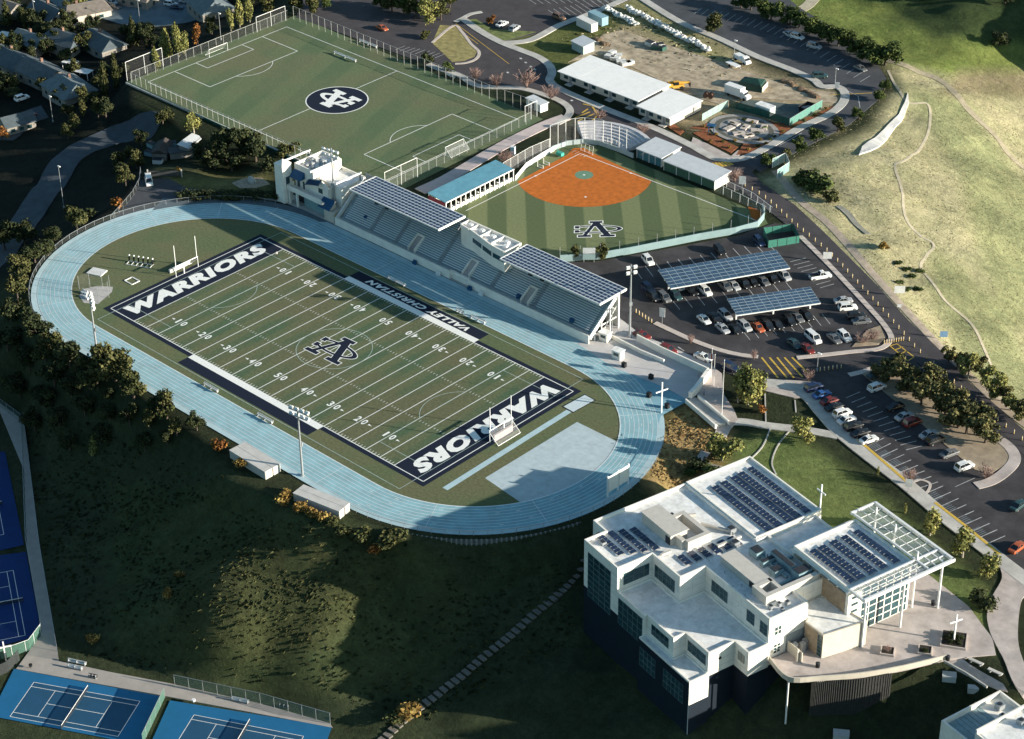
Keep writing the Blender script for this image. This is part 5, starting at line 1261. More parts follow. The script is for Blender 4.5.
def soccer_goal(x, y, ang, label, w_=7.32, h_=2.44, d_=2.2):
    t = thing('soccer_goal', label, 'soccer goal', (x, y, 0), ang)
    mb = MB()
    mb.tube((-w_/2,0,0),(-w_/2,0,h_),.07); mb.tube((w_/2,0,0),(w_/2,0,h_),.07); mb.tube((-w_/2,0,h_),(w_/2,0,h_),.07)
    for s in (-1,1): mb.tube((s*w_/2,0,h_),(s*w_/2,d_,0),.05); mb.tube((s*w_/2,0,0),(s*w_/2,d_,0),.05)
    mb.tube((-w_/2,d_,0),(w_/2,d_,0),.05); mb.build('frame', [M_STEEL], t)
    mb = MB(); mb.quad([(-w_/2,0,h_),(w_/2,0,h_),(w_/2,d_,0),(-w_/2,d_,0)])
    for s in (-1,1): mb.add([(s*w_/2,0,h_),(s*w_/2,d_,0),(s*w_/2,0,0)],[(0,1,2)])
    mb.build('net', [M_NET], t)
soccer_goal(-153.4, cys, R_(90), 'white soccer goal at the far left end of the upper soccer pitch', 7.32); soccer_goal(-52.6, cys+1, R_(-90), 'white soccer goal near the pink path at the right end of the soccer pitch')
def goalpost(s, label):
    t = thing('goalpost', label, 'goalpost', (s*54.95, 0, 0), R_(90) if s < 0 else R_(-90))
    for k in (-1,1):
        mb = MB(); mb.cyl(k*3.4,0,2.9,9.0,.10,n=8); mb.build('upright', [M_STEEL], t)
    mb = MB(); mb.bar((-3.7,0,2.95),(3.7,0,2.95),.2,.2)
    for k in (-1,1): mb.tube((k*3.6,0,0),(k*3.6,0,2.95),.10); mb.tube((k*3.6,0,2.4),(k*3.6,2.6,0.1),.07)
    mb.tube((-3.6,2.6,.1),(3.6,2.6,.1),.07); mb.bar((-.9,.1,0),(-.9,.1,2.9),.25,.25); mb.build('frame', [M_STEEL], t)
    mb = MB(); mb.quad([(-3.6,0,2.5),(3.6,0,2.5),(3.6,2.6,.1),(-3.6,2.6,.1)]); mb.build('net', [M_NET], t)
    mb = MB(); mb.box(-3.3,3.3,2.75,3.3,.05,.85) if s < 0 else mb.box(-3.0,3.0,.4,.9,.05,1.7); mb.build('pad', [mat('pad_pale',(0.55,0.54,0.52),.8) if s < 0 else mat('pad_pinkgrey',(0.36,0.31,0.31),.9)], t)
goalpost(-1, 'white football goalpost with soccer frame at the far left end zone'); goalpost(1, 'white football goalpost with soccer frame in the near right end zone')
# ------------------------------------------------------------------ small track-side things
def bench(px, py, L, ang, label, z=0.0, m=None, back=False, group=None, name='bench'):
    p = at(px, py, z); t = thing(name, label, 'bench', p, ang, group)
    mb = MB(); mb.box(-L/2,L/2,-.2,.2,.42,.48); mb.build('seat', [m or M_STEEL], t)
    if back: mb = MB(); mb.box(-L/2,L/2,.22,.27,.6,.95); mb.build('backrest', [m or M_STEEL], t)
    for k in range(3):
        mb = MB(); x = -L/2+.3+k*(L-.6)/2; mb.box(x-.04,x+.04,-.2,.25,0,.42 if not back else .9); mb.build('leg', [M_GALV], t)
GB = 'team benches beside the football field'
bench(211, 389, 5.2, 0, 'white team bench on the near sideline, farther from the floodlight pole', 0, None, True, GB); bench(265, 420, 5.4, 0, 'white team bench on the near sideline, closer to the floodlight pole', 0, None, True, GB)
bench(396, 283, 6.4, 0, 'white team bench on the far sideline beside the lettered navy box', 0, None, True, GB); bench(478, 321, 5.0, 0, 'longer white team bench on the far sideline near the navy box end', 0, None, True, GB); bench(460, 313, 2.6, 0, 'short white team bench on the far sideline', 0, None, True, GB)
bench(345, 58, 10, 0, 'white spectator bench on the far side of the soccer pitch', 0, None, True, 'benches beyond the soccer pitch')
bench(368, 45, 8, 0, 'long white spectator bench in the middle of the far soccer touchline', 0, None, True, 'benches beyond the soccer pitch'); bench(450, 77, 4, 0, 'white bench at the right part of the far soccer touchline', 0, None, True, 'benches beyond the soccer pitch')
p = at(141, 263.5); sled = thing('blocking_sled', 'football blocking sled with seven padded dummies behind the far left end zone', 'blocking sled', p, R_(25))
mb = MB(); mb.bar((-3.6,0,.25),(3.6,0,.25),.15,.15); mb.bar((-3.6,-1.6,.1),(3.6,-1.6,.1),.12,.12); mb.build('frame', [M_STEEL], sled)
for k in range(6):
    mb = MB(); x = -3.3+k*1.32; mb.tube((x,0,.3),(x,.2,1.5),.2,0,8); mb.ball((x,.25,1.75),.26,1); mb.bar((x,0,.2),(x,-1.6,.1),.1,.1,1); mb.build('dummy', [M_BLACK, M_STEEL], sled)
mb = MB(); p = at(97, 272.5); mb.obox((p.x,p.y,.15),(4.2,3.2,.3),R_(20)); tag(mb.build('landing_mat', [mat('mat_cover',(0.62,0.62,0.60),.8)]), 'white square landing mat inside the left bend of the track', 'mat')
p = at(132, 281); mb = MB()
for a, b_ in (((-1.5,-1.2),(1.5,-1.2)),((1.5,-1.2),(1.5,1.2)),((1.5,1.2),(-1.5,1.2)),((-1.5,1.2),(-1.5,-1.2))): mb.bar((p.x+a[0],p.y+a[1],.08),(p.x+b_[0],p.y+b_[1],.08),.3,.14)
tag(mb.build('throwing_ring', [M_STEEL]), 'white square frame on the grass between the mat and the end zone', 'frame')
mb = MB(); flat(mb, PL([(79,296),(84,289),(97,286),(113,287),(112,292),(98,304),(84,303)]), .03); struct(mb.build('discus_pad', [mat('discus_concrete',(0.42,0.40,0.38),.9,.1,1)]))
pc_ = at(94, 295); cg = thing('discus_cage', 'discus throwing cage of tall thin posts on a concrete pad by the left bend', 'throwing cage', pc_)
for k in range(6):
    a = R_(-20+k*44); mb = MB(); mb.cyl(4.2*math.cos(a),4.2*math.sin(a),0,4.6,.06,n=6); mb.build('post', [M_GALV], cg)
mb = MB()
for k in range(5):
    a, b_ = R_(-20+k*44), R_(24+k*44); mb.quad([(4.2*math.cos(a),4.2*math.sin(a),.05),(4.2*math.cos(b_),4.2*math.sin(b_),.05),(4.2*math.cos(b_),4.2*math.sin(b_),4.5),(4.2*math.cos(a),4.2*math.sin(a),4.5)])
mb.build('netting', [mk_screen('thin_net',(0.25,0.25,0.25),.06)], cg)
for k, (px, py) in enumerate(((83,293),(85,297),(88,299),(86,294))):
    p = at(px, py); mb = MB(); mb.box(p.x-.4,p.x+.4,p.y-.4,p.y+.4,.03,.5); mb.box(p.x-.4,p.x+.4,p.y+.3,p.y+.4,.5,1.0); tag(mb.build('folding_chair', [M_STEEL]), 'white folding chair on the discus pad, %s from the track' % ORD[k], 'chair', 'chairs on the discus pad')
# scoreboard at the outer edge of the right-hand bend
a, b_ = at(607.5, 497), at(628, 484); sbd = thing('scoreboard', 'board of two pale panels on posts at the outer edge of the track', 'scoreboard', a, math.atan2(b_.y-a.y, b_.x-a.x)); L = (b_-a).length
for k in range(3):
    mb = MB(); x = k*L/2; mb.box(x-.15,x+.15,-.15,.15,-.3,5.4); mb.build('post', [M_STEEL], sbd)
for k in range(2):
    mb = MB(); x = k*L/2; mb.box(x+.25,x+L/2-.25,-.2,-.05,1.2,5.2); mb.build('panel', [mat('board_pale',(0.82,0.82,0.76),.8,.06,1)], sbd)
# white storage containers by the near straight
def container(c, L, Wd, h, ang, label, m, group=None, name='storage_container'):
    t = thing(name, label, 'container', c, ang, group)
    mb = MB(); mb.box(-L/2,L/2,-Wd/2,Wd/2,0,h)
    for k in range(int(L/.6)):
        x = -L/2+.3+k*.6; mb.box(x-.08,x+.08,-Wd/2-.05,-Wd/2,.1,h-.1); mb.box(x-.08,x+.08,Wd/2,Wd/2+.05,.1,h-.1)
    mb.build('body', [m], t)
    mb = MB(); mb.box(-L/2-.06,L/2+.06,-Wd/2-.08,Wd/2+.08,h,h+.08); mb.build('roof', [m], t)
    for s in (-1,1):
        mb = MB(); mb.box(L/2,L/2+.05,.04 if s > 0 else -Wd/2+.1,Wd/2-.1 if s > 0 else -.04,.15,h-.15); mb.build('door', [m], t)
    return t
M_CNT = mat('container_white', (0.50,0.48,0.45), .75, .1, .6)
for (l, tpp, r, bt, labs) in (((228.3,450),(245.8,442.5),(280,465),(265,471),('white container of the left pair, on the track side','white container of the left pair, on the slope side')),
                         ((291.7,493),(305,485),(351.7,501.7),(336.7,513),('white container of the right pair, on the track side','white container of the right pair, on the slope side'))):
    zt = 1.9; q = [at(*p, zt) for p in (l, tpp, r, bt)]
    ex = ((q[2]-q[1])+(q[3]-q[0])).normalized(); L = ((q[2]-q[1]).length+(q[3]-q[0]).length)/2; ey = Vector((-ex.y,ex.x,0)); Wd = abs((q[1]-q[0]).dot(ey))
    c = sum(q, Vector())/4; an = math.atan2(ex.y, ex.x)
    for k, s in enumerate((1,-1)):
        cc = c + ey*s*(Wd/4); container((cc.x, cc.y, -1.0), L, Wd/2-.25, 2.9, an, labs[k], M_CNT, 'white containers beside the near straight')
# retaining wall under the right-hand bend
rt = thing('retaining_wall', 'curved retaining wall of grey vertical boards under the near bend of the track', 'retaining wall', (65, -38, 0))
mb = MB(); aa = [R_(-66+ (50*k/36)) for k in range(37)]
for s, e in zip(aa, aa[1:]):
    A, B = Vector((48+43.4*math.cos(s), 43.4*math.sin(s), 0))-Vector((65,-38,0)), Vector((48+43.4*math.cos(e), 43.4*math.sin(e), 0))-Vector((65,-38,0))
    mb.quad([A+Vector((0,0,-4.2)), B+Vector((0,0,-4.2)), B+Vector((0,0,-.1)), A+Vector((0,0,-.1))], 0); mb.bar(A+Vector((0,0,-4.2)), A+Vector((0,0,-.1)), .3, .3, 1)
mb.build('boards', [mat('grey_boards',(0.10,0.11,0.11),.9,.3,1), mat('pale_battens',(0.22,0.23,0.22),.9,.2,1)], rt)
def ringpts(r, a0, a1, n_, cx=48): return [(cx + r*math.cos(R_(a0+(a1-a0)*i/n_)), r*math.sin(R_(a0+(a1-a0)*i/n_))) for i in range(n_+1)]
fence('track_fence', 'low chain link fence round the outside of the left bend of the track', ringpts(42.4, 112, 250, 24, -50), 1.3, 3.0)
fence('track_fence', 'low chain link fence round the outside of the right bend of the track', ringpts(42.3, -88, 32, 22), 1.3, 3.0)
fence('gate_fence', 'pale fence running up from the left bend beside the service yard', [tuple(at(*p)[:2]) for p in ((111,222),(122,210),(133,197),(140,184),(141,172))], 1.8, 2.6, zf=H)
# apron walls right of the stand
def lowwall(name, label, px, h, w_=.35, m=None, z=None, cat='wall'):
    P = [at(*p) if z is None else at(*p, z) for p in px]; mb = MB()
    for a, b_ in zip(P, P[1:]): mb.bar(a+Vector((0,0,h/2)), b_+Vector((0,0,h/2)), w_, h)
    return tag(mb.build(name, [m or M_STUC]), label, cat)
lowwall('low_wall', 'long white wall between the stand apron and the road', [(637,341),(662,354),(708,375)], 1.9); lowwall('low_wall', 'white wall closing the end of the stand apron', [(708.5,375.5),(695,394),(690,399)], 1.9, .9)
lowwall('low_wall', 'low pale wall across the stand apron', [(610,337.5),(640,353),(664,363)], 1.0)
st = thing('outdoor_stairs', 'flight of white concrete stairs from the landing down to the track', 'stairs', at(700,408))
A, B = at(692,401), at(722,428); d = (B-A); mb = MB()
for k in range(14):
    q = A + d*(k/14) - at(700,408); mb.obox((q.x,q.y,.2+k*.02),(.9,2.6,.3+.04*k),math.atan2(d.y,d.x))
mb.build('steps', [M_CONC], st)
for s in (-1,1):
    mb = MB(); nn = Vector((-d.y,d.x,0)).normalized()*1.7*s; mb.bar(A-at(700,408)+nn+Vector((0,0,.6)), B-at(700,408)+nn+Vector((0,0,.9)), .4, 1.1); mb.build('side_wall', [M_STUC], st)
for k, (px, py, lab) in enumerate(((577,385,''),)): pass
for px, py, lab in ((624,367,'dark equipment bin at the edge of the stand apron'),(651,379,'dark equipment bin on the apron beside the sprint run-out'),(649,397,'dark hurdle cart on the outer lanes near the white cross'),(667,408,'dark litter bin beside the white cross')):
    p = at(px, py); mb = MB(); mb.box(p.x-.5,p.x+.5,p.y-.4,p.y+.4,.05,1.1); mb.box(p.x-.55,p.x+.55,p.y-.45,p.y+.45,1.1,1.2); tag(mb.build('bin', [M_BLACK]), lab, 'bin')
for px, py, lab in ((618,358,'white ticket booth on the stand apron'),(605,340,'white kiosk under the open end of the grandstand')):
    p = at(px, py); t = thing('booth', lab, 'booth', p, R_(5)); mb = MB(); mb.box(-1.2,1.2,-.9,.9,0,2.2); mb.build('wall', [M_STUC], t); mb = MB(); mb.box(-1.4,1.4,-1.1,1.1,2.2,2.35); mb.build('roof', [M_ROOFW], t); mb = MB(); mb.box(-.7,.7,-.93,-.9,1.0,1.8); mb.build('window', [M_GLASS], t)
for k, x in enumerate((-15, -6.5, 4.6, 8.5)):
    mb = MB(); mb.box(x-.6,x+.6,41.3,41.9,.05,.75); mb.box(x-.6,x+.6,41.8,41.9,.75,1.1); tag(mb.build('equipment_bench', [M_STEEL if k % 2 else M_AWN]), 'small %s bench at the foot of the grandstand wall, %s from the tower' % ('white' if k % 2 else 'blue', ORD[k]), 'bench')
# ------------------------------------------------------------------ softball surroundings
M_PADW = mat('outfield_pad', (0.20,0.29,0.30), .7, .08, .6)
fp = [tuple(at(a, b_)[:2]) for a, b_ in fence_px]
FW = thing('outfield_wall', 'pale turquoise padded outfield wall with thin poles round the softball field', 'fence', (*fp[0], 0))
o = Vector((*fp[0],0)); mb = MB()
for a, b_ in zip(fp, fp[1:]): mb.bar(Vector((*a,1.0))-o, Vector((*b_,1.0))-o, .2, 2.0)
mb.build('padding', [M_PADW], FW)
for p in resample(fp, 5.2):
    mb = MB(); mb.cyl(p.x-o.x, p.y-o.y, 0, 4.4, .07, n=6); mb.build('pole', [M_GALV], FW)
fence('sideline_net', 'white net fence along the left foul line of the softball field', [(-32.0,92.5),(-33.0,104),(-32.5,112)], 4.0, 3.2, M_NET, M_STEEL, .07)
fence('low_wall_fence', 'white padded wall behind the on-deck area beside the turquoise shed', [(-27.4,92.4),(-30.5,100),(-31.5,108),(-31.8,113)], 1.6, 3.0, mk_screen('white_screen',(0.55,0.58,0.58),.75), M_STEEL, .05)
bsp = [(-32.5,112),(-31.6,118),(-29,122),(-25,124.2),(-18,124.6),(-12.6,124.4)]
fence('backstop', 'tall netted backstop with thin white poles behind home plate', bsp, 8.0, 2.8, mk_screen('backstop_net',(0.5,0.5,0.5),.06), M_STEEL, .09)
lowwall_pts = bsp
mb = MB()
for a, b_ in zip(bsp, bsp[1:]): mb.bar((*(Vector(a)*1.0),.7),(*(Vector(b_)*1.0),.7),.3,1.4)
tag(mb.build('backstop_wall', [mat('backstop_pad',(0.36,0.42,0.42),.8,.06,.5)]), 'low pale padded wall curving round behind home plate', 'wall')
BL = thing('spectator_bleachers', 'white fan-shaped bleachers behind the softball backstop', 'bleachers', (-22, 128, 0))
for k in range(7):
    mb = MB(); r = 9.5 + k*1.15
    for i in range(10):
        a0, a1 = R_(60+i*8.5), R_(60+(i+1)*8.5) if i < 9 else R_(60+85)
        c = Vector((-22,117.5,0)); P = [c+Vector((r*math.cos(a_),r*math.sin(a_),0)) for a_ in (a0,a1)]; Q = [c+Vector(((r+1.1)*math.cos(a_),(r+1.1)*math.sin(a_),0)) for a_ in (a0,a1)]
        O = Vector((-22,128,0)); z1 = .4+k*.36
        v = [P[0],P[1],Q[1],Q[0]]; mb.add([tuple(p-O) for p in v]+[tuple(p-O+Vector((0,0,z1))) for p in v], [(3,2,1,0)[::-1],(4,5,6,7)[::-1],(0,1,5,4),(1,2,6,5),(2,3,7,6),(3,0,4,7)], 0)
    mb.build('row', [mat('bleacher_white',(0.50,0.49,0.50),.7,.12,.8)], BL)
for k in range(9):
    mb = MB(); a = R_(62+k*10); c = Vector((0,-10.5,0)); mb.cyl(c.x+9.3*math.cos(a), c.y+9.3*math.sin(a), 0, 2.0, .06, n=6); mb.build('rail_post', [M_STEEL], BL)
def dugout(x0, x1, y0, y1, z, label, mf):
    t = thing('dugout', label, 'dugout', ((x0+x1)/2,(y0+y1)/2,0)); a, b_ = (x1-x0)/2, (y1-y0)/2
    mb = MB(); mb.add([(-a,-b_,z-.3),(a,-b_,z-.3),(a,b_,z+.1),(-a,b_,z+.1),(-a,-b_,z-.55),(a,-b_,z-.55),(a,b_,z-.15),(-a,b_,z-.15)], [(0,1,2,3),(7,6,5,4),(0,4,5,1),(1,5,6,2),(2,6,7,3),(3,7,4,0)])
    mb.build('roof', [M_GREYR], t)
    mb = MB(); mb.box(-a+.3,a-.3,b_-.5,b_-.3,0,z-.2); mb.box(-a+.3,-a+.5,-b_+.3,b_-.5,0,z-.5); mb.box(a-.5,a-.3,-b_+.3,b_-.5,0,z-.5); mb.build('wall', [M_STUC], t)
    mb = MB(); mb.quad([(-a+.3,-b_+.3,0),(a-.3,-b_+.3,0),(a-.3,-b_+.3,z-.6),(-a+.3,-b_+.3,z-.6)]); mb.build('front_screen', [mf], t)
    for k in range(5):
        mb = MB(); xx = -a+.3+k*(2*a-.6)/4; mb.box(xx-.07,xx+.07,-b_+.2,-b_+.34,0,z-.5); mb.build('post', [M_STEEL], t)
    mb = MB(); mb.box(-a+1,a-1,0,.5,.4,.5); mb.build('bench', [M_GALV], t)
dugout(-12.3, -2.9, 125.0, 133.6, 3.2, 'dugout with grey metal roof and teal front nearer home plate', mk_screen('teal_screen',(0.06,0.17,0.20),.9))
dugout(-1.9, 16.4, 124.2, 131.4, 3.2, 'longer dugout with grey metal roof and green netted front', mk_screen('green_mottled',(0.06,0.13,0.09),.88))
fence('sideline_net', 'white net fence along the right foul line beyond the long dugout', [(16.5,124.2),(26,123.6),(35,122.6)], 2.4, 3.0, M_NET, M_STEEL, .06)
fence('corner_net', 'white net fence at the right corner of the softball field beside the road', [(17.5,128),(27,127.2),(36,124)], 2.0, 3.0, M_NET, M_STEEL, .06)
for px, py, lab in ((540,168,'small white pitching screen beside the left foul line'),(546,165,'small white batting tee frame beside the left foul line'),(560,156,'green ball cart beside the backstop wall')):
    p = at(px, py); mb = MB(); mb.bar((p.x-.9,p.y,1.0),(p.x+.9,p.y,1.0),.1,.1); mb.bar((p.x-.9,p.y,0),(p.x-.9,p.y,1.9),.1,.1); mb.bar((p.x+.9,p.y+.3,0),(p.x+.9,p.y+.3,1.0),.1,.1); mb.bar((p.x-.9,p.y,.1),(p.x+.9,p.y+.3,.1),.1,.1)
    if 'cart' in lab: mb.box(p.x-1,p.x+1,p.y-.6,p.y+.6,.3,1.2)
    tag(mb.build('training_frame' if 'cart' not in lab else 'ball_cart', [M_STEEL if 'cart' not in lab else mat('cart_teal',(0.05,0.33,0.26),.7)]), lab, 'frame' if 'cart' not in lab else 'cart')
bat = thing('batting_cage', 'small white wheeled batting cage frame at home plate', 'batting cage', (HX+1, HY+1.6, 0))
mb = MB()
for x in (-2.2,-.8,.8,2.2): mb.tube((x,0,0),(x,.4,2.4),.05)
mb.tube((-2.2,.4,2.4),(2.2,.4,2.4),.06); mb.tube((-2.2,0,.2),(2.2,0,.2),.06); mb.tube((-2.2,.2,1.2),(2.2,.2,1.2),.05); mb.build('frame', [M_STEEL], bat)
p = at(589, 262); ob = thing('scoreboard', 'small pale scoreboard between two round trees at the edge of the softball outfield', 'scoreboard', p, R_(43))
for s in (-1,1):
    mb = MB(); mb.box(s*1.3-.1,s*1.3+.1,-.1,.1,0,4.2); mb.build('post', [M_GALV], ob)
mb = MB(); mb.box(-1.6,1.6,-.25,-.12,2.6,4.2); mb.build('panel', [mat('score_grey',(0.40,0.44,0.46),.7)], ob); mb = MB(); mb.box(-1.6,1.6,-.24,-.12,.8,2.4); mb.build('panel', [M_PADW], ob)
# ------------------------------------------------------------------ solar carports in the car park
def carport(c0, c1, c2, label):
    A, B, C_ = at(*c0, 3.6), at(*c1, 3.6), at(*c2, 3.6)
    ex = (B-A); Lx = ex.length; ex = ex.normalized(); ey = Vector((ex.y,-ex.x,0)); Ly = abs((C_-B).dot(ey)); an = math.atan2(ex.y, ex.x)
    c = A + ex*Lx/2 + ey*Ly/2; t = thing('solar_carport', label, 'carport', (c.x, c.y, 0), an, 'solar carports in the car park')
    mb = MB(); a, b_ = Lx/2, Ly/2
    zf = lambda y: 3.7 + y/Ly*.5
    vs = [(-a,-b_,zf(-b_)),(a,-b_,zf(-b_)),(a,b_,zf(b_)),(-a,b_,zf(b_))]; vs += [(x,y,z-.15) for x,y,z in vs]
    mb.add(vs, [(0,1,2,3),(7,6,5,4),(0,4,5,1),(1,5,6,2),(2,6,7,3),(3,7,4,0)], 0)
    nx_ = int(Lx/1.9); ny_ = 6; w_, h_ = Lx/nx_, Ly/ny_
    for i in range(nx_):
        for j in range(ny_):
            x0, x1, y0, y1 = -a+i*w_+.06, -a+(i+1)*w_-.06, -b_+j*h_+.08, -b_+(j+1)*h_-.08
            mb.quad([(x0,y0,zf(y0)+.02),(x1,y0,zf(y0)+.02),(x1,y1,zf(y1)+.02),(x0,y1,zf(y1)+.02)], 1)
    mb.build('panel_deck', [mat('carport_frame',(0.40,0.46,0.49),.5,.05,1), mat('carport_cell',(0.045,0.085,0.135),.25,.3,.5,spec=.6)], t)
    mb = MB()
    for y in (-b_+.1, b_-.1): mb.bar((-a,y,zf(y)-.2),(a,y,zf(y)-.2),.15,.3)
    mb.bar((-a,0,3.4),(a,0,3.4),.3,.35); mb.build('beam', [M_STEEL], t)
    k_ = max(3, int(Lx/7))
    for k in range(k_):
        mb = MB(); x = -a+1.2+k*(Lx-2.4)/(k_-1); mb.box(x-.18,x+.18,-.18,.18,0,3.3); mb.build('column', [M_STEEL], t)
        mb = MB(); mb.bar((x,-b_+.2,zf(-b_)-.35),(x,b_-.2,zf(b_)-.35),.2,.3); mb.build('rafter', [M_STEEL], t)
carport((658,271),(776,251),(792,267),'longer blue solar carport, nearer the softball wall'); carport((727,300),(810,288),(823,302),'shorter blue solar carport in the middle of the car park')
# ------------------------------------------------------------------ trees and shrubs
nr = np.random.RandomState(11)
def leafmat(name, a, b_):
    m = mat(name, a, .85, .25, .9, col2=b_, spec=.15); return m
LM = {
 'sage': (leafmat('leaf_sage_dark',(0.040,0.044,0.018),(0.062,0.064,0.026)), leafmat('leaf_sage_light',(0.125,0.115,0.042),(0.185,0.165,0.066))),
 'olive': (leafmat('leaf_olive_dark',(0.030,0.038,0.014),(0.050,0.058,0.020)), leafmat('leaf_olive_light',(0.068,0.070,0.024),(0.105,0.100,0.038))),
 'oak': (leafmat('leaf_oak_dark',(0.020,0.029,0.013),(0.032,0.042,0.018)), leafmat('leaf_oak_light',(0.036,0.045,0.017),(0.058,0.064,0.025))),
 'birch': (leafmat('leaf_birch_dark',(0.11,0.125,0.04),(0.16,0.165,0.055)), leafmat('leaf_birch_light',(0.20,0.20,0.06),(0.30,0.27,0.09))),
 'green': (leafmat('leaf_green_dark',(0.028,0.045,0.014),(0.045,0.065,0.018)), leafmat('leaf_green_light',(0.060,0.085,0.024),(0.095,0.115,0.034))),
 'rust': (leafmat('leaf_rust_dark',(0.10,0.045,0.015),(0.15,0.06,0.02)), leafmat('leaf_rust_light',(0.26,0.11,0.025),(0.32,0.15,0.04))),
 'gold': (leafmat('leaf_gold_dark',(0.12,0.075,0.02),(0.18,0.11,0.03)), leafmat('leaf_gold_light',(0.30,0.20,0.06),(0.36,0.26,0.08))),
 'pink': (leafmat('twig_pink_dark',(0.17,0.11,0.10),(0.22,0.14,0.12)), leafmat('twig_pink_light',(0.32,0.22,0.19),(0.38,0.27,0.23))),
}
M_BARK = mat('bark', (0.085,0.065,0.050), .95, .3, 2)
M_BARKP = mat('pale_bark', (0.34,0.30,0.25), .9, .2, 2)
def leaves(lobes, n_, size, seed, light=.42, stretch=1.0):
    """leaf quads scattered through the shells of several ellipsoid lobes"""
    r = np.random.RandomState(seed); vol = np.array([l[3]*l[4]*l[5] for l in lobes])**.67; pick = r.choice(len(lobes), n_, p=vol/vol.sum())
    d = r.normal(size=(n_,3)); d /= np.linalg.norm(d, axis=1)[:,None]
    rad = (r.rand(n_)**.45)
    L = np.array(lobes)[pick]; C = L[:, :3] + d*L[:, 3:6]*rad[:,None]*(1+.18*r.normal(size=(n_,1)))
    nrm = d + r.normal(size=(n_,3))*.75; nrm /= np.linalg.norm(nrm, axis=1)[:,None]
    t = np.cross(nrm, r.normal(size=(n_,3))); t /= np.linalg.norm(t, axis=1)[:,None]; bt = np.cross(nrm, t)
    s = size*(.55+.9*r.rand(n_))[:,None]
    V = np.stack([C-t*s-bt*s*.6*stretch, C+t*s*.8-bt*s*.7*stretch, C+t*s+bt*s*.6*stretch, C-t*s*.7+bt*s*.8*stretch], 1)
    mb = MB(); mb.v = [tuple(v) for v in V.reshape(-1,3)]; mb.f = [[4*i,4*i+1,4*i+2,4*i+3] for i in range(n_)]
    lobe_l = r.rand(len(lobes)) < light
    mb.m = [int((lobe_l[pick[i]]) != (r.rand() < .25)) for i in range(n_)]
    return mb
def make_proto(kind, shape, seed):
    """unit tree: height 1, crown width about 1"""
    r = np.random.RandomState(seed); lobes = []; tr_ = MB()
    if shape == 'round':
        for k in range(r.randint(8, 14)):
            a = r.rand()*2*PI; q = .37*r.rand()**.5; z = .30+.52*r.rand(); s = .09+.13*r.rand(); lobes.append((q*math.cos(a), q*math.sin(a), z, s, s, s*.85))
        lobes.append((.05*r.normal(),.05*r.normal(),.54,.22,.22,.24)); n_, sz = 2600, .031
        tr_.cyl(0,0,-.06,.45,.045,.02,7)
        for k in range(5): a = r.rand()*2*PI; tr_.tube((0,0,.25+.1*r.rand()),(.3*math.cos(a),.3*math.sin(a),.55+.2*r.rand()),.02,0,5,.006)
    elif shape == 'weep':
        for k in range(12):
            a = r.rand()*2*PI; q = .30*r.rand()**.6; z = .30+.58*r.rand(); s = .10+.07*r.rand(); lobes.append((q*math.cos(a)*(1.2-z), q*math.sin(a)*(1.2-z), z, s, s, s*1.7))
        n_, sz = 1700, .031
        tr_.cyl(0,0,-.06,.75,.028,.008,7)
        for k in range(5): a = r.rand()*2*PI; tr_.tube((0,0,.3+.2*r.rand()),(.25*math.cos(a),.25*math.sin(a),.6+.2*r.rand()),.014,0,5,.004)
    elif shape == 'cone':
        for k in range(13):
            z = .10+.85*k/12; w_ = .42*(1-z)**.75+.03; a = r.rand()*2*PI; lobes.append((w_*.25*math.cos(a), w_*.25*math.sin(a), z, w_*.85, w_*.85, .09))
        n_, sz = 1200, .036; tr_.cyl(0,0,-.05,.9,.035,.006,7)
    elif shape == 'column':
        for k in range(12):
            z = .12+.8*k/11; w_ = .36*math.sin(PI*min(1,(z*.82+.12)))**.8; a = r.rand()*2*PI; lobes.append((w_*.3*math.cos(a), w_*.3*math.sin(a), z, w_*.8, w_*.8, .10))
        n_, sz = 1200, .032; tr_.cyl(0,0,-.05,.9,.04,.008,7)
    elif shape == 'bush':
        for k in range(8):
            a = r.rand()*2*PI; q = .32*r.rand()**.5; z = .25+.45*r.rand(); s = .2+.12*r.rand(); lobes.append((q*math.cos(a), q*math.sin(a), z, s, s, s*.9))
        n_, sz = 700, .062; tr_.cyl(0,0,-.08,.4,.05,.02,6)
        for k in range(4): a = r.rand()*2*PI; tr_.tube((0,0,.02),(.25*math.cos(a),.25*math.sin(a),.5),.03,0,5,.008)
    elif shape == 'bare':
        cr = MB(); tr_.cyl(0,0,-.05,.3,.03,.02,6)
        for k in range(70):
            a = r.rand()*2*PI; q = .5*r.rand()**.5; z = .55+.45*r.rand(); b0 = Vector((.06*math.cos(a),.06*math.sin(a),.12+.25*r.rand())); e = Vector((q*math.cos(a),q*math.sin(a),z*(1-.35*q*q)))
            cr.tube(b0, e, .011, int(r.rand() < .5), 3, .006)
            for j in range(3):
                f0 = b0.lerp(e, .5+.4*r.rand()); cr.tube(f0, f0+Vector((r.normal()*.1, r.normal()*.1, .06+.1*r.rand())), .007, int(r.rand() < .6), 3, .003)
        return cr.mesh('crown', list(LM[kind])), tr_.mesh('trunk', [M_BARK])
    mb = leaves(lobes, n_, sz, seed+5)
    return mb.mesh('crown', list(LM[kind])), tr_.mesh('trunk', [M_BARKP if kind == 'birch' else M_BARK])
PROTO = {}
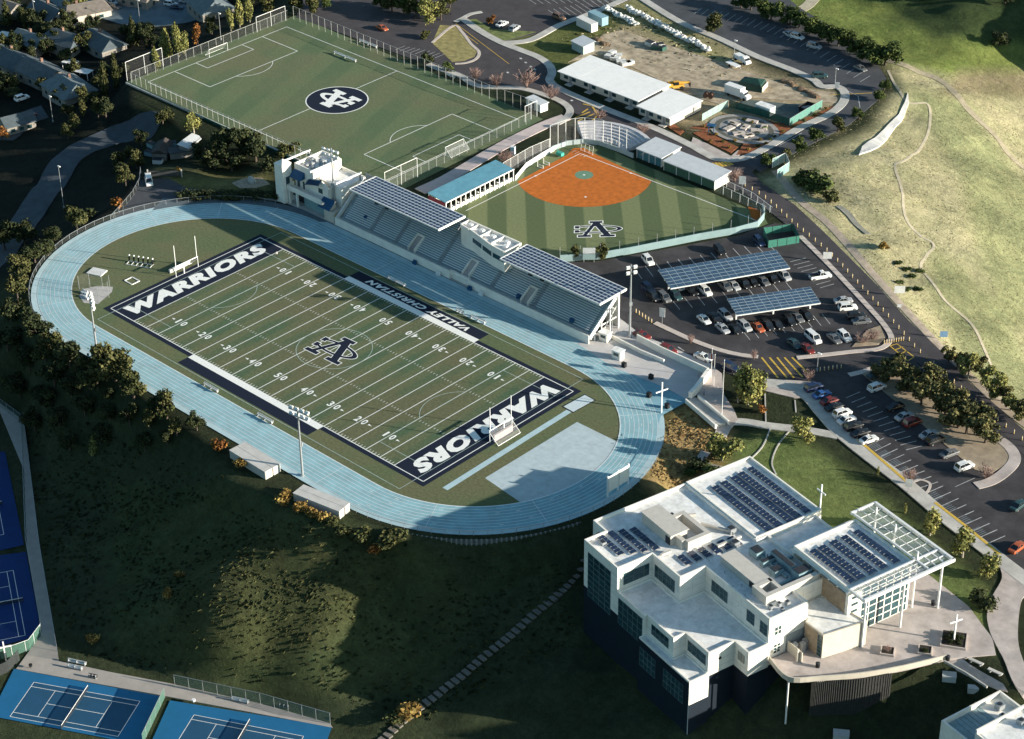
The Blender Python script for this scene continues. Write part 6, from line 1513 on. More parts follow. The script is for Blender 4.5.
def plant(px, py, h, wd, kind, shape, label, cat='tree', group=None, z=None, name=None):
    var = rnd.randint(0, 4); key = (kind, shape, var)
    if key not in PROTO: PROTO[key] = make_proto(kind, shape, hash((len(PROTO)*17+3)) % 9999)
    p = T(px, py) if z is None else at(px, py, z)
    nm_ = name or {'round':'round_tree','weep':'birch_tree','cone':'conifer_tree','column':'cypress_tree','bush':'shrub','bare':'bare_shrub'}[shape]
    o = thing(nm_, label, cat if shape not in ('bush',) else 'shrub', (p.x, p.y, p.z-.15), rnd.uniform(0, 6.28), group); o.scale = (wd, wd, h)
    cm, tm = PROTO[key]
    for nn_, me_ in (('crown', cm), ('trunk', tm)):
        c = bpy.data.objects.new(nn_, me_); COL.objects.link(c); c.parent = o
    return o
# row on the planted island of the lower car park
G = 'trees on the car park island'
isl = [(884,380,5.0,4.6),(893,377,5.5,5.0),(903,385,6.2,5.6),(912,392,6.5,6.0),(925,394,6.5,5.5),(921,405,6.2,5.5),(934,390,5.6,4.8),(936,409,6.5,6.0),(945,415,6.2,5.6),(953,416,6.6,5.6),(958,428,6.2,6.0),(966,434,6.0,5.6),(973,427,6.0,5.2),(980,436,6.2,5.6),(985,443,5.4,5.0)]
for i, (x, y, h, w_) in enumerate(isl): plant(x, y, h*1.15, w_*1.45, 'sage', 'round', 'olive green tree on the lower car park island, %s from the exit end' % ordw(i), group=G)
for i, (x, y, h, w_, k) in enumerate([(948,364,5,4.6,'olive'),(957,368,5.4,5,'olive'),(968,378,7,6,'birch'),(976,372,5,5,'olive'),(985,384,5.5,5,'birch'),(992,399,7.2,6.2,'birch'),(1003,401,5,5,'olive'),(1011,410,5,5.4,'birch'),(1020,419,5,5.4,'olive'),(1000,388,4.4,4.6,'birch')]):
    plant(x, y, h, w_, 'sage' if k == 'olive' else k, 'round', '%s tree right of the hill road, %s from the upper end' % ('yellow green' if k == 'birch' else 'olive green', ordw(i)), group='trees right of the hill road')
for i, (x, y, h, w_) in enumerate([(741,8,4,4.5),(751,10,4.4,5),(762,15,4.6,5),(771,20,4.4,5),(781,21,4.6,5.2),(790,24,4.6,5.2),(799,28,4.8,5),(810,34,5,5.4),(820,38,4.8,5.2),(829,43,5,5.2),(838,46,5,5),(848,51,5,5.2),(859,55,5.2,5.6),(872,65,6.4,7.5),(885,65,6.2,7.2)]):
    plant(x, y, h*1.3, w_*1.45, 'green', 'round', 'green tree in the row above the upper car park, %s from the top' % ordw(i), group='trees along the upper car park')
for i, (x, y, h, w_) in enumerate([(884,90,4,4.5),(879,101,4,4.5),(859,119,4,4.6),(838,131,4.6,5.6),(817,141,4.8,5.8),(799,151,4.2,5),(786,159,3.4,4.2),(768,167,4,5)]):
    plant(x, y, h, w_, 'green' if i not in (3,6) else 'olive', 'round', 'small roadside tree at the foot of the golden hill, %s from the top bend' % ordw(i), group='roadside trees below the hill')
for i, (x, y, h, w_, k) in enumerate([(801,184,3.4,5,'green'),(813,188,4.4,7.5,'green'),(822,192,4.8,7.5,'green'),(830,202,3.4,5,'olive'),(806,178,3,4,'olive')]):
    plant(x, y, h, w_, k, 'bush', 'dense green shrub on the golden hill above the road, %s of the clump' % ORD[i], group='shrub clump on the golden hill')
plant(714, 31, 6, 8.6, 'olive', 'round', 'lone round tree standing in the upper car park')
plant(883, 249, 2.6, 2.8, 'gold', 'bush', 'small rust-gold shrub alone on the golden hillside')
for i, (x, y) in enumerate([(899,264),(907,270),(913,277),(920,272),(918,290),(899,283),(905,290)]): plant(x, y, 1.1, 2.6, 'green', 'bush', 'low dark shrub in the patch beside the hill trail, %s from the left' % ORD[i], group='low shrubs beside the hill trail')
for i, (x, y, h, w_, k, s) in enumerate([(296,12,6,6,'olive','round'),(312,14,7,7,'olive','round'),(325,8,6,6,'green','round'),(392,12,7,8,'olive','round'),(404,14,7.5,8,'green','round'),(416,18,7.5,8,'olive','round'),(430,22,8,8.5,'birch','round'),(441,20,7,7,'olive','round'),(450,8,6,6,'olive','round'),(382,8,6,6,'green','round')]):
    plant(x, y, h, w_, k, s, 'leafy tree beyond the far soccer fence at the top, %s from the soccer corner' % ordw(sorted([296,312,325,392,404,416,430,441,450,382]).index(x)), group='trees beyond the far soccer fence')
for x, y, h, w_, k, s, l in [(425,38,3,3.4,'olive','bush','small olive shrub at the top of the dry planted island'),(427,63,3.6,4,'oak','bush','dark shrub beside the far soccer fence and parking stalls'),(448,71,3.6,4.4,'green','bush','green shrub beside the far soccer fence near the kerb end'),
    (476,80,4.4,5,'pink','bare','leftmost bare pinkish bush along the north road'),(497,87,4.4,5,'pink','bare','second bare pinkish bush along the north road'),(527,88,6,7.5,'pink','bare','largest bare pinkish bush along the north road'),(551,99,4.4,6,'pink','bare','bare pinkish bush nearest the portable classrooms'),
    (506,164,4,6,'pink','bare','bare pinkish bush at the end of the turquoise shed'),(489.5,25,3.4,4,'rust','round','small reddish tree on the grass triangle by the north road'),(600,119,3,4.5,'pink','bare','bare twiggy bush behind the white bleachers'),(644,134,3.4,4.5,'pink','bare','bare twiggy bush above the first dugout'),
    (735,182,4,5,'pink','bare','pale bare bush beside the long dugout'),(908,484,4,4,'pink','bare','bare bush on the small island in the lower car park'),(985,478,3.4,4.4,'pink','bare','bare bush at the rounded end of the tree island'),(862,343,2.6,4,'pink','bare','bare bush on the left of the planting bed near the exit'),(872,340,2.8,4.4,'pink','bare','bare bush on the right of the planting bed near the exit'),
    (691,344,3,2,'pink','bare','small bare tree on the kerbed median, nearer the stand'),(754,360,3,2,'pink','bare','small bare tree at the end of the kerbed median'),(808,381,3.4,3,'pink','bare','bare reddish bush beside the yellow crossing lamp'),
    (575,259,4.2,4.2,'olive','round','round olive tree left of the small outfield scoreboard'),(602,259,4.6,4.8,'olive','round','round olive tree right of the small outfield scoreboard'),
    (738,402,8.4,8,'birch','weep','yellow green birch at the left of the lawn clump'),(748,404,9.5,9,'birch','weep','tallest yellow green birch in the lawn clump'),(756,399,8,8,'birch','weep','yellow green birch at the right of the lawn clump'),(744,394,8,8,'birch','weep','yellow green birch at the back of the lawn clump'),
    (803,438,5.6,6.6,'birch','round','round leafy tree where the two lawn paths cross'),(722,460,6.2,8.5,'birch','round','wide yellow green tree beside the school roof corner'),(716,457,5,6,'birch','round','smaller yellow green tree left of the wide one by the school'),
    (761.5,413,2.8,2.2,'rust','bush','rust-orange shrub at the edge of the upper lawn'),(930,535,6.6,7.6,'birch','weep','pale green young tree on the lawn nearest the trellis'),(962.5,557,6.8,8.4,'birch','weep','pale green young tree in the middle of the lower lawn row'),(988,577,6,7.4,'birch','weep','green young tree at the end of the lower lawn row'),
    (984,606,3.4,5.5,'oak','bush','dark shrub beside the curved walkway'),(905,513,2.8,1.2,'birch','column','very thin young tree on the lawn beside the footpath'),(878,475,2.6,1.0,'birch','column','thin young sapling on the lawn beside the yellow kerb'),(700,468,2.6,4.5,'oak','bush','dark shrub below the school corner on the golden bank'),(690,474,2.2,4,'green','bush','green shrub at the foot of the golden bank'),(712,474,2.2,4,'green','bush','green shrub beside the school wall')]:
    plant(x, y, h, w_, k, s, l)
# along the left of the soccer pitch
for x, y, h, w_, k, s, l in [(134,45,10,5.5,'olive','cone','pointed conifer behind the cul-de-sac lamp'),(117,90,12.5,4.2,'olive','column','tall cypress at the soccer corner, the right one of two'),(106,98,11.5,4.4,'olive','column','tall cypress at the soccer corner, the left one of two'),(126,78,6,5,'oak','round','dark round tree behind the two cypresses'),
    (157,70,7,5,'birch','weep','short weeping tree behind the far left soccer fence'),(167,62,10.5,7,'birch','weep','tall weeping yellow green tree behind the far left soccer fence'),(179,57,10.5,7,'birch','weep','widest weeping tree behind the far left soccer fence'),(185,55,8,5,'birch','weep','slender weeping tree nearest the far left soccer goal'),(198,45,7.5,5.5,'rust','weep','tree with reddish foliage behind the far left soccer goal'),(146,44,7,6,'oak','round','dark tree between the conifer and weeping trees'),
    (231,31,7,5.5,'birch','weep','yellow green tree left of the pair at the top soccer corner'),(240,27,8.5,6,'birch','weep','taller yellow green tree at the top soccer corner'),(250,22,7.5,5.5,'birch','weep','yellow green tree at the right of the top soccer corner group'),(212,34,6,5,'oak','round','dark tree beyond the far left soccer fence'),(268,12,6,6,'olive','round','olive tree beyond the top corner of the soccer pitch'),(152,48,6,5,'oak','round','dark tree behind the shortest weeping tree'),
    (163,124,5,6.5,'olive','round','wide light-topped tree above the small service sheds'),(194,133,6.4,6.5,'birch','round','bright yellow green tree above the pale shed roof'),(142,146,6,4.5,'oak','round','dark tree at the end of the residential street'),
    (129,162,6,5.5,'olive','round','olive tree left of the service yard, upper'),(121,168,6,5,'oak','round','dark tree left of the service yard'),(137,168,6,5,'olive','round','olive tree beside the service sheds'),(126,186,6.5,5.5,'olive','round','olive tree left of the service yard, lower'),(120,178,5,4.5,'oak','round','small dark tree left of the service yard'),
    (179,175,2.6,2.4,'gold','bush','small yellow shrub at the gate of the service yard'),(118,207,3.6,4,'rust','bush','bright orange shrub above the left bend of the track'),(77,229,7.5,7.5,'olive','round','large olive tree above the left bend of the track'),(88,220,4,5,'oak','bush','dark shrub between the olive tree and orange shrub'),
    (215,168,8,9,'oak','round','large dark oak left of the stadium building, lower left one'),(224,158,9.5,10,'oak','round','large dark oak in the middle of the oak clump'),(240,155,9.5,10,'oak','round','large dark oak at the top of the oak clump'),(256,161,8.5,9,'oak','round','large dark oak nearest the stadium building'),(232,171,7,8,'oak','round','dark oak at the foot of the oak clump'),(204,160,6,7,'oak','round','dark oak beside the pale shed roof'),
    (268,171,4.5,5,'oak','bush','dark shrub beside the slim tower'),(284,156,4,4.5,'olive','bush','olive shrub behind the slim tower'),(292,152,3.4,4,'olive','bush','olive shrub at the near soccer fence behind the tower')]:
    plant(x, y, h, w_, k, s, l)
# hedge along the service yard
for i in range(11): plant(183+i*9.2, 198+.5*math.sin(i), 2.6, 4.4, 'oak', 'bush', 'dark hedge shrub between the service yard and the oaks, %s from the gate' % ORD[i], group='dark hedge behind the track apron')
# left slope below the track
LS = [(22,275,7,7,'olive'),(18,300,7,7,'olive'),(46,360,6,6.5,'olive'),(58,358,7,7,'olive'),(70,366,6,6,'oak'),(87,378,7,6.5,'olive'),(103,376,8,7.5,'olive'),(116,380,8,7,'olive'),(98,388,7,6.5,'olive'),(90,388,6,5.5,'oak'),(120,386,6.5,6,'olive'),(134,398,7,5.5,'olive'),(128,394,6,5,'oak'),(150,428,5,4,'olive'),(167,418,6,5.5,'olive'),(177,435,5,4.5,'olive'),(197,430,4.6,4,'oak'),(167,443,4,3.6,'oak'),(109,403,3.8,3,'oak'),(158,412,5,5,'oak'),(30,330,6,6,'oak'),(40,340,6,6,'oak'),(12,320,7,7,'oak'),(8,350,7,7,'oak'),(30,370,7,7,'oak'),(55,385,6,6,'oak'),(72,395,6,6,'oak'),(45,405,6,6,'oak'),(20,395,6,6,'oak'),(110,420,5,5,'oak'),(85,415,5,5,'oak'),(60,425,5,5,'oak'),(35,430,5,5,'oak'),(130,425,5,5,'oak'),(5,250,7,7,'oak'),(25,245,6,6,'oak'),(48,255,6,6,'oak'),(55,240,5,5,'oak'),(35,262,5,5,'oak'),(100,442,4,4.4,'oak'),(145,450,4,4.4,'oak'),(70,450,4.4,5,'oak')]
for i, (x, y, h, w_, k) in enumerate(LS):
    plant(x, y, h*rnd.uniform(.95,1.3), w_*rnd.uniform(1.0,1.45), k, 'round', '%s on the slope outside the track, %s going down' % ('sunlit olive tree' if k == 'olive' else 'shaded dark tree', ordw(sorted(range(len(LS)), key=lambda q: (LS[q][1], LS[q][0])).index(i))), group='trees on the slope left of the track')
plant(94, 452, 4.6, 3.4, 'birch', 'cone', 'small pale pointed tree alone on the dark slope')
for x, y, h, w_, k, l in [(221,450,3.4,3.6,'rust','rust-orange shrub at the left end of the containers'),(241,468,2.4,3,'gold','golden shrub below the left container pair'),(284,502,2.8,4,'gold','golden shrub between the two container pairs'),(300,510,2.4,3.6,'gold','golden shrub below the left end of the right containers'),(312,515,2.2,3,'gold','golden shrub below the middle of the right containers'),(322,520,2.2,3.2,'gold','small golden shrub below the right containers'),(334,524,2.2,3.2,'olive','olive shrub at the right end of the right containers'),
    (168,597,2.6,2.4,'gold','bright golden shrub on the open slope'),(92.5,642,2.2,3,'gold','golden shrub low on the dark slope above the courts'),(180,576,1.6,2.4,'gold','small golden shrub above the bright one on the open slope'),(375,555,2.6,2.8,'rust','rust-orange shrub on the slope below the retaining wall'),(360,541,3,5.6,'olive','wide olive shrub below the near bend of the track'),(392,542,3.2,6.5,'olive','widest olive shrub below the near bend of the track'),(345,535,2.4,4,'olive','low olive shrub left of the wide shrubs below the bend'),(408,714,2.6,6,'gold','golden shrub beside the stepped path low on the slope'),(395,720,2.2,5,'olive','olive shrub beside the stepped path low on the slope')]:
    plant(x, y, h, w_, k, 'bush', l)
# dark trees among the houses
RG = 'shaded trees between the top left houses'
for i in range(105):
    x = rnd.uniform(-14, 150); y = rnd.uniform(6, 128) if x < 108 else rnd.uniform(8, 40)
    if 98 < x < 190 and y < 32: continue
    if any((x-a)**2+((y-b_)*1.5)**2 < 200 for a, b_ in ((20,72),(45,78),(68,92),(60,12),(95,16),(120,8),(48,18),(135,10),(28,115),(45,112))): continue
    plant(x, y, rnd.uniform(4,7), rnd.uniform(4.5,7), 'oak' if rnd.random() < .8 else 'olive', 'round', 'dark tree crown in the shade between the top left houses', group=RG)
for x, y, h, w_, k, s, l in [(8,25,9,6,'olive','cone','sunlit pointed conifer at the top left corner'),(72,18,7,7,'olive','round','sunlit olive tree between the two top left houses'),(80,12,6,6,'birch','round','sunlit yellow green tree beside the tan house'),(97,7,5,5,'birch','round','sunlit yellow green tree near the cul-de-sac cars'),(25,30,8,2.6,'olive','column','thin cypress beside the white utility pole'),(68,138,5,5,'olive','round','sunlit olive tree beside the residential street'),(83,116,6,4,'olive','column','sunlit narrow tree near the lower grey house'),(3,140,5,6,'rust','round','reddish tree at the left edge by the driveway'),(75,128,5,5,'olive','round','olive tree between the lower grey house and street')]:
    plant(x, y, h, w_, k, s, l)
for i in range(16):
    x, y = rnd.uniform(155, 300), rnd.uniform(-4, 22) ; 
    if y > 30 - (x-155)*.2 or x < 195: continue
    plant(x, y, rnd.uniform(4,7), rnd.uniform(4.5,7), 'oak', 'round', 'dark tree beyond the top edge of the soccer pitch', group='dark trees beyond the soccer pitch')
for k, (x, y) in enumerate([(925,-2),(960,-4),(1005,3),(985,-8),(1018,-6),(1000,45)]): plant(x, y, 5, 7, 'oak', 'round', 'dark tree in the shade at the top right, %s from the left' % ORD[k], group='dark trees at the top right')
for k, (u, v) in enumerate(((66.0,23.6),)):
    for j in range(5):
        p = UV(u+1.3*math.cos(j*1.26), v+1.3*math.sin(j*1.26)); q = px_of(np.array([p.x,p.y,.4]))
        plant(q[0], q[1], 1.2, 1.5, 'oak', 'bush', 'low dark shrub round the foot of the plaza cross', group='shrubs in the cross planter', z=.4)
for px, py, kd, l in ((887.5,652,'pink','reddish bare shrub in the left plaza planter'),(925,651,'oak','small dark shrub in the right plaza planter')):
    plant(px, py, 1.7 if kd == 'pink' else .9, 1.9 if kd == 'pink' else 1.4, kd, 'bare' if kd == 'pink' else 'bush', l, z=.5)
# ------------------------------------------------------------------ grass and scrub
def scatter(name, poly_px, n_, size, mats, label, seed, zmask=None, hgt=.5):
    r = np.random.RandomState(seed); P_ = np.array(poly_px, float); V = []; F = []; Mi = []
    lo, hi = P_.min(0), P_.max(0); c = 0; W2 = np.array([tuple(T(a, b_)[:2]) for a, b_ in poly_px]); lo, hi = W2.min(0), W2.max(0)
    Q = lo + (hi-lo)*r.rand(n_*4, 2); Q = Q[inside(W2, Q)]; Q = Q[sdist(PLAT, Q) > 1.5][:n_] if zmask is None else Q[:n_]
    clump = np.sin(Q[:,0]*.21+1.3*np.sin(Q[:,1]*.17))*np.sin(Q[:,1]*.19+np.sin(Q[:,0]*.13)); Q = Q[clump + r.rand(len(Q))*1.2 > .25]
    for x, y in Q:
        z = H(x, y)-.15; s = size*(.5+r.rand()); mi = int(r.rand() < .45)
        for k in range(3):
            a = r.rand()*PI; dx, dy = math.cos(a)*s, math.sin(a)*s; ox_, oy_ = (r.rand(2)-.5)*s; h = hgt*s*(1.0+r.rand()); o = len(V)
            V += [(x+ox_-dx, y+oy_-dy, z), (x+ox_+dx, y+oy_+dy, z), (x+ox_+dx*.5+.2*s*(r.rand()-.5), y+oy_+dy*.5, z+h), (x+ox_-dx*.6, y+oy_-dy*.6, z+h*.8)]
            F.append([o,o+1,o+2,o+3]); Mi.append(mi)
    mb = MB(); mb.v, mb.f, mb.m = V, F, Mi; o = mb.build(name, mats); tag(o, label, 'grass', kind='stuff'); return o
scatter('slope_scrub', [(20,420),(150,440),(280,520),(430,550),(560,560),(580,640),(430,720),(300,690),(60,650)], 4200, .42, [leafmat('scrub_dark',(0.016,0.022,0.010),(0.028,0.036,0.015)), leafmat('scrub_olive',(0.040,0.046,0.018),(0.065,0.070,0.028))], 'rough dark scrub and tufts of grass covering the slope below the track', 3, 1, .35)
scatter('sunlit_scrub', [(160,570),(230,535),(330,530),(420,545),(400,590),(330,640),(260,660),(185,650)], 1100, .36, [leafmat('scrub_sunlit',(0.075,0.078,0.030),(0.12,0.115,0.045)), MATS['scrub_olive']], 'scrub tufts on the sunlit slope, sunlight put into their colour', 4, 1, .28)  # lighter copy of the slope scrub, sunlight put into its colour
scatter('hill_grass', [(775,172),(880,80),(940,70),(1040,120),(1040,440),(1000,395),(900,300),(800,205)], 16000, .24, [leafmat('straw_grass',(0.36,0.31,0.19),(0.46,0.40,0.25)), leafmat('green_grass_tuft',(0.24,0.23,0.11),(0.34,0.31,0.16))], 'dry straw-coloured grass tufts over the golden hill', 5, 1, .16)
scatter('bank_grass', [(650,478),(660,430),(690,404),(725,430),(715,460),(690,490)], 900, .45, [leafmat('bank_gold',(0.28,0.20,0.09),(0.38,0.27,0.13)), leafmat('bank_brown',(0.20,0.13,0.06),(0.28,0.18,0.08))], 'long golden-brown grass on the bank between the track and the school', 6, 1, .22)
scatter('yard_weeds', [(560,40),(600,10),(650,8),(760,65),(720,80),(640,60)], 500, .4, [MATS['scrub_olive'], MATS['straw_grass']], 'weeds scattered over the dirt yard', 8, 1, .3)
# ------------------------------------------------------------------ cars
M_CGL = mat('car_glass', (0.010,0.014,0.018), .08, .2, 1, spec=.7)
M_TYRE = mat('tyre', (0.015,0.015,0.016), .9, .2, 3); M_RIM = mat('wheel_rim', (0.35,0.35,0.36), .4, .1, 3, metal=.6)
M_HL = mat('headlight_lens', (0.65,0.66,0.66), .2, .05, 3); M_TL = mat('tail_light', (0.30,0.02,0.015), .3, .05, 3)
PAINT = {k: mat('car_paint_'+k, c, .28, .04, 1, spec=.6) for k, c in dict(white=(0.70,0.70,0.68), silver=(0.36,0.37,0.38), grey=(0.12,0.125,0.13), black=(0.012,0.013,0.015), blue=(0.03,0.10,0.28), navy=(0.012,0.025,0.07), red=(0.15,0.02,0.015), orange=(0.36,0.085,0.03), teal=(0.025,0.060,0.065), brown=(0.16,0.09,0.05), cream=(0.48,0.45,0.38)).items()}
def loft(mb, secs, m=0, cap=True):
    o = len(mb.v); k = len(secs[0])
    for s in secs: mb.v += [tuple(p) for p in s]
    for i in range(len(secs)-1):
        for j in range(k):
            a, b_ = o+i*k+j, o+i*k+(j+1) % k; mb.f.append([a, b_, b_+k, a+k]); mb.m.append(m)
    if cap: mb.f.append([o+j for j in range(k)][::-1]); mb.m.append(m); mb.f.append([o+(len(secs)-1)*k+j for j in range(k)]); mb.m.append(m)
CARP = {}
def car_proto(kind):
    if kind in CARP: return CARP[kind]
    L, Wd, Hh, hood, c0, c1, r0, r1 = {'sedan': (4.7,1.84,1.45,.92,-1.55,1.15,-.75,.45), 'suv': (4.7,1.92,1.75,1.08,-2.15,1.2,-1.85,.45), 'coupe': (4.5,1.84,1.35,.88,-1.6,1.0,-.7,.25), 'pickup': (5.7,2.0,1.85,1.12,-.4,1.5,-.15,.75), 'van': (5.3,2.0,1.95,1.15,-2.5,1.75,-2.35,1.05)}[kind]
    a, w_ = L/2, Wd/2; parts = []
    mb = MB()
    def sec(x, wf, z0, z1): return [(x,-w_*wf,z0),(x,w_*wf,z0),(x,w_*wf*1.0,z1*.72),(x,w_*wf*.90,z1),(x,-w_*wf*.90,z1),(x,-w_*wf,z1*.72)]
    loft(mb, [sec(-a,.84,.38,hood*.80),sec(-a+.15,.95,.28,hood*.96),sec(-a*.6,1,.24,hood),sec(0,1,.24,hood),sec(a*.5,1,.24,hood*.97),sec(a-.25,.95,.26,hood*.86),sec(a,.82,.34,hood*.68)])
    if kind == 'pickup': mb.box(-a+.15,-.45,-w_+.18,w_-.18,hood+.003,hood+.006,1)
    # roof skin and pillars
    rw = w_*.74; bw = w_*.89
    mb.add([(r0,-rw,Hh-.02),(r1,-rw,Hh-.02),(r1,rw,Hh-.02),(r0,rw,Hh-.02),(r0+.1,-rw*.9,Hh+.03),(r1-.1,-rw*.9,Hh+.03),(r1-.1,rw*.9,Hh+.03),(r0+.1,rw*.9,Hh+.03)], [(4,5,6,7),(0,1,5,4),(1,2,6,5),(2,3,7,6),(3,0,4,7),(3,2,1,0)], 0)
    for s in (-1,1):
        for (xb, xt) in ((c0,r0),(c1,r1),((c0+c1)/2,(r0+r1)/2)): mb.bar((xb,s*bw,hood-.03),(xt,s*rw,Hh),.09,.09,0)
    parts.append(('body', mb, [PAINT['white'], M_BLACK]))
    mb = MB(); g = .985
    mb.add([(c0,-bw,hood-.02),(c1,-bw,hood-.02),(c1,bw,hood-.02),(c0,bw,hood-.02),(r0,-rw,Hh-.03),(r1,-rw,Hh-.03),(r1,rw,Hh-.03),(r0,rw,Hh-.03)], [(0,1,5,4),(1,2,6,5),(2,3,7,6),(3,0,4,7)], 0)
    parts.append(('windows', mb, [M_CGL]))
    for sx in (-1,1):
        for sy in (-1,1):
            mb = MB(); x = sx*(a-.92); mb.tube((x,sy*(w_-.20),.33),(x,sy*(w_+.02),.33),.33,0,12); mb.tube((x,sy*(w_+.021),.33),(x,sy*(w_+.03),.33),.19,1,8); parts.append(('wheel', mb, [M_TYRE, M_RIM]))
    for sy in (-1,1):
        mb = MB(); mb.box(a-.20,a+.01,sy*w_*.55,sy*w_*.80,hood*.56,hood*.70); parts.append(('headlight', mb, [M_HL]))
        mb = MB(); mb.box(-a-.01,-a+.12,sy*w_*.60,sy*w_*.82,hood*.62,hood*.80); parts.append(('tail_light', mb, [M_TL]))
    CARP[kind] = [(n_, m_.mesh(n_, mm), len(mm)) for n_, m_, mm in parts]; return CARP[kind]
def car(px, py, dx, dy, color, kind, label, group=None, z=.03):
    p = at(px, py + 1.5, 0); p.z = z
    ang = dirang(px, py, dx, dy); o = thing({'sedan':'sedan_car','suv':'suv_car','coupe':'coupe_car','pickup':'pickup_truck','van':'van'}[kind], label, 'van' if kind == 'van' else ('pickup truck' if kind == 'pickup' else 'car'), p, ang, group)
    for n_, me_, k in car_proto(kind):
        c = bpy.data.objects.new(n_, me_); COL.objects.link(c); c.parent = o
        if n_ == 'body': c.material_slots[0].link = 'OBJECT'; c.material_slots[0].material = PAINT[color]
    return o
def row(spec, d, where, group, order):
    for i, s in enumerate(spec):
        x, y, c, k = s[:4]; dd = s[4] if len(s) > 4 else d
        kw = {'sedan':'sedan','suv':'estate car' if False else 'tall car','coupe':'low coupe','pickup':'pickup','van':'van'}[k]
        car(x, y, dd[0], dd[1], c, k, '%s %s %s, %s %s' % (c, kw, where, ordw(i), order), group)
row([(813.5,388,'navy','suv'),(821.5,395,'blue','sedan'),(829.5,401.5,'red','sedan'),(834,407.5,'black','sedan'),(842,414,'white','suv'),(846.5,420.5,'white','sedan'),(853,427,'black','suv'),(860,433.5,'black','sedan'),(868.5,440,'white','coupe')], (21,-7), 'parked against the lawn footpath', 'cars parked along the lawn footpath', 'from the crossing')
row([(876,375,'teal','sedan'),(876.5,388,'white','suv'),(895,407,'black','sedan'),(904,417,'silver','sedan'),(912,423,'red','suv'),(928.5,435,'silver','sedan'),(935,441,'black','suv'),(949,454,'grey','sedan'),(964,467,'white','suv')], (21,-8), 'parked below the tree island', 'cars parked below the tree island', 'from the upper end')
row([(1017,548,'orange','sedan'),(1018,506,'teal','sedan')], (16,-12), 'at the right edge of the lower car park', 'cars at the right edge of the lower car park', 'from the bottom')
C1 = (65,55)
row([(648,289,'navy','suv'),(653,297,'black','suv'),(664,298,'grey','suv'),(675,296,'teal','suv'),(678,286,'white','sedan'),(691,291,'black','sedan'),(705,291.5,'white','suv'),(725,287,'grey','suv'),(733.5,286,'silver','sedan'),(744,284.5,'black','suv'),(752,282,'black','sedan'),(763,281.5,'grey','sedan'),(772,279,'black','suv'),(784,276.5,'silver','suv')], C1, 'in the row under the longer carport', 'cars under the longer carport', 'from the stand side')
row([(704,320,'white','coupe'),(715,318,'black','sedan'),(722.5,329,'silver','sedan'),(725,316,'silver','suv'),(735,329.5,'black','sedan'),(744.5,327,'silver','suv'),(757.5,327.5,'orange','sedan'),(767,326,'black','suv'),(776.5,324.5,'black','sedan'),(789,321.5,'black','suv'),(797,318,'grey','sedan'),(806,316.5,'black','suv')], (75,65), 'in the row under the shorter carport', 'cars under the shorter carport', 'from the stand side')
row([(648,261,'white','suv'),(719.5,251,'black','suv'),(759,242,'navy','suv')], (70,75), 'parked against the padded outfield wall', 'cars along the outfield wall', 'from the left')
row([(820,276.5,'white','pickup',(145,-22)),(843,301,'silver','sedan'),(847.5,308,'white','suv'),(856,316.5,'black','suv'),(861,321.5,'grey','sedan')], (125,-12), 'parked along the kerb of the hill road', 'cars along the hill road kerb', 'from the top')
row([(794,344,'teal','sedan'),(807,349,'red','sedan'),(813,338.5,'white','van',(80,68)),(834,339,'grey','sedan'),(844,337,'white','suv')], (80,68), 'in the bottom row of the car park', 'cars in the bottom row of the car park', 'from the left')
row([(642,335.5,'red','sedan'),(668,350.5,'red','suv'),(703,357.5,'white','sedan'),(730,367.5,'navy','suv')], (30,13), 'stopped along the road below the stand apron', 'cars on the road below the stand', 'from the stand')
for a in [(382,28,(30,14),'orange','sedan','orange car alone in the car park behind the soccer pitch'),(502,24,(30,-14),'white','sedan','white car beside the small reddish tree at the top'),(514.5,28.5,(30,-20),'silver','suv','silver car next to the white one near the reddish tree'),(559,17.5,(30,12),'brown','suv','brown car alone near the footpath at the top'),(789,34.5,(20,12),'silver','sedan','silver car in the upper car park, left of the white one'),(797,37,(20,6),'white','suv','white tall car in the upper car park, between two silver cars'),(814,46.5,(20,5),'silver','suv','silver car in the upper car park, nearest the curve of trees'),(860,68.5,(20,10),'grey','sedan','grey car at the curved end of the upper car park'),(819.5,76,(30,0),'teal','suv','dark green car beside the footpath in the upper car park'),
          (149,181.5,(3,14),'white','van','white van entering the service yard gate')]:
    car(a[0], a[1], a[2][0], a[2][1], a[3], a[4], a[5])
for px, py, dx, dy, c, k, l in [(112,4,30,12,'white','sedan','white car at the left side of the cul-de-sac'),(116,8,30,14,'grey','sedan','grey car beside the white one at the cul-de-sac'),(171,6,30,4,'white','suv','white car at the right side of the cul-de-sac'),(177,9,30,2,'navy','sedan','dark blue car at the right side of the cul-de-sac'),(186,3,30,2,'silver','sedan','silver car at the far right of the cul-de-sac'),(30,118,30,-14,'red','sedan','dark red car on the driveway at the left edge'),(22,100,30,-10,'white','suv','white car outside the lower left house')]:
    p = T(px, py); car(px, py, dx, dy, c, k, l, None, p.z+.12); o = list(COL.objects)[-1]
    while o.parent: o = o.parent
    o.location = (p.x, p.y, p.z+.14)
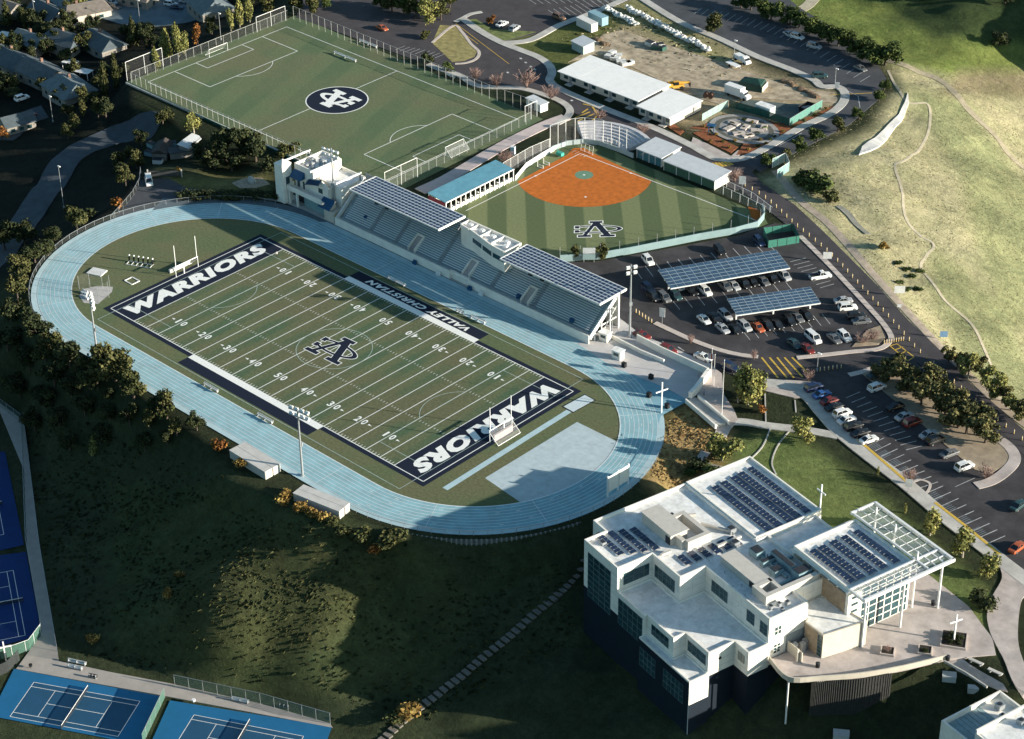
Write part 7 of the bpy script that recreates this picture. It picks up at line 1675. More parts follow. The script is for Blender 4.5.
# ------------------------------------------------------------------ portable classrooms
def portable(x0, x1, y0, y1, n_mod, label):
    t = thing('portable_classroom', label, 'portable classroom', ((x0+x1)/2,(y0+y1)/2,0), 0); a, b_ = (x1-x0)/2, (y1-y0)/2; z = 3.0
    mb = MB(); mb.box(-a+.4,a-.4,-b_+.9,b_-.4,.25,z); mb.build('wall', [M_STUCW], t)
    mb = MB(); mb.box(-a+.4,a-.4,-b_+1.0,b_-.5,-.1,.25); mb.build('skirt', [M_DARK], t)
    for k in range(n_mod):
        mb = MB(); m0, m1 = -a+k*2*a/n_mod, -a+(k+1)*2*a/n_mod
        mb.add([(m0+.03,-b_,z+.05),(m1-.03,-b_,z+.05),(m1-.03,b_,z+.35),(m0+.03,b_,z+.35),(m0+.03,-b_,z-.15),(m1-.03,-b_,z-.15),(m1-.03,b_,z+.15),(m0+.03,b_,z+.15)], [(0,1,2,3),(7,6,5,4),(0,4,5,1),(1,5,6,2),(2,6,7,3),(3,7,4,0)]); mb.build('roof', [mat('portable_roof_white',(0.80,0.79,0.76),.75,.05,.5)], t)
        xm = (m0+m1)/2
        for q, dx in enumerate((-1.2, 1.9)):
            mb = MB(); mb.box(xm+dx-.75,xm+dx+.75,-b_+.83,-b_+.9,1.1,2.2); mb.build('window', [M_GLASS], t)
        mb = MB(); mb.box(xm+.1,xm+1.0,-b_+.83,-b_+.9,.3,2.35); mb.build('door', [mat('door_grey',(0.28,0.28,0.27),.7)], t)
        mb = MB(); mb.box(xm-.2,xm+2.0,-b_-.9,-b_+.8,.0,.22); mb.build('ramp', [M_CONC], t)
    mb = MB(); mb.box(a-.4,a-.1,b_-4,b_-2.6,.8,2.4); mb.build('air_conditioner', [M_GALV], t)
portable(-62.8, -31.2, 148.2, 163.0, 4, 'long white-roofed portable classroom of four joined units behind the softball field')
portable(-29.8, -17.4, 145.6, 160.9, 2, 'shorter white-roofed portable classroom next to the long one')
# ------------------------------------------------------------------ dirt yard
def simple(name, label, cat, px, py, ang, parts, z=None, group=None):
    p = T(px, py) if z is None else at(px, py, z); t = thing(name, label, cat, p, ang, group)
    for n_, m_, f in parts:
        mb = MB(); f(mb); mb.build(n_, m_ if isinstance(m_, list) else [m_], t)
    return t
container((*A2(587,28),0), 7.5, 2.6, 2.7, dirang(587,26,18,9), 'white storage container by the footpath in the yard', mat('container_cream',(0.62,0.61,0.58),.7,.06,.8), 'containers in the dirt yard')
container((*A2(598,22),0), 7.0, 2.6, 2.7, dirang(587,26,18,9), 'blue grey storage container behind the white one in the yard', mat('container_teal',(0.22,0.36,0.42),.7,.06,.8), 'containers in the dirt yard')
simple('shed', 'small shed with a pale sloping roof beside the portable classrooms', 'shed', 583, 50, dirang(583,50,14,7), [
  ('wall', mat('shed_wall_teal',(0.34,0.42,0.40),.8,.1,.8), lambda mb: mb.box(-2.8,2.8,-2.2,2.2,0,2.7)), ('roof', M_GREYR, lambda mb: mb.add([(-3.1,-2.5,2.75),(3.1,-2.5,2.75),(3.1,2.5,3.3),(-3.1,2.5,3.3),(-3.1,-2.5,2.62),(3.1,-2.5,2.62),(3.1,2.5,3.17),(-3.1,2.5,3.17)],[(0,1,2,3),(7,6,5,4),(0,4,5,1),(1,5,6,2),(2,6,7,3),(3,7,4,0)])), ('door', M_STEEL, lambda mb: mb.box(2.8,2.84,-.6,.6,.1,2.2))])
M_BALE = mat('white_wrapped_bale', (0.60,0.60,0.57), .8, .2, 1.2)
def balerow(pts, n_, label, group, w_=2.2):
    P = smooth([tuple(at(*p)[:2]) for p in pts], 8); R = resample(P, max(.5, sum((Vector(a)-Vector(b_)).length for a, b_ in zip(P, P[1:]))/n_)); pr = None
    for i, p in enumerate(R):
        nx_ = R[min(i+1, len(R)-1)]-R[max(i-1,0)]; a = math.atan2(nx_.y, nx_.x)+rnd.uniform(-.12,.12); l = label % ordw(i)
        mb = MB(); r = rnd.uniform(.85,1.05)*w_/2
        for q in range(9):
            s = rnd.uniform(.45,.75); mb.ball((rnd.uniform(-1.2,1.2), rnd.uniform(-.9,.9), s*.55+rnd.choice((0,0,.45))), s, 0, 6, 4, (rnd.uniform(.8,1.3), rnd.uniform(.7,1.1), rnd.uniform(.6,.9)))
        o = mb.build('wrapped_bale', [M_BALE]); o.location = (p.x, p.y, 0); o.rotation_euler = (0,0,a); tag(o, l, 'bale', group)
balerow([(605,9),(615,14),(627,20),(636,26)], 11, 'white wrapped bale in the shorter row, %s from the top', 'white bales, shorter row')
balerow([(628,10),(645,18),(662,27),(680,37),(697,45),(710,53)], 27, 'white wrapped bale in the longer row, %s from the top', 'white bales, longer row')
simple('moving_van', 'white box truck parked on the dirt yard', 'truck', 738, 97, dirang(738,95,20,7), [
  ('cargo_box', M_STEEL, lambda mb: mb.box(-4.2,1.6,-1.2,1.2,.75,3.3)), ('cab', M_STEEL, lambda mb: loft(mb, [[(x,-1.1,.5),(x,1.1,.5),(x,1.0,h),(x,-1.0,h)] for x, h in ((1.62,2.5),(2.5,2.45),(3.1,1.6),(3.9,1.45),(4.0,.9))])),
  ('windscreen', M_CGL, lambda mb: mb.quad([(2.52,-.95,2.40),(3.1,-.98,1.66),(3.1,.98,1.66),(2.52,.95,2.40)])), ('chassis', M_BLACK, lambda mb: mb.box(-4.1,3.6,-1.0,1.0,.45,.74))] +
  [('wheel', [M_TYRE], (lambda x, s: (lambda mb: mb.tube((x,s*.8,.45),(x,s*1.2,.45),.45,0,12)))(x, s)) for x in (-2.8,2.9) for s in (-1,1)])
simple('telehandler', 'yellow telescopic handler standing behind the portable classrooms', 'construction machine', 676, 89, dirang(676,88,20,-2), [
  ('body', mat('plant_yellow',(0.60,0.33,0.05),.6,.1,1), lambda mb: (mb.box(-2.6,2.2,-1.0,1.0,.7,1.6), mb.box(-2.6,-1.2,-1.0,1.0,1.6,2.1))), ('boom', MATS['plant_yellow'], lambda mb: mb.bar((-2.4,.2,2.3),(4.2,.2,1.6),.5,.5)), ('cab', M_CGL, lambda mb: mb.box(-.9,.6,-1.0,-.1,1.6,2.7)), ('cab_roof', MATS['plant_yellow'], lambda mb: mb.box(-1.0,.7,-1.05,-.05,2.7,2.8)), ('fork', M_DARK, lambda mb: mb.box(4.1,4.3,-.7,1.1,.5,1.8))] +
  [('wheel', [M_TYRE], (lambda x, s: (lambda mb: mb.tube((x,s*.7,.6),(x,s*1.2,.6),.6,0,12)))(x, s)) for x in (-1.7,1.5) for s in (-1,1)])
def heap(mb, r, h, seed, m=0, flat_=1.0):
    q = np.random.RandomState(seed)
    for k in range(7):
        a = q.rand()*6.28; d = r*.55*q.rand(); s = r*(.35+.35*q.rand()); mb.ball((d*math.cos(a), d*math.sin(a)*.7, h*.1), s, m, 7, 5, (1,.8,h/r*(.7+.6*q.rand())))
simple('tarp_heap', 'dark green tarpaulin-covered heap behind the white truck', 'heap', 752, 87, .3, [('tarpaulin', mat('dark_green_tarp',(0.012,0.045,0.035),.6,.25,.8), lambda mb: (mb.add([(-4,-2.6,0),(4,-2.6,0),(4,2.6,0),(-4,2.6,0),(-3.4,-2.2,2.0),(3.4,-2.2,2.2),(3.2,2.2,2.2),(-3.2,2.2,1.9),(-.5,0,2.9),(1.5,.2,2.9)],[(0,1,5,4),(1,2,6,5),(2,3,7,6),(3,0,4,7),(4,5,9,8),(5,6,9),(6,7,8,9),(7,4,8)]))), ('side_board', M_CREAM, lambda mb: mb.box(3.9,4.1,-2.4,2.4,0,1.6))])
simple('dumper', 'white dump trailer and cab parked at the top of the dirt yard', 'truck', 742, 62, dirang(742,60,16,9), [('body', M_STEEL, lambda mb: (mb.box(-3,1,-1.1,1.1,.8,1.9), mb.box(-2.8,.8,-.9,.9,1.9,1.95))), ('cab', M_STEEL, lambda mb: loft(mb, [[(x,-1,.5),(x,1,.5),(x,.9,h),(x,-.9,h)] for x, h in ((1.1,2.4),(2.2,2.3),(2.8,1.4),(3.3,1.2))])), ('windscreen', M_CGL, lambda mb: mb.quad([(2.22,-.85,2.25),(2.82,-.88,1.46),(2.82,.88,1.46),(2.22,.85,2.25)]))] +
  [('wheel', [M_TYRE], (lambda x, s: (lambda mb: mb.tube((x,s*.7,.45),(x,s*1.1,.45),.45,0,10)))(x, s)) for x in (-1.9,2.2) for s in (-1,1)])
simple('flatbed_trailer', 'low white flatbed trailer beside the dump trailer', 'trailer', 733, 66, dirang(733,65,16,8), [('deck', M_STEEL, lambda mb: (mb.box(-2.4,2.4,-1,1,.6,.75), mb.bar((2.4,0,.6),(3.6,0,.5),.15,.15)))] + [('wheel', [M_TYRE], (lambda s: (lambda mb: mb.tube((-.4,s*1.0,.35),(-.4,s*1.25,.35),.35,0,10)))(s)) for s in (-1,1)])
for k, (px, py, s) in enumerate(((610,58,1.3),(615,60,1.2),(618,57,1.1),(621,63,1.2),(626,65,1.3),(630,64,1.0),(612,54,1.0))):
    simple('pallet_stack', 'white stack of boards behind the long portable classroom, %s from the shed' % ORD[k], 'pallet', px, py, .3+k*.2, [('boards', M_BALE, lambda mb: [mb.box(-1.2*s,1.2*s,-.8*s,.8*s,.12+.24*q,.30+.24*q) for q in range(4)])], group='white board stacks behind the classrooms')
for k, (px, py, w_) in enumerate(((650,45,1.4),(655,49,1.1),(660,47,1.2),(663,50,1.0))):
    simple('equipment_crate', '%s crate in the small clutter on the dirt yard, %s from the left' % ('pale' if k % 2 == 0 else 'dark green', ORD[k]), 'crate', px, py, .5*k, [('box', M_BALE if k % 2 == 0 else mat('crate_green',(0.03,0.09,0.07),.7), lambda mb: mb.box(-w_,w_,-w_*.7,w_*.7,0,1.2)), ('lid', M_DARK, lambda mb: mb.box(-w_,w_,-w_*.7,w_*.7,1.21,1.28))], group='clutter on the dirt yard')
for k, (px, py) in enumerate(((706,97),(711,98))): simple('cable_drum', 'dark cable drum on the dirt by the short classroom, %s' % ('left one' if k == 0 else 'right one'), 'cable drum', px, py, .4, [('drum', mat('drum_brown',(0.12,0.07,0.05),.8), lambda mb: (mb.tube((0,-.6,.8),(0,.6,.8),.45,0,12), mb.tube((0,-.7,.8),(0,-.6,.8),.8,0,14), mb.tube((0,.6,.8),(0,.7,.8),.8,0,14)))], group='cable drums')
for k, (px, py, r_) in enumerate(((786,82,1.6),(793,85,1.4),(801,89,1.7),(808,92,1.3),(814,96,1.6),(598,40,1.5),(604,44,1.4))):
    simple('dirt_mound', 'low brown earth mound at the %s, %s along' % ('right edge of the dirt yard' if k < 5 else 'shed end of the dirt yard', ORD[k if k < 5 else k-5]), 'mound', px, py, 0, [('earth', mat('mound_earth',(0.16,0.11,0.07),.95,.4,1.5), lambda mb: heap(mb, r_*1.5, .9, k))], group='mounds round the dirt yard')
simple('black_box', 'white site office trailer inside the green screened compound', 'trailer', 765, 114, dirang(765,113,14,5), [('cabin', mat('trailer_pale',(0.55,0.62,0.62),.7,.05,1), lambda mb: mb.box(-2.6,2.6,-1.3,1.3,.4,2.8)), ('roof', M_ROOFW, lambda mb: mb.box(-2.7,2.7,-1.4,1.4,2.8,2.9)), ('chassis', M_BLACK, lambda mb: mb.box(-2.2,2.2,-1,1,.1,.4))]).name = 'site_trailer'
simple('skip', 'dark skip full of rubble inside the green screened compound', 'skip', 806, 110, dirang(806,110,14,-8), [('bin', M_BLACK, lambda mb: mb.add([(-1.8,-1,0),(1.8,-1,0),(1.8,1,0),(-1.8,1,0),(-2.4,-1.3,1.6),(2.4,-1.3,1.6),(2.4,1.3,1.6),(-2.4,1.3,1.6)],[(0,1,5,4),(1,2,6,5),(2,3,7,6),(3,0,4,7),(3,2,1,0)])), ('rubble', mat('rubble_grey',(0.30,0.29,0.27),.9,.3,2), lambda mb: heap(mb, 2.2, 1.7, 9))])
mb = MB(); P = PL([(790,122),(770,116),(735,108),(745,99),(790,104),(815,103),(818,107)]); flat(mb, P, .02); struct(mb.build('compound_ground', [mat('compound_dark_teal',(0.085,0.11,0.105),.95,.25,.5)]))  # even dark teal ground inside the fences
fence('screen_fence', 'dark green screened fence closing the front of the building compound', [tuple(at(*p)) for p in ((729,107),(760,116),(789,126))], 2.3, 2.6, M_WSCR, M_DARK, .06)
fence('screen_fence', 'sunlit green screened fence along the footpath side of the building compound', [tuple(at(*p)) for p in ((789.5,126),(806,116),(822,107))], 2.3, 2.6, mk_screen('green_screen_sunlit',(0.10,0.24,0.20),.93), M_GALV, .06)  # paler copy of the green screen, sunlight put into its colour
fence('screen_fence', 'pale green screened fence beside the short portable classroom', [tuple(at(*p)) for p in ((702,121),(716,113),(728,107))], 2.2, 2.6, mk_screen('green_screen_light',(0.26,0.38,0.34),.93), M_GALV, .06)
fence('screen_fence', 'green screened enclosure at the corner of the car park', [tuple(at(*p)) for p in ((768,248),(799,243),(793,231),(763,235),(768,248))], 2.2, 2.6, mk_screen('green_screen_mid',(0.04,0.17,0.13),.95), M_DARK, .06)
fence('screen_fence', 'teal screened enclosure at the foot of the hill beside the road', [tuple(at(*p)) for p in ((777,179),(789,171),(785,162),(772,168))], 2.8, 2.4, mk_screen('teal_screen_pale',(0.20,0.32,0.32),.93), M_STEEL, .06)
# raised planters of the garden
for k, (px, py, c_) in enumerate(((734,124,0),(752,122,1),(757,131,0),(739,134,1),(748,136,0),(729,129,1),(745,128,2),(764,128,0))):
    simple('raised_bed', 'raised planting bed in the round garden, %s by number from the classroom side' % ORD[k] if False else '%s raised bed in the round garden, %s' % (('dark leafy','low grey green','wooden')[c_], ('nearest the classrooms','at the back','at the right','at the front left','at the front','at the far left','in the middle','at the far right')[k]), 'planter', px, py, .3*k, [('box', M_KERB, lambda mb: mb.box(-1.7,1.7,-.9,.9,0,.45)), ('planting', [LM['oak'][0], LM['green'][1]], lambda mb: heap(mb, 1.5, .7, k+20, k % 2))], group='raised beds in the round garden')
for k, (px, py) in enumerate(((712,128),(716,135),(710,142),(723,142),(729,148),(704,127),(758,146),(766,144),(748,150),(775,137),(783,132),(793,127),(804,121),(815,115),(826,109),(744,120),(752,123),(760,140),(770,140),(735,141))):
    plant(px, py, .9, 1.3, 'gold' if k % 3 else 'green', 'bush', 'young shrub in the bark mulch around the round garden', group='young shrubs in the bark mulch', z=0)
simple('garden_shelter', 'small blue shelter at the corner of the garden', 'shelter', 711, 133, .3, [('post', M_AWN, lambda mb: [mb.box(x-.08,x+.08,-.08,.08,0,2.4) for x in (-.8,)]), ('post', M_AWN, lambda mb: [mb.box(x-.08,x+.08,-.08,.08,0,2.4) for x in (.8,)]), ('roof', M_AWN, lambda mb: mb.box(-1.2,1.2,-.9,.9,2.4,2.55))])
simple('portable_toilet', 'pale blue portable toilet beside the turquoise shed', 'portable toilet', 513, 154, .4, [('cabin', mat('toilet_blue',(0.30,0.48,0.58),.6), lambda mb: mb.box(-.6,.6,-.6,.6,0,2.2)), ('roof', M_STEEL, lambda mb: mb.box(-.65,.65,-.65,.65,2.2,2.35)), ('door', M_STEEL, lambda mb: mb.box(.6,.63,-.4,.4,.1,2.0))])
simple('storage_hut', 'small white flat-roofed hut at the right corner of the soccer pitch', 'hut', 537, 108, dirang(537,108,14,7), [('wall', M_STUC, lambda mb: mb.box(-3.2,3.2,-1.4,1.4,0,2.4)), ('roof', M_GREYR, lambda mb: mb.box(-3.5,3.5,-1.7,1.7,2.4,2.6)), ('door', M_DARK, lambda mb: mb.box(-.5,.5,-1.43,-1.4,.1,2.0))])
# ------------------------------------------------------------------ houses at the top left
M_RFG = mat('grey_shingle_roof', (0.075,0.095,0.105), .85, .2, .8); M_RFL = mat('light_shingle_roof', (0.13,0.16,0.17), .85, .15, .8); M_RFT = mat('tan_shingle_roof', (0.16,0.14,0.12), .85, .2, .8); M_HW = mat('house_wall', (0.24,0.22,0.19), .85, .1, .6)
def house(px, py, dx, dy, L, Wd, hw_, hr, label, mr, mw=None, hip=.0, chim=True):
    p = T(px, py); a = math.atan2((T(px+dx,py+dy)-p).y, (T(px+dx,py+dy)-p).x); t = thing('house', label, 'house', (p.x, p.y, p.z-.2), a)
    l, w_ = L/2, Wd/2
    mb = MB(); mb.box(-l,l,-w_,w_,-1.5,hw_)
    mb.add([(-l,-w_,hw_),(-l,w_,hw_),(-l+hip*l,0,hw_+hr),(l,-w_,hw_),(l,w_,hw_),(l-hip*l,0,hw_+hr)], [(0,2,1),(3,4,5)]); mb.build('wall', [mw or M_HW], t)
    e = .5; mb = MB(); zz = hw_-.12; k = hr*(1+e/w_)
    v = [(-l-e,-w_-e,zz),(l+e,-w_-e,zz),(l+e-hip*l,0,zz+k),(-l-e+hip*l,0,zz+k),(-l-e,w_+e,zz),(l+e,w_+e,zz)]; v2 = [(x,y,z+.18) for x,y,z in v]
    mb.add(v+v2, [(6,7,8,9),(9,8,11,10),(0,3,2,1),(3,4,5,2),(0,1,7,6),(4,10,11,5),(1,2,8,7),(2,5,11,8),(0,6,9,3),(3,9,10,4)] + ([(6,9,10),(7,11,8)] if hip else [])); mb.build('roof', [mr], t)
    for i, x in enumerate((-l*.6, 0, l*.55)):
        mb = MB(); mb.box(x-.7,x+.7,-w_-.05,-w_,.9,2.0); mb.build('window', [M_GLASS], t)
    mb = MB(); mb.box(l,l+.05,-.5,.5,0,2.1); mb.build('door', [M_DARK], t)
    if chim: mb = MB(); mb.box(-l*.3-.4,-l*.3+.4,w_*.3-.4,w_*.3+.4,hw_,hw_+hr+.8); mb.build('chimney', [mat('chimney_brick',(0.20,0.12,0.09),.9)], t)
house(14,68,26,9,17,10,3.2,2.6,'grey-roofed house at the left edge, upper of the lower group',M_RFG); house(44,80,24,9,16,10,3.2,2.4,'grey-roofed house in the middle of the lower left group',M_RFG)
house(70,96,26,10,15,11,3.2,2.4,'light grey-roofed house lowest of the lower left group',M_RFL,None,.35); house(50,21,22,8,14,9,3.2,2.6,'grey-roofed house with a sunlit white gable at the top left',M_RFG,M_STUC)
house(86,17,26,-7,15,9,3.0,2.2,'tan-roofed house beside the cul-de-sac',M_RFT,M_STUCW,.3); house(211,13,22,10,14,11,3.2,2.6,'grey hip-roofed house beyond the far left corner of the soccer pitch',M_RFL,M_HW,.4)
house(102,49,26,6,16,9,3.0,2.2,'dark-roofed house between the tan house and the cypresses',M_RFG,None,.3); house(5,15,24,6,13,9,3.0,2.4,'house with a dark tan roof at the very top left',M_RFT); house(18,128,24,-8,9,7,2.8,1.8,'small grey-roofed garage by the driveway at the left edge',M_RFG,None,0,False)
house(66,47,24,7,14,9,3,2.2,'dark-roofed house half hidden by trees above the grey houses',M_RFG,None,.3); house(33,48,24,8,12,8,3,2.2,'small grey-roofed house between the white-gabled house and the lower group',M_RFL)
house(140,3,24,4,12,8,3,2,'tan-roofed house behind the cul-de-sac at the top',M_RFT,None,.3); house(165,-6,24,4,14,9,3,2.4,'grey-roofed house at the top edge above the cul-de-sac',M_RFG,None,.3)
for k, (px, py, s, l) in enumerate(((7,41,2.6,'small white flat patio roof at the left edge'),(71,69,2.4,'white flat patio roof left of the pair behind the grey houses'),(84,78,2.8,'white flat patio roof right of the pair behind the grey houses'),(93,41,3.0,'blue grey flat patio roof in front of the dark-roofed house'))):
    simple('patio_roof', l, 'patio roof', px, py, .3, [('roof', M_ROOFW if k < 3 else M_TEAL, lambda mb: mb.box(-s,s,-s*.6,s*.6,2.4,2.52))] + [('post', M_STEEL, (lambda x, y: (lambda mb: mb.box(x-.07,x+.07,y-.07,y+.07,0,2.4)))(x*s*.9, y*s*.5)) for x in (-1,1) for y in (-1,1)], group='patio roofs')
simple('service_shed', 'pale-roofed shed under the trees left of the stadium building', 'shed', 191, 149, dirang(191,147,16,-12), [('wall', M_HW, lambda mb: mb.box(-3.6,3.6,-1.5,1.5,0,2.4)), ('roof', M_GREYR, lambda mb: mb.add([(-4,-1.9,2.3),(4,-1.9,2.3),(4,1.9,2.9),(-4,1.9,2.9),(-4,-1.9,2.2),(4,-1.9,2.2),(4,1.9,2.8),(-4,1.9,2.8)],[(0,1,2,3),(7,6,5,4),(0,4,5,1),(1,5,6,2),(2,6,7,3),(3,7,4,0)]))])
simple('service_shed', 'dark gabled shed beside the service yard gate', 'shed', 163, 155, dirang(163,155,8,-14), [('wall', M_HW, lambda mb: mb.box(-3.6,3.6,-2,2,0,2.4)), ('roof', mat('dark_brown_roof',(0.06,0.05,0.045),.85), lambda mb: mb.add([(-4,-2.4,2.3),(4,-2.4,2.3),(4,0,3.6),(-4,0,3.6),(-4,2.4,2.3),(4,2.4,2.3)],[(0,1,2,3),(3,2,5,4),(0,3,4),(1,5,2)]))])
simple('service_shed', 'low dark shed in front of the pale-roofed shed', 'shed', 182, 156, dirang(182,156,18,-2), [('wall', M_HW, lambda mb: mb.box(-3.4,3.4,-1.6,1.6,0,2.0)), ('roof', mat('dark_grey_roof',(0.07,0.075,0.08),.85), lambda mb: mb.box(-3.7,3.7,-1.9,1.9,2.0,2.2))])
for k, (px, py, m_, l) in enumerate(((152,147,M_TEAL,'teal storage bin beside the dark gabled shed'),(150,155,MATS['container_teal'],'blue skip beside the service sheds'),(158,163,M_STEEL,'white crate below the dark gabled shed'),(172,146,M_TEAL,'teal covered trailer behind the service sheds'))):
    simple('storage_bin', l, 'bin', px, py, .3*k, [('bin', m_, lambda mb: mb.box(-1.3,1.3,-.9,.9,0,1.3)), ('lid', M_DARK, lambda mb: mb.box(-1.35,1.35,-.95,.95,1.31,1.4))])
simple('gate', 'wide dark gate with pale posts at the service yard entrance', 'gate', 165, 177, 0, [('gate_leaf', mat('gate_dark_mesh',(0.05,0.055,0.055),.8), lambda mb: mb.box(-4.4,4.4,-.05,.05,.2,1.9)), ('post', M_CONC, lambda mb: mb.box(-4.8,-4.5,-.2,.2,0,2.3)), ('post', M_CONC, lambda mb: mb.box(4.5,4.8,-.2,.2,0,2.3))]).rotation_euler = (0,0,R_(43))
simple('rock', 'pale boulder beside the slim tower of the stadium building', 'rock', 252, 182, 0, [('stone', mat('pale_stone',(0.45,0.42,0.38),.9,.2,1), lambda mb: heap(mb, 1.6, 1.8, 4))])
sheet('gravel_patch', [(232,183),(245,178),(262,178),(270,184),(256,188),(240,188)], mat('pale_gravel',(0.36,0.29,0.21),.95,.3,1), .06, z=None)
# ------------------------------------------------------------------ stepped path on the slope
SP = smooth([tuple(T(*p)[:2]) for p in ((583,560),(578,572),(569,583),(555,597),(538,611),(520,627),(500,644),(480,660),(463,675),(436,696),(409,716),(386,737),(370,750))], 8)
R = resample(SP, 1.5); p0 = T(500,644); sp = thing('stepped_path', 'long path of pale timber-edged steps climbing the dark slope to the school', 'steps', p0)
mb = MB()
for i, p in enumerate(R):
    q = R[min(i+1, len(R)-1)]-R[max(i-1,0)]; z = H(p.x, p.y); mb.obox((p.x-p0.x, p.y-p0.y, z-p0.z+.02), (1.05, 1.9, .34), math.atan2(q.y, q.x))
mb.build('treads', [mat('step_timber',(0.16,0.145,0.125),.9,.2,1)], sp)
# ------------------------------------------------------------------ plaza furniture
def planter(u, v, s, h, label):
    p = UV(u, v, .06); t = thing('planter', label, 'planter', p, SA+R_(42)); mb = MB(); w_ = .22
    for a, b_, c_, d_ in ((-s,s,-s,-s+w_),(-s,s,s-w_,s),(-s,-s+w_,-s+w_,s-w_),(s-w_,s,-s+w_,s-w_)): mb.box(a,b_,c_,d_,0,h)
    mb.build('kerb', [M_KERB], t); mb = MB(); mb.quad([(-s+w_,-s+w_,h-.1),(s-w_,-s+w_,h-.1),(s-w_,s-w_,h-.1),(-s+w_,s-w_,h-.1)]); mb.build('soil', [mat('dark_soil',(0.03,0.025,0.02),.95,.3,2)], t)
planter(66.0,23.6,2.5,.55,'large square planter holding the plaza cross')
b0 = at(887.5,652,.06); b1 = at(925,651,.06)
def uv_of(p): x, y = p.x-100, p.y; return (x*_cs+y*_sn, -x*_sn+y*_cs)
planter(*uv_of(b0),1.35,.5,'small square planter with a reddish bush on the plaza'); planter(*uv_of(b1),1.35,.5,'small square planter nearer the cross on the plaza')
for px, py, l in ((817.7,667,'black litter bin at the foot of the stone block'),(947.5,660,'black litter bin at the end of the plaza parapet'),(933,605,'black litter bin beside the outer canopy column')):
    p = at(px, py, .06); t = thing('litter_bin', l, 'litter bin', p); mb = MB(); mb.cyl(0,0,0,1.0,.42,.45,12); mb.build('body', [M_BLACK], t); mb = MB(); mb.cyl(0,0,1.0,1.12,.48,.3,12); mb.build('lid', [M_DARK], t)
for px, py, an, l in ((976,663,-.25,'pale concrete bench beside the plaza, farther from the corner building'),(995,673,-.25,'pale concrete bench beside the plaza, nearer the corner building')):
    p = T(px, py); t = thing('concrete_bench', l, 'bench', (p.x,p.y,p.z), dirang(px,py,9,4)); mb = MB(); mb.box(-1.5,1.5,-.35,.35,.3,.5); mb.build('seat', [M_CONC], t)
    for s in (-1,1): mb = MB(); mb.box(s*1.0-.15,s*1.0+.15,-.3,.3,-.2,.3); mb.build('leg', [M_CONC], t)
sheet('plaza_path', [(946,661),(957,655),(975,668),(1003,684),(1008,692),(998,690),(970,676)], M_CONC2, .09, z=None, cell=2.0)
lowwall('low_wall', 'low pale wall along the path from the plaza to the corner building', [(944,662),(966,674),(987,688)], .45, .3, M_CONC)
for px, py, sx, l in ((949,678,1.3,'pale utility cabinet on the dark slope below the plaza'),(973,690,1.0,'small grey utility box near the corner building'),(841,737,1.5,'pale utility cabinet low on the slope at the bottom edge')):
    p = T(px, py); t = thing('utility_cabinet', l, 'utility cabinet', p, .6); mb = MB(); mb.box(-sx,sx,-sx*.6,sx*.6,-.5,sx*.7); mb.build('cabinet', [mat('cabinet_pale',(0.42,0.45,0.44),.7)], t); mb = MB(); mb.box(-sx-.06,sx+.06,-sx*.6-.06,sx*.6+.06,sx*.7,sx*.7+.1); mb.build('lid', [MATS['cabinet_pale']], t)
# ------------------------------------------------------------------ tennis court furniture
for k, ((c, a), l) in enumerate(zip(COURTS, ('bright court at the lower left','court at the bottom edge','dark blue court at the left edge','navy court above the white cross'))):
    t = thing('tennis_net', 'white-banded tennis net on the %s' % l, 'tennis net', (c.x, c.y, PADZ+.06), a)
    for s in (-1,1): mb = MB(); mb.cyl(s*6.4,0,0,1.1,.06,n=8); mb.build('post', [M_DARK], t)
    mb = MB(); mb.quad([(-6.4,0,.02),(6.4,0,.02),(6.4,0,.98),(-6.4,0,.98)]); mb.build('net', [mk_screen('dark_net',(0.02,0.025,0.03),.7)], t); mb = MB(); mb.box(-6.4,6.4,-.03,.03,.98,1.08); mb.build('tape', [M_WHITE], t)
P3 = lambda L: [tuple(at(*p, PADZ)) for p in L]
fence('court_fence', 'green screened fence between the two bright tennis courts', P3(((165,697.5),(143,744))), 2.6, 3.0, mk_screen('court_screen',(0.06,0.13,0.10),.85), M_GALV)
fence('court_fence', 'tall chain link fence along the path behind the lower tennis courts', P3(((175,686),(262,704.5),(331,724.5))), 3.0, 3.2, mk_screen('court_link',(0.16,0.26,0.23),.30), M_GALV)
fence('court_fence', 'green screened fence below the navy tennis court', P3(((-30,668),(16,655),(30,650),(42,634))), 2.8, 3.0, MATS['court_screen'], M_STEEL)
fence('court_fence', 'dark screened fence behind the white cross at the left edge', P3(((-30,690),(8,672),(20,660))), 2.8, 3.0, mk_screen('court_screen_dark',(0.03,0.035,0.035),.9), M_DARK)
fence('court_fence', 'chain link fence along the right of the left-hand tennis courts', P3(((0,408),(22,424),(27,549),(42,634))), 3.0, 3.4, mk_screen('court_link2',(0.12,0.18,0.18),.28), M_GALV)
fence('court_fence', 'chain link fence between the path and the dark slope', P3(((24,420),(40,549),(59,661))), 2.0, 3.4, MATS['court_link2'], M_GALV)
def cb(px, py, L, l, m=None, back=True):
    p = at(px, py, PADZ+.05); a = dirang(px, py, 10, 2.2); bench(px, py, L, a, l, PADZ+.05, m, back)
cb(77,664,4.4,'longer white bench on the path above the lower tennis courts'); cb(75,669,3.6,'second white bench just below the longer one on the court path')
cb(240,702,4.0,'white bench on the path near the bottom court'); cb(284,708,2.4,'dark bench at the right part of the court path', M_DARK); cb(93,678,2.0,'dark bench at the top of the lower left court', M_DARK)
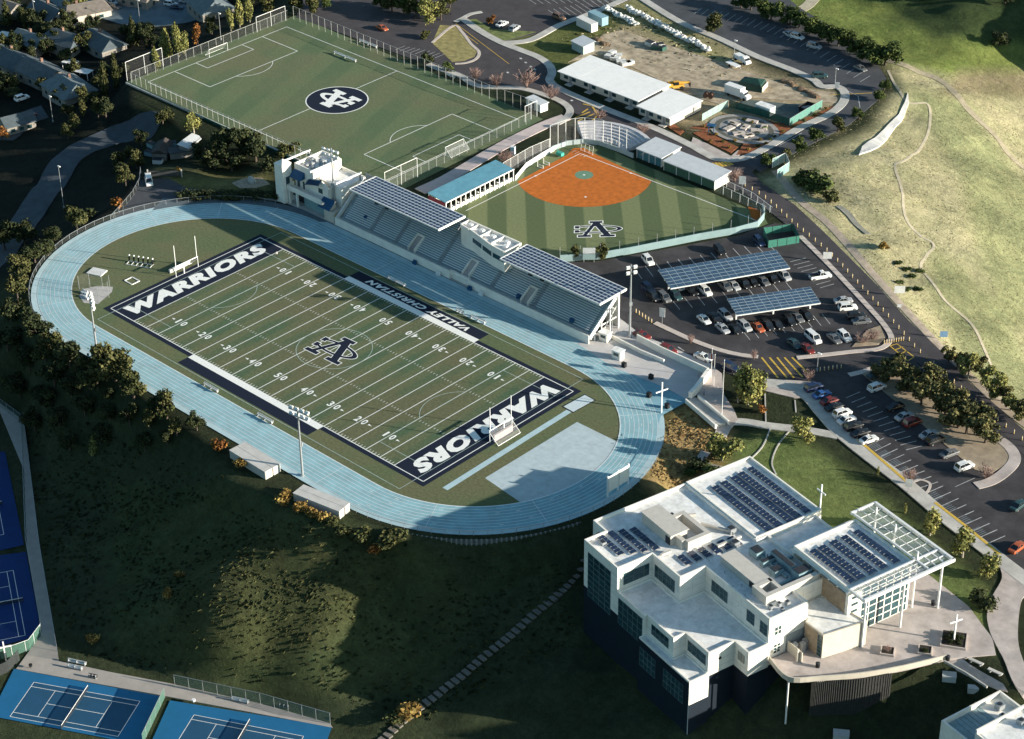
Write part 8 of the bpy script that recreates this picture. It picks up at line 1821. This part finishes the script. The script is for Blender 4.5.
for px, py, l in ((194,703,'white ball basket at the corner of the bottom court'),(31,668,'small dark bin at the corner of the lower left court')):
    p = at(px, py, PADZ+.05); t = thing('ball_basket', l, 'basket', p); mb = MB(); mb.cyl(0,0,.5,1.0,.35,.4,8); mb.build('basket', [M_STEEL if 'white' in l else M_BLACK], t); mb = MB(); mb.cyl(0,0,0,.5,.05,n=6); mb.build('stand', [M_DARK], t)
# ------------------------------------------------------------------ people
def person(px, py, ang, top, legs, label, z=.03):
    p = at(px, py, z); o = thing('person', label, 'person', (p.x, p.y, z), ang)
    J = [(0,0,.96,.15),(0,0,1.18,.14),(0,.0,1.40,.15),(0,0,1.53,.055),(0,.01,1.62,.095),(0,.01,1.72,.085)]
    E = [(0,1),(1,2),(2,3),(3,4),(4,5)]
    for s in (-1, 1):
        b = len(J); J += [(s*.10,0,.90,.095),(s*.12,.03*s,.50,.065),(s*.13,-.02*s,.10,.045),(s*.14,.12,.04,.045)]; E += [(0,b),(b,b+1),(b+1,b+2),(b+2,b+3)]
        b = len(J); J += [(s*.20,0,1.42,.06),(s*.27,-.03,1.14,.042),(s*.26,.10*s+.04,.90,.034),(s*.25,.12*s+.07,.80,.036)]; E += [(2,b),(b,b+1),(b+1,b+2),(b+2,b+3)]
    me = bpy.data.meshes.new('body'); me.from_pydata([j[:3] for j in J], E, []); me.update()
    c = bpy.data.objects.new('body', me); COL.objects.link(c)
    m = c.modifiers.new('skin', 'SKIN'); m.use_smooth_shade = True
    for v, j in zip(me.skin_vertices[0].data, J): v.radius = (j[3], j[3]*(.75 if j[3] > .1 else 1))
    me.skin_vertices[0].data[0].use_root = True
    c.modifiers.new('sub', 'SUBSURF').levels = 1
    dg = bpy.context.evaluated_depsgraph_get(); dg.update(); m2 = bpy.data.meshes.new_from_object(c.evaluated_get(dg)); c.modifiers.clear(); c.data = m2; c.parent = o
    for q in (mat('skin_tone',(0.40,0.24,0.17),.7), top, legs, M_BLACK): m2.materials.append(q)
    for f in m2.polygons:
        x, y, zz = f.center; f.material_index = 3 if zz < .09 else 2 if zz < .93 and abs(x) < .22 else 1 if 1.0 < zz < 1.49 or (zz < 1.0 and .93 < zz and abs(x) < .2) else 0
    mb = MB(); mb.ball((0,-.015,1.70), .105, 0, 10, 6, (1,1.05,.85)); mb.build('hair', [mat('dark_hair',(0.03,0.02,0.015),.8)], o)
T1, T2, T3 = mat('shirt_white',(0.70,0.70,0.68),.9), mat('shirt_blue',(0.04,0.14,0.36),.9), mat('trousers_dark',(0.03,0.03,0.04),.9)
person(277, 257, .8, T1, T3, 'person in a white shirt standing at the far left corner of the football field')
person(299, 203, -1.2, T2, T3, 'person in a blue shirt standing below the balcony of the white tower building')
person(704, 396, 2.4, T2, T3, 'person in a blue shirt walking down the concrete landing by the flagpoles', .15)
